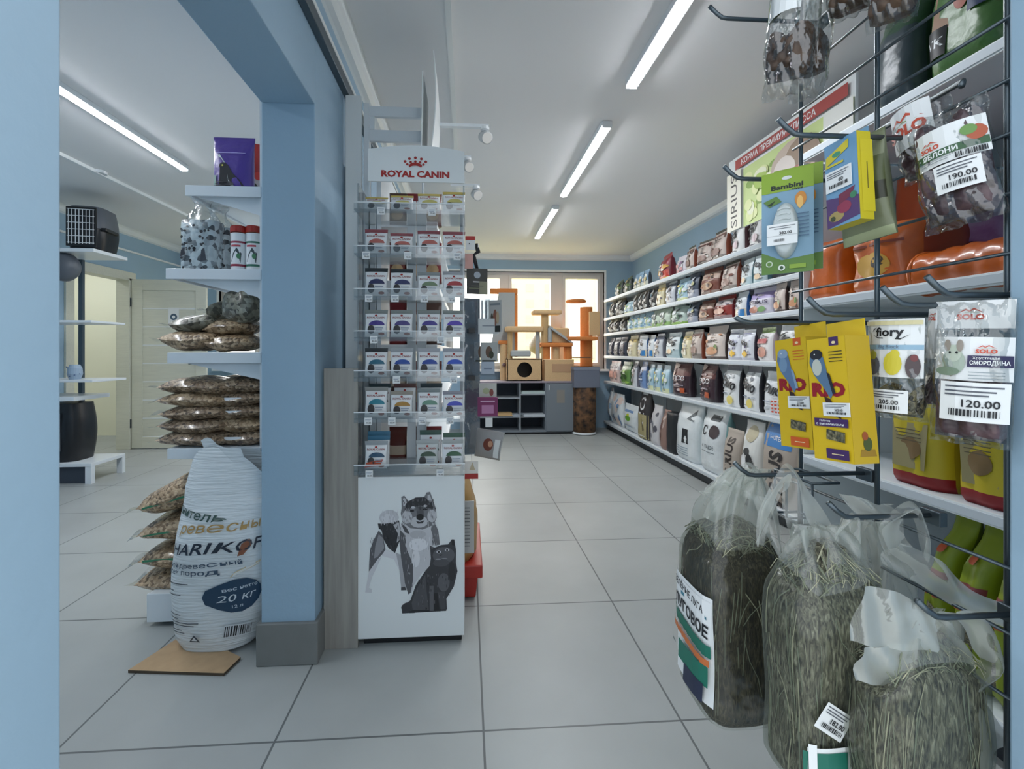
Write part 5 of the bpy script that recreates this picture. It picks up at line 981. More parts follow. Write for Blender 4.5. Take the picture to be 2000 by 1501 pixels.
# poster above the shelves
pa_ = Wx(1424, 318, 1.85); pb_ = Wx(1672, 168, 1.85); zt_ = pa_.z - .0; zb_ = 1.98; LY = pa_.y - pb_.y
t = thing('poster_board', 'large white poster with red band and fluffy animal above the shelves', 'poster', (1.85, pb_.y, zb_)); HH = zt_ - zb_
b = MB().box(0, .012, 0, LY, 0, HH, 'white_trim')
Fp = lambda x, y, o: (-o, LY - x, y)
its = [('r', .17, .0, LY - .01, HH - .11, I(206, 222, 150), 2)] + [('e', .17 + rr.uniform(.03, .5), rr.uniform(.05, HH - .16), rr.uniform(.02, .07), rr.uniform(.015, .05), C(rr.choice([(170, 196, 90), (196, 214, 120), (226, 232, 170), (140, 170, 80), (236, 238, 206)]))) for _ in range(40)]
its += [('e', .66, HH - .26, .2, .13, I(196, 176, 160)), ('e', .72, HH - .24, .13, .1, I(150, 126, 106)), ('e', .58, HH - .3, .1, .1, I(226, 214, 206)), ('e', .69, HH - .33, .06, .04, I(176, 110, 96)), ('r', .88, 0, LY, HH - .11, I(232, 232, 226), 2),
        ('r', .10, HH - .095, LY - .03, HH - .03, I(170, 74, 70)), ('t', 'КОРМА ПРЕМИУМ КЛАССА', .5, HH - .063, .036, WHITE, {'w': .66, 'b': .02}), ('r', 0, 0, .165, HH - .10, I(236, 232, 216)), ('t', 'SIRIUS', .085, HH - .30, .075, I(70, 66, 60), {'rot': 90, 'w': .36, 'b': .0})]
b.decal(Fp, its, base=.0008); b.build('printed_panel', t)
for y in (.1, LY - .1): MB().tube([(.012, y, .3), (XR - 1.857, y, .3)], .008, 'white_metal').build('wall_bracket', t)

# ================================================================ FAR COUNTER AND CAT TREES
YC = 6.3
xa, xb = Wy(952, 800, YC).x - .3, Wy(1120, 800, YC).x; zt = Wy(1050, 744, YC).z; xd_ = Wy(1066, 800, YC).x; xm = Wy(1016, 800, YC).x
ct = thing('storage_cabinet', 'grey cabinet with open shelves and one closed door below the window', 'cabinet', (0, YC, 0))
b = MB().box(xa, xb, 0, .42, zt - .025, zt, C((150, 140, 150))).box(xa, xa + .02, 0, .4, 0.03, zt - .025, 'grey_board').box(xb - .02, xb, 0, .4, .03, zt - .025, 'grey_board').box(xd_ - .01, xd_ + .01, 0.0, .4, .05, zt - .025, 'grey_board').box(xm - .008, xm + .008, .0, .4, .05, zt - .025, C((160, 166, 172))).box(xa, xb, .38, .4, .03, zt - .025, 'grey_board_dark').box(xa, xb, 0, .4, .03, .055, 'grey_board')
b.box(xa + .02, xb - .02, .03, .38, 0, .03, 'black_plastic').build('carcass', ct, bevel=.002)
for x0, x1, py in ((xa + .02, xm - .008, 777), (xm + .008, xd_ - .01, 770), (xa + .02, xd_ - .01, 814)): z = Wy(1000, py, YC).z; MB().box(x0, x1, .01, .38, z - .012, z + .006, C((150, 156, 162))).build('shelf', ct)
do = MB().box(xd_ + .004, xb - .004, -.02, 0, .05, zt - .03, 'grey_board').decal(lambda x, y, o: (x, -.02 - o, y), [('r', xd_ + .15, zt - .3, xd_ + .26, zt - .12, C((136, 132, 126)))]).build('door', ct, bevel=.002)
MB().tube([(xd_ + .04, -.035, zt - .12), (xd_ + .04, -.035, zt - .05)], .006, 'white_metal').build('handle', do)
for px, py, w_, col, lab in ((985, 811, .22, (214, 180, 130), 'tan envelope stack on the lowest cabinet shelf, left'), (1012, 813, .16, (170, 180, 190), 'grey folded papers in the middle of the lowest cabinet shelf'), (1043, 813, .4, (206, 214, 220), 'white magazine stack on the lowest cabinet shelf, right'), (1043, 768, .36, (190, 206, 204), 'pale folder lying on the upper right cabinet shelf')):
    p = Wy(px, py, YC + .05); t = thing('paper_stack', lab, 'papers', (p.x, YC + .12, p.z)); b = MB()
    for k in range(4): b.box(-w_ / 2 + .01 * (k % 2), w_ / 2 - .008 * (k % 3), -.11, .1, .008 * k, .008 * k + .007, C(tuple(v - 8 * (k % 2) for v in col)))
    b.build('sheets', t)
zc_ = zt
def cpt(px, py, Y=YC + .2): return Wy(px, py, Y)
def box_house(px0, px1, pyt, hole, label, Y=YC + .04):
    a = cpt(px0, 742, Y); c_ = cpt(px1, pyt, Y); w_ = c_.x - a.x; h_ = c_.z - zc_; t = thing('cat_house', label, 'cat house', (a.x, Y, zc_)); b = MB()
    if hole:
        r_ = h_ * .34; cx_, cz_ = w_ * .5, h_ * .5; n = 24; ring = [(cx_ + r_ * math.cos(2 * math.pi * i / n), cz_ + r_ * math.sin(2 * math.pi * i / n)) for i in range(n)]
        outer = []
        for i in range(n):
            a_ = 2 * math.pi * i / n; dx, dz_ = math.cos(a_), math.sin(a_); s_ = min((w_ / 2) / abs(dx) if abs(dx) > 1e-6 else 9, (h_ / 2) / abs(dz_) if abs(dz_) > 1e-6 else 9); outer.append((cx_ + dx * s_, cz_ + dz_ * s_))
        for i in range(n):
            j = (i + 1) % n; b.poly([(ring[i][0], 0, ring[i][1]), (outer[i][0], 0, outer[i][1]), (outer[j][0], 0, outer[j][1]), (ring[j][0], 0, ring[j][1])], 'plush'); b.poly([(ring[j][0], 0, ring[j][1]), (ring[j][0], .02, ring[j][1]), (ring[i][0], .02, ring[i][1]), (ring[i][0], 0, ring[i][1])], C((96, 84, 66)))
        for q in (0, w_): pass
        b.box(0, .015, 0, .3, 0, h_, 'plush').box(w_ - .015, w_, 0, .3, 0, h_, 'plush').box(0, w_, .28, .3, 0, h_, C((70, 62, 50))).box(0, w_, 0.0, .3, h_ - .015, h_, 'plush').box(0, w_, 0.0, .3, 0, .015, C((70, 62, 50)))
        for i in range(n): j = (i + 1) % n; 
        # corner fillers
        b.poly([(0, 0, 0), (w_, 0, 0), (w_, 0.0, .002), (0, 0, .002)], 'plush')
    else:
        b.box(0, w_, 0, .3, 0, h_, 'plush').box(w_ * .25, w_ * .97, -.006, 0, h_ * .42, h_ * .8, C((184, 146, 112)))
    b.build('house_body', t); return t, w_, h_
t, w_, h_ = box_house(990, 1059, 700, True, 'tan plush cat house with round dark hole on the cabinet')
t2, w2, h2 = box_house(1064, 1121, 702, False, 'tan plush cat house without opening, right of the holed one')
# tree standing on the houses
tr = thing('cat_tree', 'tan cat tree with square platform and round top perch, middle of the window', 'cat tree', (0, YC + .04, zc_ + h_))
def post(b, px, py0, py1, r_, m='sisal', Y=YC + .15): a = cpt(px, py1, Y); c_ = cpt(px, py0, Y); b.tube([(a.x, Y - YC - .04, a.z - zc_ - h_), (a.x, Y - YC - .04, c_.z - zc_ - h_)], r_, m, 14)
def post_part(px, py0, py1, r_, m='sisal', par=tr, Y=YC + .15): b = MB(); post(b, px, py0, py1, r_, m, Y); return b.build('post', par, smooth=False)
post_part(996, 647, 700, .035); post_part(1050, 647, 700, .03, 'plush_grey'); post_part(1064, 610, 700, .05)
def plat(px0, px1, py0, py1, par, m='plush', Y0=0, Y1=.26, name='platform', rnd=.02):
    a = cpt(px0, py1, YC + .04 + Y0); c_ = cpt(px1, py0, YC + .04 + Y0); o = MB().box(a.x, c_.x, Y0, Y1, a.z - zc_ - h_, c_.z - zc_ - h_, m).build(name, par, bevel=rnd); return o
plat(988, 1062, 637, 647, tr); plat(1042, 1098, 605, 613, tr, 'plush'); plat(998, 1037, 684, 696, tr, 'plush_grey', name='cushion')
a = cpt(1070, 636); c_ = cpt(1115, 668)
MB().add([(a.x, .02, a.z - zc_ - h_), (a.x, .22, a.z - zc_ - h_), (c_.x, .22, c_.z - zc_ - h_), (c_.x, .02, c_.z - zc_ - h_), (a.x, .02, a.z - zc_ - h_ - .035), (a.x, .22, a.z - zc_ - h_ - .035), (c_.x, .22, c_.z - zc_ - h_ - .035), (c_.x, .02, c_.z - zc_ - h_ - .035)], [(0, 1, 2, 3), (7, 6, 5, 4), (0, 3, 7, 4), (1, 5, 6, 2), (0, 4, 5, 1), (3, 2, 6, 7)], 'plush_grey').build('ramp', tr)
t3 = thing('cat_tree', 'low cat shelf with orange posts above the closed cat house', 'cat tree', (0, YC + .04, zc_ + h_))
plat(1057, 1120, 669, 677, t3, 'plush_orange'); plat(1068, 1113, 640, 670, t3, 'plush', .1, .2, 'back_panel')
post_part(1066, 677, 701, .06, 'plush_orange', t3); post_part(1109, 677, 701, .06, 'plush_orange', t3); post_part(1086, 677, 701, .055, 'plush', t3); post_part(1074, 640, 668, .03, 'plush_grey', t3, YC + .1)
t4 = thing('cat_tree', 'tall cat tree with grey plush board edged in orange, left in the window', 'cat tree', (0, YC + .18, zc_ + h_))
a = cpt(966, 690, YC + .3); c_ = cpt(1011, 563, YC + .3); q1 = cpt(974, 571, YC + .3); q2 = cpt(1005, 660, YC + .3)
zz_ = lambda v: v - zc_ - h_
MB().box(cpt(957, 560, YC + .3).x, c_.x, .12, .15, zz_(cpt(0 + 1000, 574, YC + .3).z), zz_(c_.z), 'plush_orange').box(q2.x, c_.x, .12, .15, zz_(a.z) - .05, zz_(cpt(1000, 574, YC + .3).z), 'plush_orange').build('orange_edge', t4, bevel=.01)
MB().add([(q1.x, .11, zz_(q1.z)), (q2.x, .11, zz_(q1.z)), (q2.x, .11, zz_(a.z)), (q1.x - .12, .11, zz_(a.z)), (q1.x, .15, zz_(q1.z)), (q2.x, .15, zz_(q1.z)), (q2.x, .15, zz_(a.z)), (q1.x - .12, .15, zz_(a.z))], [(0, 1, 2, 3), (7, 6, 5, 4), (0, 4, 5, 1), (1, 5, 6, 2), (2, 6, 7, 3), (3, 7, 4, 0)], 'plush_grey').build('board', t4)
plat(975, 998, 664, 672, t4, 'plush_orange', 0, .15)
b = MB(); x_ = cpt(984, 700).x; b.tube([(x_, .06, zz_(cpt(984, 672).z)), (x_, .06, -h_)], .05, 'plush', 14); b.build('post', t4)
MB().lathe([(.0, -.03), (.025, -.015), (.025, .015), (.0, .03)], C((90, 60, 60)), 12, T=Matrix.Translation((x_ - .0, -.03, zz_(cpt(984, 712).z)))).build('hanging_ball', t4, smooth=True)
t5 = thing('cat_tree', 'tall cat tree with golden round post at the right pane', 'cat tree', (0, YC + .1, 0))
def vz(px, py, Y): return cpt(px, py, Y)
b = MB(); a = vz(1145, 600, YC + .3); c_ = vz(1145, 760, YC + .3); b.tube([(a.x, .2, a.z), (a.x, .2, .03)], .09, 'plush_orange', 18); b.build('thick_post', t5, smooth=False)
b = MB(); p = vz(1125, 592, YC + .3); b.lathe([(.02, 0), (.14, .01), (.15, .03), (.13, .05)], 'plush_orange', 20, c=(p.x, .2, p.z)); b.build('perch', t5, smooth=True)
p0_ = vz(1110, 664, YC); p1_ = vz(1170, 658, YC); MB().box(p0_.x, p1_.x, -.06, .3, p0_.z, p1_.z + .01, 'plush_orange').build('platform', t5, bevel=.015)
b = MB(); p = vz(1161, 660, YC); b.tube([(p.x, .2, p.z), (p.x, .2, .0)], .04, 'sisal', 14); b.build('post', t5)
a = vz(1155, 655, YC); c_ = vz(1176, 607, YC); MB().box(a.x, c_.x, .0, .05, a.z, c_.z, 'plush').build('back_board', t5, bevel=.01)
p = vz(1130, 697, YC); MB().box(p.x - .06, p.x + .2, .0, .03, p.z - .015, p.z, C((110, 80, 60))).build('lower_rail', t5)
# grey box and patterned bin
p = Wy(1122, 755, YC - .02); q_ = Wy(1171, 716, YC - .02)
MB_b = MB(); bz = Wy(1145, 756, YC - .05).z
bn = thing('fabric_bin', 'brown and black mottled round bin on the floor beside the cabinet', 'bin', (Wy(1143, 800, YC - .05).x, YC + .02, 0))
rb = (Wy(1167, 800, YC - .05).x - Wy(1121, 800, YC - .05).x) / 2
MB().lathe([(rb * .96, .03), (rb * 1.0, .3), (rb * 1.0, bz - .01), (rb * .97, bz)], 'fabric_bin', 28).build('bin_body', bn, smooth=True)
MB().lathe([(rb * .8, 0), (rb * 1.02, .01), (rb * .98, .035)], 'white_plastic', 28).build('base', bn)
gb = thing('storage_box', 'dark grey box standing on the mottled bin next to the shelves', 'box', (bn.location.x, YC + .02, bz)); wb = (q_.x - p.x) / 2
MB().box(-wb, wb, -.16, .16, 0, q_.z - bz, C((108, 114, 130))).box(-wb - .006, wb + .006, -.166, .166, q_.z - bz - .04, q_.z - bz, C((128, 134, 148))).build('box_body', gb, bevel=.004)
# ================================================================ GOODS HANGING ON THE AISLE SIDE OF THE GONDOLA
YV = 2.3
def hv(px, py, Y=YV): return Wy(px, py, Y)
p0 = hv(905, 580); p1 = hv(938, 890)
t = thing('clip_panel', 'long grey clear hanging panel on the aisle side of the display', 'hanging panel', (p0.x, YV + .02, p1.z))
f = lambda u, v: ((p1.x - p0.x) * u, .01 * math.sin(7 * v) + .02 * u, (p0.z - p1.z) * v)
MB().grid(f, 4, 20, 'pocket').grid(lambda u, v: (f(u, v)[0], f(u, v)[1] + .012, f(u, v)[2]), 4, 20, C((96, 108, 124))).build('panel_body', t, smooth=True)
for py in (500, 645, 738): q = hv(920, py); MB().box(q.x - p0.x - .012, q.x - p0.x + .02, -.02, .0, q.z - p1.z - .012, q.z - p1.z + .012, 'black_plastic').build('clip', t)
def card(px0, px1, py0, py1, Y, front, label, cat, items=None, th=.004, rz=0, name='toy_card', film_=None, curl=0, group=None, tilt=0):
    a = Wy(px0, py1, Y); c_ = Wy(px1, py0, Y); w_ = c_.x - a.x; h_ = c_.z - a.z
    t = thing(name, label, cat, ((a.x + c_.x) / 2, Y, a.z), R(rz), group); t.rotation_euler = (0, R(tilt), R(rz))
    g = lambda u, v, o=0: ((u - .5) * w_, curl * (u - .5) ** 2 * 4 - o, v * h_)
    b = MB().grid(g, 6, 6, front).grid(lambda u, v: (g(1 - u, v)[0], g(1 - u, v)[1] + th, g(u, v)[2]), 6, 6, front)
    b.grid(lambda u, v: (g(0, v)[0], g(0, v)[1] + th * (1 - u), v * h_), 1, 6, front).grid(lambda u, v: (g(1, v)[0], g(1, v)[1] + th * u, v * h_), 1, 6, front)
    b.grid(lambda u, v: (g(u, 0)[0], g(u, 0)[1] + th * (1 - v), 0), 6, 1, front).grid(lambda u, v: (g(u, 1)[0], g(u, 1)[1] + th * v, h_), 6, 1, front)
    if items: b.decal(lambda x, y, o: g(x / w_ + .5, y / h_, o), items(w_, h_))
    b.build('printed_card', t); return t, w_, h_
I = lambda *a: C(a)
card(909, 928, 461, 488, 2.1, WHITE, 'white cardlet with red top band beside the second tray', 'tag', lambda w, h: [('r', -w / 2, h * .72, w / 2, h, I(190, 52, 44)), ('e', -w * .1, h * .45, w * .06, h * .05, INK)], name='hang_tag')
card(908, 924, 496, 524, 2.12, I(222, 170, 160), 'pale pink cardlet below the red-banded one', 'tag', name='hang_tag')
t = thing('wrist_strap', 'black twisted strap hanging above the dark card', 'strap', hv(928, 525)); q = [hv(930, 476), hv(934, 492), hv(926, 497), hv(928, 510), hv(932, 526)]; q = [v - t.location for v in q]
MB().tube(q, [.010, .012, .006, .010, .008], 'black_plastic', 8).build('band', t, smooth=True)
card(911, 953, 524, 574, 2.25, I(70, 70, 68), 'dark card with pale oval picture hanging beside the third tray', 'card', lambda w, h: [('e', .0, h * .74, w * .16, h * .13, I(160, 170, 180)), ('r', -w * .2, h * .45, w * .1, h * .5, I(190, 190, 190)), ('r', -w * .4, h * .2, w * .4, h * .24, I(120, 124, 100)), ('r', w * .1, 0, w * .5, h * .5, I(140, 140, 120)), ('r', -w * .3, h * .3, w * .3, h * .33, I(110, 110, 100))], rz=14)
def fan(pxa, pxb, py0, py1, n, label, seed):
    for k in range(n):
        o = k / (n - 1); a, c_ = pxa + (pxb - pxa - 26) * o, 0
        card(a, a + 28, py0 - 4 * (1 - o), py1 - 14 * (1 - o), 2.3 - .02 * o * n, 'pocket' if k < n - 1 else I(196, 198, 196), label % ORD[k], 'card', (lambda w, h: [('r', -w * .4, 0, w * .4, h * .2, I(50, 56, 54)), ('e', 0, h * .45, w * .16, h * .26, I(150, 100, 84)), ('e', w * .2, h * .45, w * .12, h * .2, I(200, 180, 150)), ('e', -w * .24, h * .4, w * .1, h * .2, I(90, 84, 76)), ('r', -w * .4, h * .84, w * .4, h * .9, I(130, 140, 146))]) if k == n - 1 else (lambda w, h: [('r', -w * .45, h * .02, -w * .36, h * .95, I(120, 130, 140)), ('r', -w * .4, 0, w * .4, h * .12, I(90, 96, 104))]), rz=-30, group='pictured cards fanned on the upper clip')
fan(930, 979, 586, 648, 4, 'clear-backed card in the upper fan beside the fourth tray, %s from the display', 1)
card(934, 974, 622, 652, 2.22, I(206, 212, 214), 'pale price card under the upper fan of pictured cards', 'card', lambda w, h: [('r', -w * .3, h * .5, w * .3, h * .56, I(130, 140, 150))], name='price_card')
for k, (a, c_) in enumerate(((926, 952), (938, 972))):
    card(a, c_, 668, 706, 2.26 - .03 * k, 'pocket' if k == 0 else I(190, 194, 192), 'pictured card of the middle clip, %s the display' % ('next to' if k == 0 else 'farther from'), 'card', lambda w, h: [('e', 0, h * .5, w * .2, h * .3, I(120, 96, 80)), ('e', w * .14, h * .36, w * .14, h * .2, I(70, 76, 60)), ('r', -w * .4, 0, w * .4, h * .08, I(60, 66, 60))], rz=-16)
card(940, 966, 706, 730, 2.22, I(176, 190, 206), 'small bluish price card of the middle clip', 'card', lambda w, h: [('r', -w * .3, h * .4, w * .3, h * .5, I(110, 124, 150))], name='price_card')
card(936, 970, 748, 778, 2.24, I(206, 208, 200), 'pale pictured pouch just above the magenta one', 'pouch', lambda w, h: [('e', w * .2, h * .4, w * .12, h * .24, I(140, 70, 60)), ('e', -w * .1, h * .5, w * .2, h * .2, I(180, 190, 150))])
card(933, 972, 776, 813, 2.2, I(130, 34, 96), 'magenta pack with white square hanging in the aisle', 'pack', lambda w, h: [('r', -w * .3, h * .16, w * .3, h * .6, I(196, 130, 176)), ('r', -w * .36, h * .78, w * .36, h * .84, I(226, 190, 216))], th=.03, name='treat_pack')
card(948, 962, 816, 834, 2.2, WHITE, 'plain white tag under the magenta pack', 'tag', name='hang_tag')
a = hv(925, 890); c_ = hv(975, 835)
b, F = pouch(c_.x - a.x, .03, c_.z - a.z, C((160, 160, 160), .3, True), C((200, 204, 204), .3), [], [('e', .0, .07, .025, .03, I(120, 60, 44)), ('e', .01, .075, .012, .015, I(200, 150, 120)), ('r', .03, .01, .055, .1, I(230, 234, 234))], seed=6, kind='flat', flare=.1)
t = thing('treat_pouch', 'silver pouch with red-brown picture, lowest on the aisle clips', 'pouch', ((a.x + c_.x) / 2, 2.25, a.z)); t.rotation_euler = (0, R(8), R(-15)); b.build('pouch_body', t, smooth=True)
# kraft food bag and red bin on the floor of the aisle
Yr = 2.135
a = Wy(880, 1212, Yr); c_ = Wy(940, 1100, Yr)
t = thing('dump_bin', 'red plastic bin on the floor behind the display, carrying a kraft bag', 'bin', (.06, Yr, 0)); hb_ = c_.z
xr0, xr1 = -.185, Wy(934, 1150, Yr).x - .06
b = MB()
b.add([(xr0, 0, 0.01), (xr1 - .012, 0, 0.01), (xr1 - .012, .5, 0.01), (xr0, .5, 0.01), (xr0, -.0, hb_ - .05), (xr1, -.0, hb_ - .05), (xr1, .5, hb_ - .05), (xr0, .5, hb_ - .05)], [(0, 3, 2, 1), (0, 1, 5, 4), (1, 2, 6, 5), (2, 3, 7, 6), (3, 0, 4, 7), (4, 5, 6, 7)], 'red_plastic'); b.box(xr0, xr1 + .02, -.02, .52, hb_ - .06, hb_ - .0, 'red_plastic'); b.box(xr1 + .005, xr1 + .02, .1, .4, .05, .1, 'black_plastic').build('bin_body', t, bevel=.006)
cb_ = Wy(910, 1108, Yr).z; hk = Wy(920, 938, Yr).z - cb_
b, F = pouch(.36, .17, hk, C((176, 140, 84)), C((186, 150, 92)), [(.82, 1, C((206, 190, 160)))], [], seed=77, kind='gusset'); wk = .36
t = thing('kraft_food_bag', 'golden kraft food bag with grey text panel standing on the red bin', 'food bag', (Wy(905, 1000, Yr).x - .02, Yr + .19, hb_), R(90)); bb_ = b.build('bag_body', t, smooth=True)
F2 = lambda x, y, o: (-wk / 2 - .005 - o, x, y)
MB().box(-wk / 2 - .008, -wk / 2 - .002, -.07, .065, hk * .12, hk * .72, C((190, 190, 188))).decal(lambda x, y, o: (-wk / 2 - .008 - o, -x, y), [('r', -.06, hk * (.2 + .04 * i), .05, hk * (.21 + .04 * i), C((110, 110, 112)), 1) for i in range(12)]).build('text_panel', t)
card(905, 934, 900, 935, 2.125, I(236, 232, 226), 'white and red boxy card on top of the kraft bag', 'card', lambda w, h: [('r', -w / 2, 0, w / 2, h * .3, I(176, 44, 40)), ('p', [(-w * .1, h * .5), (w * .3, h * .5), (w * .1, h * .95)], I(206, 190, 160))])

# ================================================================ WIRE GRID WITH HOOKS, RIGHT FOREGROUND
XG = .60
gy = [Wx(px, 700, XG).y for px in (1560, 1708, 1962)]
t = thing('wire_grid', 'dark wire display grid in the right foreground carrying hooks', 'wire grid', (XG, gy[0], 0))
ylo, yhi = .50, gy[0] + .012
for i, y in enumerate(gy):
    yy = max(y, .458); MB().tube([(.004, yy - gy[0], .60 if i else .55), (.004, yy - gy[0], 2.05)], .0034, 'grey_metal', 8).build('upright_wire', t, smooth=True)
for s in (.72, .615, .50, .40, .29, .18, .07, -.05, -.17, -.29, -.40, -.52, -.64, .83, .94, 1.06):
    z = CAMH + s * XG; 
    if s in (.07, -.05, -.17, -.29): continue
    MB().tube([(-.002, .455 - gy[0], z), (-.002, yhi - gy[0], z)], .0022, 'grey_metal', 6).build('cross_wire', t, smooth=True)
HK = []
def hook(px, py, Y, label, tip=(-.022, .018), xend=XG, r=.0033, ln=None, dbl=False):
    q = Wy(px, py, Y); h = thing('display_hook', label, 'hook', (XG, Y, q.z), 0, 'hooks on the wire grid'); x0 = q.x - XG
    b = MB().tube([(x0 + tip[0], 0, tip[1]), (x0 + tip[0] * .5, 0, tip[1] * .42), (x0, 0, 0), (x0 + .01, 0, -.0015), (0.0, 0, -.001)], r, 'grey_metal', 10); b.build('prong', h, smooth=True)
    MB().box(-.002, .008, -.014, .014, -.012, .006, 'grey_metal').build('bracket', h, bevel=.001); return q
k1 = hook(1410, 34, .75, 'long hook at the very top left of the grid, reaching over the ceiling')
k2 = hook(1552, 261, .56, 'hook holding the blue and yellow box')
k3 = hook(1440, 347, .70, 'hook holding the green and blue baby-style card')
k4 = hook(1455, 628, .62, 'hook above the yellow seed stick boxes', tip=(-.014, .006))
k5 = hook(1612, 611, .53, 'hook above the birdfeeder card with grey prong')
k6 = hook(1760, 593, .475, 'hook whose upturned tip shows right of the bird card')
k7 = hook(1848, 573, .458, 'thick-looking hook nearest the right jamb above the currant treats')
k9 = hook(1462, 926, .66, 'low hook carrying the leftmost hay bag')
k10 = hook(1828, 1203, .47, 'lowest hook under the milky handles near the right jamb')
k11 = hook(1650, 1008, .56, 'hook carrying the middle hay bag')
pr_ = Wy(1888, 158, .50); h = thing('side_prong', 'flat grey prong on the upper grid holding the apple treat bag', 'hook', (XG - .004, gy[1], pr_.z + .004)); MB().tube([(0, 0, 0), (pr_.x - XG + .0, .50 - gy[1], -.004), (pr_.x - XG - .006, .50 - gy[1] - .003, -.012)], .0035, 'grey_metal', 8).build('prong', h, smooth=True)

def place(px, pyt, pyb, Y, w_px=None):
    a = Wy(px, pyt, Y); c_ = Wy(px, pyb, Y); return a.x, c_.z, a.z - c_.z
def pose(px0, px1, py0, py1, X, rz):
    """centre-bottom point, width and height of a thing turned by rz that covers those pixel columns at plane X"""
    c_ = Wx((px0 + px1) / 2, py1, X); d = Vector((math.cos(R(rz)), math.sin(R(rz)), 0)); lo, hi = .005, .6
    for _ in range(30):
        m_ = (lo + hi) / 2; wd = proj(c_ + d * m_ / 2)[0] - proj(c_ - d * m_ / 2)[0]
        if wd > px1 - px0 or wd < 0: hi = m_
        else: lo = m_
    for _ in range(4):
        e = (proj(c_ + d * lo / 2)[0] + proj(c_ - d * lo / 2)[0] - px0 - px1) / 2; q = Wx((px0 + px1) / 2 - e, py1, X); c_ = q
    return c_, lo, Wx((px0 + px1) / 2, py0, X).z - Wx((px0 + px1) / 2, py1, X).z
def mm(px0, px1, Y): return Wy(px1, 600, Y).x - Wy(px0, 600, Y).x
def flatcard(w_, h_, m, items, F=None, th=.0015, hole=True):
    b = MB(); Ff = lambda x, y, o: (x, -o, y)
    b.box(-w_ / 2, w_ / 2, 0, th, 0, h_, m); b.decal(Ff, items, base=.0004, step=.00015); return b
# --- Bambini teether style cards
def bambini(px0, px1, py0, py1, X, rz, label, first):
    p_, w_, h_ = pose(px0, px1, py0, py1, X, rz)
    t = thing('toy_card', label, 'card', p_, R(rz))
    G1 = I(142, 172, 50); B1 = I(130, 166, 190); G2 = I(96, 132, 60)
    b = flatcard(w_, h_, B1, [('p', [(-w_ / 2, h_ * .80), (w_ / 2, h_ * .80), (w_ / 2, h_), (-w_ / 2, h_)], G1), ('p', [(-w_ / 2, 0), (w_ / 2, 0), (w_ / 2, h_ * .16), (-w_ * .1, h_ * .13), (-w_ / 2, h_ * .22)], G2),
        ('t', 'Bambini', .0, h_ * .845, h_ * .045, I(28, 40, 30), {'w': w_ * .62, 'b': .04}), ('t', 'мини', w_ * .2, h_ * .805, h_ * .025, I(28, 40, 30)), ('e', 0, h_ * .925, w_ * .1, h_ * .018, I(220, 224, 222)),
        ('e', w_ * .26, h_ * .70, w_ * .11, h_ * .07, I(210, 140, 60)), ('e', w_ * .25, h_ * .67, w_ * .06, h_ * .06, I(240, 190, 110)), ('p', [(-w_ * .46, h_ * .72), (-w_ * .2, h_ * .76), (-w_ * .1, h_ * .7), (-w_ * .34, h_ * .66)], G2), ('p', [(-w_ * .4, h_ * .68), (-w_ * .22, h_ * .72), (-w_ * .3, h_ * .67)], I(30, 50, 30)),
        ('e', -w_ * .34, h_ * .10, w_ * .07, h_ * .03, I(200, 214, 190)), ('e', -w_ * .34, h_ * .10, w_ * .045, h_ * .02, G2), ('e', -w_ * .1, h_ * .055, w_ * .07, h_ * .03, I(226, 232, 220)), ('e', -w_ * .1, h_ * .055, w_ * .035, h_ * .018, I(50, 80, 50)), ('r', w_ * .05, h_ * .04, w_ * .36, h_ * .08, I(140, 170, 60))] +
        [('r', w_ * .2, h_ * (.34 + .035 * i), w_ * .42, h_ * (.35 + .035 * i), I(80, 110, 140), 1) for i in range(7)])
    b.build('printed_card', t, bevel=0)
    if first:
        bl = MB()
        def g(u, v):
            a = 2 * math.pi * u; q = v; rr_ = math.cos(q * math.pi / 2); return (-w_ * .02 + w_ * .25 * math.cos(a) * (rr_ ** .35 if q < 1 else 0), -.0015 - .014 * min(1, q * 1.6) , h_ * .41 + h_ * .27 * math.sin(a) * (rr_ ** .35 if q < 1 else 0))
        bl.grid(g, 28, 8, C((196, 204, 204), .2), closed_u=True); 
        bo = bl.build('blister_pack', t, smooth=True)
        rib = MB()
        for i in range(4): rib.tube([(-w_ * .02 + w_ * .12 * s_, -.0165, h_ * (.46 + .05 * i) - .002 * s_ * s_) for s_ in (-1, -.5, 0, .5, 1)], .0012, C((214, 220, 220), .2), 6)
        rib.build('teether_ridges', bo)
        lb = MB().box(-w_ * .34, w_ * .24, -.0185, -.0175, h_ * .26, h_ * .46, WHITE); lb.decal(lambda x, y, o: (x, -.0187 - o, y), [('r', -w_ * .3, h_ * .43, w_ * .2, h_ * .436, I(110, 114, 120), 1), ('r', -w_ * .2, h_ * .41, w_ * .12, h_ * .416, I(110, 114, 120), 1), ('t', '382.00', w_ * .02, h_ * .37, h_ * .028, INK, {'b': .02}), ('r', -w_ * .34, h_ * .345, w_ * .24, h_ * .347, I(120, 124, 130), 1), ('bar', -w_ * .2, h_ * .29, w_ * .0, h_ * .315)], base=.0003, step=.0001)
        lb.build('price_label', t)
    return t
bambini(1486, 1588, 332, 533, .47, -45, 'front green and blue blister card with pale oval toy, priced 382', True)
bambini(1510, 1606, 325, 528, .50, -45, 'green and blue blister card mostly hidden behind the one priced 382', False)
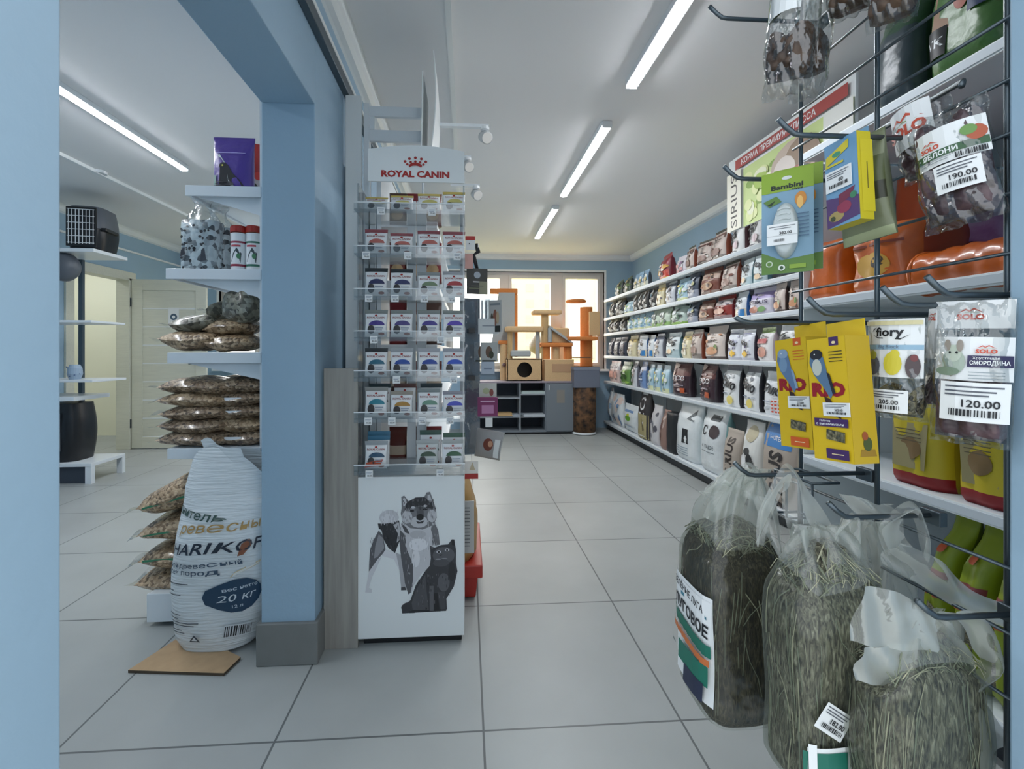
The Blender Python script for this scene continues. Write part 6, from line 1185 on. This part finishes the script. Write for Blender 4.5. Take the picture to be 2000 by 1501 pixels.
# --- boxes
def carton(w_, d_, h_, front, side, items, sitems=(), tab=0, tabm=None):
    b = MB().box(-w_ / 2, w_ / 2, 0, d_, 0, h_, side); b.add([(-w_ / 2, -.0003, 0), (w_ / 2, -.0003, 0), (w_ / 2, -.0003, h_), (-w_ / 2, -.0003, h_)], [(0, 1, 2, 3)], front)
    b.decal(lambda x, y, o: (x, -.0003 - o, y), items, base=.0003, step=.0001)
    if sitems: b.decal(lambda x, y, o: (w_ / 2 + o, x, y), sitems, base=.0003, step=.0001)
    if tab: b.box(-w_ * .48, w_ * .48, d_ * .9, d_ * .9 + .001, h_, h_ + tab, tabm or front)
    return b
def rio(px0, px1, py0, py1, X, rz, accent, bird, label, price):
    p_, w_, h_ = pose(px0, px1, py0, py1, X, rz); t = thing('seed_stick_box', label, 'box', p_); t.rotation_euler = (0, R(-5), R(rz))
    Yl = I(222, 186, 30); A = C(accent); RD = I(150, 28, 40)
    it = [('p', [(w_ * .1, h_ * .93), (w_ * .34, h_ * .93), (w_ * .34, h_), (w_ * .1, h_)], A), ('e', w_ * .22, h_ * .955, w_ * .05, h_ * .012, I(240, 220, 170)), ('t', 'RIO', 0, h_ * .575, h_ * .105, RD, {'w': w_ * .86, 'b': .06})]
    it += [('r', w_ * .08, h_ * (.80 + .026 * i), w_ * .42, h_ * (.806 + .026 * i), A if accent[0] > 150 else INK, 1) for i in range(4)]
    B = C(bird[0]); B2 = C(bird[1]); B3 = C(bird[2])
    it += [('p', [(-w_ * .44, h_ * .80), (-w_ * .4, h_ * .88), (-w_ * .2, h_ * .90), (-w_ * .06, h_ * .84), (w_ * .02, h_ * .7), (w_ * .16, h_ * .56), (w_ * .06, h_ * .5), (-w_ * .12, h_ * .60), (-w_ * .34, h_ * .7)], B), ('e', -w_ * .24, h_ * .865, w_ * .17, h_ * .045, B2), ('e', -w_ * .24, h_ * .76, w_ * .13, h_ * .07, B3), ('p', [(0, h_ * .72), (w_ * .08, h_ * .70), (w_ * .2, h_ * .54), (w_ * .12, h_ * .54)], B2), ('e', -w_ * .28, h_ * .87, w_ * .02, h_ * .006, WHITE),
           ('p', [(-w_ * .1, h_ * .52), (w_ * .05, h_ * .5), (w_ * .22, h_ * .40), (w_ * .3, h_ * .34), (0, h_ * .38)], I(60, 40, 34))]
    it += [('p', [(-w_ * .12, h_ * .175), (w_ * .34, h_ * .155), (w_ * .36, h_ * .235), (-w_ * .1, h_ * .255)], 'seed_mix'), ('r', -w_ * .14, h_ * .02, w_ * .42, h_ * .10, A, 1), ('r', 0, h_ * .055, w_ * .3, h_ * .062, I(240, 220, 170))]
    if accent[0] < 150: it += [('r', -w_ * .4, h_ * .275, w_ * .46, h_ * .34, A, 1), ('t', 'Палочки', -w_ * .12, h_ * .322, h_ * .018, WHITE), ('t', 'с витаминами', w_ * .0, h_ * .295, h_ * .02, WHITE, {'w': w_ * .7})]
    b = carton(w_, w_ * .62, h_, Yl, I(188, 156, 24), it, [('p', [(.008, .008), (.03, .008), (.028, .016), (.01, .016)], I(150, 116, 30)), ('e', .019, .022, .006, .008, I(70, 80, 36)), ('e', .016, .031, .004, .005, I(150, 76, 36))], tab=h_ * .14, tabm=I(226, 192, 40)); b.build('carton', t)
    lb = MB().box(-w_ * .14, w_ * .52, -.0024, -.0016, h_ * .36, h_ * .47, WHITE); lb.decal(lambda x_, y, o: (x_, -.0026 - o, y), price_items(w_ * .19, h_ * .415, w_ * .62, h_ * .1, price)[1:], base=.0002, step=.0001); lb.build('price_label', t)
rio(1525, 1588, 660, 874, .45, -86, (214, 96, 40), ((96, 124, 160), (140, 164, 190), (120, 150, 180)), 'yellow seed stick box with blue budgie and orange accents, left of two', '275.00')
rio(1590, 1668, 658, 900, .43, -84, (70, 44, 96), ((90, 120, 150), (40, 40, 46), (196, 200, 190)), 'yellow seed stick box with black-headed bird and violet accents, right of two', '365.00')
# blue and yellow box
p_, w_, h_ = pose(1616, 1680, 268, 438, .48, -84)
t = thing('treat_box', 'blue box with yellow edge, yellow stickers and purple picture, upper grid', 'box', p_); t.rotation_euler = (0, R(-3), R(-84))
carton(w_, .02, h_, I(112, 160, 196), I(208, 190, 40), [('p', [(-w_ / 2, 0), (w_ / 2, .006), (w_ * .5, h_ * .28), (-w_ / 2, h_ * .36)], I(84, 56, 110)), ('e', -w_ * .2, h_ * .12, w_ * .24, h_ * .06, I(170, 150, 90)), ('e', w_ * .05, h_ * .2, w_ * .22, h_ * .07, I(150, 50, 80)), ('p', [(-w_ * .1, h_ * .24), (w_ * .3, h_ * .3), (w_ * .4, h_ * .4), (-w_ * .1, h_ * .36)], I(120, 40, 70)), ('e', w_ * .34, h_ * .3, w_ * .1, h_ * .04, I(60, 130, 90)), ('e', -w_ * .3, h_ * .1, w_ * .08, h_ * .03, I(60, 70, 40)),
    ('p', [(-w_ * .46, h_ * .74), (w_ * .26, h_ * .86), (w_ * .28, h_ * .96), (-w_ * .44, h_ * .85)], I(216, 200, 50)), ('e', -w_ * .1, h_ * .84, w_ * .14, h_ * .03, I(60, 150, 120)), ('r', -w_ * .46, h_ * .72, w_ * .1, h_ * .745, I(216, 200, 50))], [('r', .004, .01, .022, h_ - .01, I(214, 196, 44), 1), ('r', .012, h_ * .35, .0135, h_ * .65, I(120, 108, 40))], tab=h_ * .07, tabm=I(112, 160, 196)).build('carton', t)
lb = MB().box(-w_ * .46, w_ * .34, -.0024, -.0016, h_ * .42, h_ * .66, WHITE); lb.decal(lambda x_, y, o: (x_, -.0026 - o, y), price_items(-w_ * .06, h_ * .54, w_ * .76, h_ * .22, '60')[1:], base=.0002, step=.0001); lb.build('price_label', t)
# olive bag
p_, w_, h_ = pose(1645, 1752, 262, 470, .53, -75)
b, F = pouch(w_, .03, h_, C((128, 134, 104), .3, True), C((110, 116, 90), .3, True), [(.5, .72, C((92, 100, 66), .3)), (.36, .5, C((60, 62, 46), .3)), (0, .1, C((170, 178, 140), .3))], [('r', -w_ * .42, h_ * .86, -w_ * .18, h_ * .96, I(34, 38, 40)), ('t', 'Сп', -w_ * .3, h_ * .91, h_ * .05, WHITE), ('e', 0, h_ * .6, w_ * .24, h_ * .08, I(120, 96, 60)), ('e', w_ * .1, h_ * .63, w_ * .1, h_ * .05, I(70, 120, 60)), ('r', -w_ * .06, h_ * .26, w_ * .22, h_ * .27, I(200, 204, 190)), ('r', -w_ * .06, h_ * .23, w_ * .2, h_ * .238, I(200, 204, 190))], seed=14, kind='flat')
t = thing('treat_bag', 'crumpled olive green bag hanging behind the blue and yellow box', 'treat bag', p_); t.rotation_euler = (0, R(-6), R(-75)); b.build('bag_body', t, smooth=True)
# --- clear bags
def clearbag(px0, px1, py0, py1, X, rz, tilt, label, content, card_items, cardbox, price=None, pbox=None, depth=.028, seed=0, name='treat_bag', fill=(.06, .62), hs=None, toppm=None, film_m='crinkled_film', topcard=None):
    p_, w_, h_ = pose(px0, px1, py0, py1, X, rz)
    t = thing(name, label, 'treat bag', p_); t.rotation_euler = (0, R(tilt), R(rz))
    F, us = pouch_fn(w_, depth, h_, seed, 0, .06, 'flat')
    if content:
        f0, f1 = fill; b = MB(); n = 14
        def g(sg):
            def q(u, v):
                xx, yy = 2 * u - 1, 2 * v - 1; e = max(0, 1 - abs(xx) ** 3) ** .5 * max(0, 1 - abs(yy) ** 3) ** .5
                return (xx * w_ * .44, sg * (.006 + depth * .5 * e * (1 + .25 * math.sin(9 * xx + seed) * math.sin(7 * yy))) if e > 0 else 0, h_ * (f0 + (f1 - f0) * v) + .008 * math.sin(5 * xx + seed) * v)
            return q
        b.grid(g(-1), n, n, content).grid(g(1), n, n, content).build('contents', t, smooth=True)
    fb = MB(); rr2 = random.Random(seed)
    ph = [rr2.uniform(0, 6) for _ in range(5)]
    def fs(sg):
        def q(u, v):
            xx = (2 * u - 1); e = max(0, 1 - abs(xx) ** 4) ** .5 * (math.sin(math.pi * min(1, max(0, v))) ** .4)
            wv = .004 * math.sin(11 * xx + 13 * v + ph[0]) + .003 * math.sin(23 * v + 7 * xx + ph[1])
            return (xx * w_ / 2, sg * (depth * .55 + .005) * e + wv * (1 - .5 * e), h_ * v)
        return q
    fb.grid(fs(-1), 16, 18, film_m).grid(fs(1), 16, 18, film_m); fb.build('clear_film', t, smooth=True)
    d = -(depth * .55 + .0075)
    cx0, cy0, cx1, cy1 = cardbox
    if card_items:
        cw, chh = (cx1 - cx0) * w_, (cy1 - cy0) * h_
        b = MB(); G2_ = lambda x_, y, o: ((cx0 + cx1) / 2 * w_ + x_, d * (1 - .7 * (2 * ((cx0 + cx1) / 2 + x_ / w_)) ** 2) - .001 - o, cy0 * h_ + y)
        b.grid(lambda u, v: G2_((u - .5) * cw, v * chh, 0), 6, 3, WHITE); b.decal(G2_, card_items(cw, chh), base=.0005, step=.0002); b.build('label_card', t)
    if topcard:
        b = MB(); G3 = lambda x_, y, o: (x_, -.005 - o, h_ * .80 + y); b.grid(lambda u, v: G3((u - .5) * w_ * .96, v * h_ * .19, 0), 6, 3, WHITE); b.decal(G3, topcard(w_ * .96, h_ * .19), base=.0005, step=.0002); b.build('header_card', t)
    if pbox:
        x0, y0, x1, y1 = pbox; pw, ph_ = (x1 - x0) * w_, (y1 - y0) * h_
        b = MB(); G4 = lambda x_, y, o: (x_ , d * (1 - .5 * (2 * x_ / w_) ** 2) - .004 - o, y); b.grid(lambda u, v: G4(x0 * w_ + pw * u, y0 * h_ + ph_ * v, 0), 4, 2, WHITE); b.decal(G4, price_items((x0 + x1) / 2 * w_, (y0 + y1) / 2 * h_, pw * .96, ph_ * .96, price)[1:], base=.0004, step=.0002); b.build('price_label', t)
    return t, w_, h_
SR = (206, 84, 60)
def solo(cx, cy, s): return [('t', 'SOLO', cx, cy, s, C(SR), {'b': .05}), ('p', [(cx - s * 1.7, cy + s * .7), (cx - s * .6, cy + s * 1.5), (cx - s * .2, cy + s * 1.1), (cx + s * .4, cy + s * 1.6), (cx + s * 1.7, cy + s * .7), (cx + s * .4, cy + s * 1.3), (cx - s * .2, cy + s * .9), (cx - s * .6, cy + s * 1.2)], C(SR)), ('p', [(cx - s * 1.2, cy + s * .66), (cx, cy + s * .9), (cx + s * 1.3, cy + s * .66), (cx, cy + s * .8)], I(140, 170, 90))]
clearbag(1806, 1968, 195, 440, .555, -72, -8, 'clear treat bag with green-striped label priced 190, upper right', 'dried_fruit',
    lambda w, h: solo(-w * .25, h * .52, h * .12) + [('r', -w * .5, h * .2, w * .5, h * .4, I(60, 96, 64)), ('t', 'ЯБЛОНИ', -w * .12, h * .3, h * .13, WHITE, {'b': .03}), ('e', w * .38, h * .55, w * .12, h * .2, I(180, 90, 60)), ('e', w * .3, h * .66, w * .1, h * .14, I(110, 150, 80)), ('bar', w * .1, h * .02, w * .48, h * .16), ('r', -w * .45, h * .08, 0, h * .1, I(150, 156, 160)), ('r', -w * .45, h * .13, w * .05, h * .15, I(150, 156, 160))], (-.35, .50, .5, .80), '190.00', (-.12, .25, .42, .48), seed=5, fill=(.06, .9), topcard=None)
clearbag(1765, 1880, 195, 345, .585, -72, -8, 'white-headed treat bag with red mountain lettering behind the apple bag', 'dried_fruit', lambda w, h: solo(-w * .1, h * .45, h * .24), (-.5, .42, .3, .98), seed=6, fill=(.05, .5))
clearbag(1812, 1972, 585, 868, .53, -60, 2, 'clear currant treat bag with white mouse label priced 120, right edge', 'dried_fruit',
    lambda w, h: [('e', -w * .22, h * .42, w * .17, h * .3, I(176, 190, 176)), ('e', -w * .22, h * .62, w * .12, h * .2, I(196, 206, 190)), ('e', -w * .31, h * .8, w * .05, h * .14, I(160, 150, 140)), ('e', -w * .13, h * .8, w * .05, h * .14, I(160, 150, 140)), ('e', -w * .27, h * .64, w * .018, h * .03, INK), ('e', -w * .17, h * .64, w * .018, h * .03, INK), ('e', -w * .3, h * .2, w * .18, h * .1, I(130, 150, 130))] + solo(w * .2, h * .68, h * .09) + [('r', -w * .02, h * .32, w * .5, h * .58, I(52, 48, 84)), ('t', 'Хрустящая', w * .2, h * .52, h * .055, WHITE), ('t', 'СМОРОДИНА', w * .24, h * .41, h * .09, WHITE, {'w': w * .46, 'b': .03})] + [('r', 0, h * (.05 + .07 * i), w * .42, h * (.07 + .07 * i), I(150, 160, 165)) for i in range(3)], (-.42, .45, .5, .74), '120.00', (-.3, .18, .5, .44), seed=7, fill=(.04, .62), topcard=lambda w, h: solo(-w * .04, h * .42, h * .2), depth=.034)
clearbag(1804, 1880, 600, 800, .565, -65, 3, 'clear treat bag with red lettering peeking left behind the currant bag', 'dried_fruit', lambda w, h: solo(-w * .2, h * .8, h * .07), (-.45, .5, .3, .98), seed=8, fill=(.04, .4))
# bird card bag
clearbag(1696, 1808, 622, 818, .50, -72, 1, 'white bird food card bag with yellow canary and oval lettering', 'seed_mix',
    lambda w, h: [('r', -w * .5, h * .48, w * .5, h * .56, I(150, 184, 206)), ('t', 'fiory', .0, h * .76, h * .15, INK, {'b': .03, 'w': w * .5}), ('t', 'Big Block', .0, h * .52, h * .06, I(110, 130, 150)), ('p', [(-w * .33, h * .74), (-w * .2, h * .67), (w * .2, h * .65), (w * .34, h * .74), (w * .2, h * .67), (-w * .2, h * .69)], INK), ('p', [(-w * .33, h * .78), (-w * .3, h * .84), (-w * .22, h * .86), (-w * .28, h * .82)], INK), ('e', w * .08, h * .24, w * .15, h * .2, I(214, 200, 60)), ('e', w * .12, h * .40, w * .08, h * .08, I(214, 200, 60)), ('e', -w * .3, h * .2, w * .16, h * .17, I(100, 104, 116)), ('e', -w * .3, h * .38, w * .09, h * .08, I(176, 176, 70)), ('e', w * .38, h * .2, w * .1, h * .2, I(84, 70, 72)), ('e', w * .4, h * .34, w * .05, h * .06, I(120, 60, 60)), ('r', -w * .5, h * .9, w * .5, h * .97, I(216, 206, 160))], (-.49, .42, .49, .99), '205.00', (-.42, .08, .34, .30), seed=9, fill=(.04, .3), depth=.02)
# top left animal ear pouch and neighbours
clearbag(1488, 1580, -40, 190, .46, -60, 6, 'clear pouch of dark chews with green header at the top left of the grid', 'treats_brown', lambda w, h: [('p', [(-w * .5, 0), (w * .5, h * .3), (w * .5, h), (-w * .5, h)], I(90, 110, 60)), ('p', [(-w * .5, h * .2), (w * .1, h * .4), (w * .2, h * .9), (-w * .3, h)], I(150, 150, 70))], (-.49, .62, .3, .98), seed=11, fill=(.16, .52), depth=.04)
clearbag(1540, 1606, -40, 195, .50, -60, 6, 'clear pouch of dark chews, second from the left at the top of the grid', 'treats_brown', None, (0, 0, 0, 0), seed=12, fill=(.2, .5), depth=.04)
for px0, px1, lab, sd, pyb in ((1615, 1700, 'clear pouch of brown chews cropped by the upper frame edge, left', 15, 35), (1690, 1790, 'clear pouch of dark red-brown chews cropped by the upper frame edge, right', 16, 52)):
    clearbag(px0, px1, -150, pyb, .52, -60, 4, lab, 'treats_brown', None, (0, 0, 0, 0), seed=sd, fill=(.08, .5), depth=.04)
# black wire chew loops
# lower basket and small packs
q = Wy(1575, 930, .80)
t = thing('wire_basket', 'small dark wire basket hooked on the lower left of the grid', 'basket', (XG, gy[0], 0)); b = MB()
zA, zB = Wx(1562, 916, XG).z, Wx(1562, 1000, XG).z
ya, yb_ = gy[0] - .01, gy[0] - .09; xo = -.045
for z in (zA, zB): b.tube([(0, 0, z), (xo, 0, z), (xo, -.09, z), (0, -.09, z)], .0025, 'grey_metal', 6, closed=True)
for yy in (0, -.03, -.06, -.09): b.tube([(xo, yy, zA), (xo, yy, zB), (0, yy, zB)], .002, 'grey_metal', 6)
b.build('wire_frame', t, smooth=True)
# ================================================================ HAY BAGS
def hay_bag(x, y, z0, wx, wy, h, rz, htop, label, mface, seed, hooktop, labelside, items, litems_w, handle=True, price=None, dome=.06, flap=None):
    """block of hay in a clear carrier bag whose handles rise to the hook"""
    rr = random.Random(seed); t = thing('hay_bag', label, 'hay bag', (x, y, z0), R(rz)); n = .5
    ph = [rr.uniform(0, 6) for _ in range(6)]
    def prof(v):
        if v < .12: return .62 + .38 * math.sin(v / .12 * math.pi / 2)
        if v > .86: return .72 + .28 * math.cos((v - .86) / .14 * math.pi / 2)
        return 1 + .03 * math.sin(9 * v + ph[0])
    def g(u, v, e=0):
        a = 2 * math.pi * u; c_, s_ = math.cos(a), math.sin(a); k = prof(v)
        return ((wx / 2 * k + e) * math.copysign(abs(c_) ** n, c_) * (1 + .02 * math.sin(3 * a + ph[1])), (wy / 2 * k + e) * math.copysign(abs(s_) ** n, s_), h * v + .012 * math.sin(2 * a + ph[2]) * v)
    b = MB().grid(g, 36, 20, mface, closed_u=True)
    top = [g(i / 36, 1) for i in range(36)]; cen = (0, 0, h + dome); mid = [((p[0]) * .55, p[1] * .55, h + dome * .8) for p in top]
    k0 = len(b.v); b.add(top + mid + [cen], [(i, (i + 1) % 36, 36 + (i + 1) % 36, 36 + i) for i in range(36)] + [(36 + i, 36 + (i + 1) % 36, 72) for i in range(36)], 'hay'); b.poly([g((35 - i) / 36, 0) for i in range(36)], mface)
    ho = b.build('hay_block', t, smooth=True)
    sb = MB()
    for i in range(190):
        a = rr.uniform(0, 6.28); rad = rr.uniform(0, .48); px_, py_ = rad * wx * math.cos(a), rad * wy * math.sin(a); zz = h + dome * (1 - rad * 1.9) * .8 + rr.uniform(0, .006)
        d = rr.uniform(0, 6.28); L = rr.uniform(.03, .08); q = []
        for k in range(4):
            s_ = k / 3 - .5; xx = px_ + L * s_ * math.cos(d) + .006 * math.sin(4 * s_ + i); yy = py_ + L * s_ * math.sin(d); xx = max(-wx * .42, min(wx * .42, xx)); yy = max(-wy * .42, min(wy * .42, yy)); q.append((xx, yy, zz - .9 * s_ * s_ * L + .004 * math.sin(i)))
        sb.tube(q, rr.uniform(.0003, .0008), rr.choice(('straw', 'straw_green', 'straw_green')), 4)
    for i in range(110):
        u = rr.random(); v = rr.uniform(.25, .98); q = []
        L = rr.uniform(.03, .09); du = rr.uniform(-.03, .03)
        for k in range(4): s_ = k / 3; q.append(g(u + du * s_, min(1, v - L / h * s_ if v - L / h * s_ > 0 else .02), .0012))
        sb.tube(q, rr.uniform(.0003, .0008), rr.choice(('straw', 'straw_green', 'straw_green')), 4)
    so = sb.build('hay_stalks', t, smooth=True); so['kind'] = 'stuff'
    # clear shell rising into a gathered neck
    hx, hy, hz = hooktop[0] - x, hooktop[1] - y, hooktop[2] - z0
    ca, sa = math.cos(-R(rz)), math.sin(-R(rz)); hx, hy = hx * ca - hy * sa, hx * sa + hy * ca
    def shell(u, v):
        a = 2 * math.pi * u
        if v < .55: p = g(u, v / .55, .005); return p
        q = (v - .55) / .45; p = g(u, 1, .006); c_, s_ = math.cos(a), math.sin(a)
        wob = .010 * math.sin(6 * a + 5 * q + ph[3]) * q + .006 * math.sin(11 * a + ph[4]) * q; k = 1 - q ** 1.35
        tx, ty = .022 * c_, .006 * s_
        return (p[0] * k + (hx * q + tx) * 1 * (1 - k) + wob * c_, p[1] * k + (hy * q + ty) * (1 - k) + wob * s_, h + (hz - .004 - h) * q + (p[2] - h) * k)
    def fm(u, v): return 'hay_film' if v < .6 else 'milky_film'
    fb = MB().grid(shell, 48, 34, fm, closed_u=True).build('bag_film', t, smooth=True)
    if handle and False:
        hb = MB()
        for sgn in (-1, 1):
            def rb_(u, v, sgn=sgn):
                a = math.pi * v; s_ = (u - .5)
                return (hx + .018 * sgn * math.sin(a) + .032 * s_ * (1 + .6 * math.cos(a) ** 2), hy + .012 * s_ * math.sin(3 * v + 1), hz - .045 + .052 * math.sin(a) + .01 * s_) if False else (hx + (.030 * math.cos(a)) + .010 * sgn * s_, hy + .022 * sgn * math.sin(a) * .4 + .03 * s_ * math.cos(a * .5), hz - .055 + .062 * math.sin(a) + .012 * s_ * math.cos(a))
            hb.grid(rb_, 4, 16, 'milky_film')
        hb.build('handle', t, smooth=True)
    if False:
        for k, (dx, dy, dz_, w_, hh, lean) in enumerate(flap):
            MB().grid(lambda u, v: (hx + dx + (u - .5) * w_ * (1.15 - .5 * v) + lean * v, hy + dy + .015 * math.sin(4 * u + 3 * v + k) - .012, hz + dz_ + hh * v + .01 * math.sin(5 * u + k)), 12, 12, 'milky_film').build('plastic_flap', t, smooth=True)
    if labelside == 'left':   # printed on the -x face
        F = lambda X_, y_, o: (-(wx / 2 * prof(y_ / h) + .007) * max(0, 1 - abs(2 * X_ / (wy + .016)) ** 4) ** .25 - o, -X_, y_)
    else: F = lambda X_, y_, o: (X_, -(wy / 2 * prof(y_ / h) + .007) * max(0, 1 - abs(2 * X_ / (wx + .016)) ** 4) ** .25 - o, y_)
    if items:
        x0, y0, x1, y1 = litems_w; b = MB(); b.grid(lambda u, v: F(x0 + (x1 - x0) * u, y0 + (y1 - y0) * v, .0), 8, 8, WHITE); b.decal(F, items, base=.001, step=.0004); b.build('printed_label', t, smooth=False)
    if price:
        cx_, cy_, pw, ph_, txt = price; Ff = lambda X_, y_, o: (X_, -(abs(g(.75, y_ / h, .008)[1])) - o, y_)
        b = MB(); rot = -35; c2, s2 = math.cos(R(rot)), math.sin(R(rot))
        Fr = lambda X_, y_, o: Ff(cx_ + X_ * c2 - y_ * s2 * 1, cy_ + X_ * s2 + y_ * c2, o)
        b.grid(lambda u, v: Fr((u - .5) * pw, (v - .5) * ph_, 0), 3, 3, WHITE); b.decal(Fr, price_items(0, 0, pw * .96, ph_ * .96, txt)[1:], base=.0006, step=.0002); b.build('price_label', t)
    return t
def ribbon(par, pts, name='handle', twist=.012):
    """strip of milky film; pts = (px, py, half width px, distance Y)"""
    n = len(pts); P3 = []
    for i, (px, py, hw, Y) in enumerate(pts):
        a = pts[max(i - 1, 0)]; c_ = pts[min(i + 1, n - 1)]; dx, dy = c_[0] - a[0], c_[1] - a[1]; L = math.hypot(dx, dy) or 1; nx, ny = -dy / L, dx / L
        P3.append((Wy(px + nx * hw, py + ny * hw, Y), Wy(px - nx * hw, py - ny * hw, Y)))
    def cat(vals, t):
        k = min(int(t), n - 2); f_ = t - k; p0, p1, p2, p3 = vals[max(k - 1, 0)], vals[k], vals[k + 1], vals[min(k + 2, n - 1)]
        return .5 * ((2 * p1) + (p2 - p0) * f_ + (2 * p0 - 5 * p1 + 4 * p2 - p3) * f_ * f_ + (3 * p1 - p0 - 3 * p2 + p3) * f_ ** 3)
    A = [p[0] for p in P3]; B = [p[1] for p in P3]; loc = par.location
    def f(u, v):
        a, b_ = cat(A, v * (n - 1)), cat(B, v * (n - 1)); q = a * (1 - u) + b_ * u - loc; q.y += twist * math.sin(math.pi * u * 1.5 + 4 * v) * .6 + .002 * math.sin(17 * v + 6 * u); return q
    return MB().grid(f, 8, 10 * (n - 1), 'milky_film').build(name, par, smooth=True)
GT = I(30, 110, 92); OR = I(196, 110, 60)
# A: leftmost, showing a narrow labelled side and a dark broad face
zA0 = P(1430, 1420, .70).z
A_ = hay_bag(.418, .712, zA0, .118, .122, .275, 0, 0, 'leftmost hay bag with green and white side label, dark broad face', 'hay_dark', 3, (k9.x + .02, .69, k9.z + .004), 'left',
    [('r', -.056, .07, .056, .2, WHITE, 8), ('t', 'ЗЕЛЁНЫЕ ЛУГА', 0, .190, .011, INK, {'rot': -6, 'w': .088}), ('p', [(-.02, .182), (.05, .176), (.05, .172), (-.02, .176)], I(70, 130, 150)), ('t', 'ЛУГОВОЕ', .004, .158, .019, INK, {'rot': -6, 'w': .096, 'b': .03})] + [('r', -.056 + .014 * i, .128 - .0014 * i, -.041 + .014 * i, .146 - .0014 * i, GT, 2) for i in range(8)] + [('r', -.056 + .014 * i, .116 - .0014 * i, -.041 + .014 * i, .126 - .0014 * i, OR, 2) for i in range(8)] + [('r', -.02, .075, .056, .106, GT, 5), ('r', .0, .05, .05, .078, I(40, 46, 70), 5), ('r', -.054, .09, -.03, .094, I(110, 120, 120), 2)], (-.057, .045, .057, .206), dome=.035)
ribbon(A_, [(1398, 1022, 34, .70), (1425, 975, 34, .70), (1462, 922, 20, .69), (1490, 965, 20, .68), (1512, 1030, 18, .67), (1528, 1085, 10, .66)])
ribbon(A_, [(1368, 962, 3, .70), (1405, 950, 22, .70), (1450, 935, 26, .69), (1470, 925, 12, .69)], 'plastic_flap')
B_ = hay_bag(.452, .557, P(1590, 1560, .56).z, .118, .075, .258, 4, 0, 'middle hay bag with tilted price sticker and green-orange foot label', 'hay', 4, (k11.x - .03, .565, k11.z - .01), 'front',
    [('r', -.06, .0, -.01, .075, GT, 4), ('p', [(-.035, .0), (-.012, .0), (-.012, .045), (-.03, .04)], OR), ('r', -.056, .0, -.048, .085, WHITE)], (-.056, .0, -.005, .08), price=(-.028, .112, .042, .032, '182.00'), dome=.05)
ribbon(B_, [(1482, 1062, 12, .60), (1500, 990, 20, .60), (1540, 928, 24, .60), (1566, 985, 34, .59), (1600, 1060, 50, .58), (1640, 1130, 50, .57)])
ribbon(B_, [(1655, 968, 4, .57), (1690, 990, 16, .57), (1730, 1005, 14, .57), (1765, 1000, 10, .57)], 'plastic_flap')
ribbon(B_, [(1610, 1120, 8, .56), (1640, 1040, 12, .56), (1672, 1012, 9, .56), (1676, 1075, 14, .55), (1660, 1150, 22, .55)])
Cc = hay_bag(.515, .497, P(1800, 1600, .50).z, .135, .062, .152, 3, 0, 'right foreground hay bag under a large milky plastic flap', 'hay', 5, (k10.x + .01, .487, k10.z - .002), 'front',
    [('r', -.06, .0, -.035, .04, OR, 3), ('p', [(-.055, .04), (-.03, .03), (-.03, .06)], I(40, 46, 90))], (-.06, 0, -.03, .05), dome=.045)
ribbon(Cc, [(1664, 1192, 55, .480), (1720, 1205, 58, .478), (1780, 1225, 46, .476), (1832, 1245, 26, .474)], 'plastic_flap', .004)
ribbon(Cc, [(1668, 1290, 34, .482), (1740, 1300, 44, .480), (1820, 1310, 50, .478)], 'plastic_flap', .006)
ribbon(Cc, [(1850, 1199, 12, .474), (1895, 1208, 16, .474), (1930, 1262, 20, .474), (1946, 1310, 10, .474), (1905, 1355, 26, .474), (1920, 1420, 44, .474), (1950, 1490, 52, .474)])
D_ = hay_bag(.575, .62, P(1800, 1500, .62).z, .13, .08, .17, -5, 0, 'dark hay bag behind the right foreground one, seen between its handles', 'hay_dark', 6, (.55, .60, Wy(1790, 1010, .60).z), 'front', None, None, dome=.04)
ribbon(D_, [(1762, 1075, 30, .56), (1752, 1030, 28, .56), (1790, 990, 10, .56), (1812, 1040, 12, .56), (1815, 1090, 10, .56)])
ribbon(D_, [(1752, 1080, 26, .54), (1830, 1118, 30, .53), (1900, 1172, 22, .53), (1990, 1205, 20, .53)], 'plastic_flap')
q = Wy(1790, 1008, .60); hk_ = thing('display_hook', 'hook carrying the dark rear hay bag', 'hook', (XG, .60, q.z), 0, 'hooks on the wire grid'); MB().tube([(q.x - .05 - XG, 0, .015), (q.x - XG - .03, 0, 0), (0, 0, 0)], .0033, 'grey_metal', 10).build('prong', hk_, smooth=True)
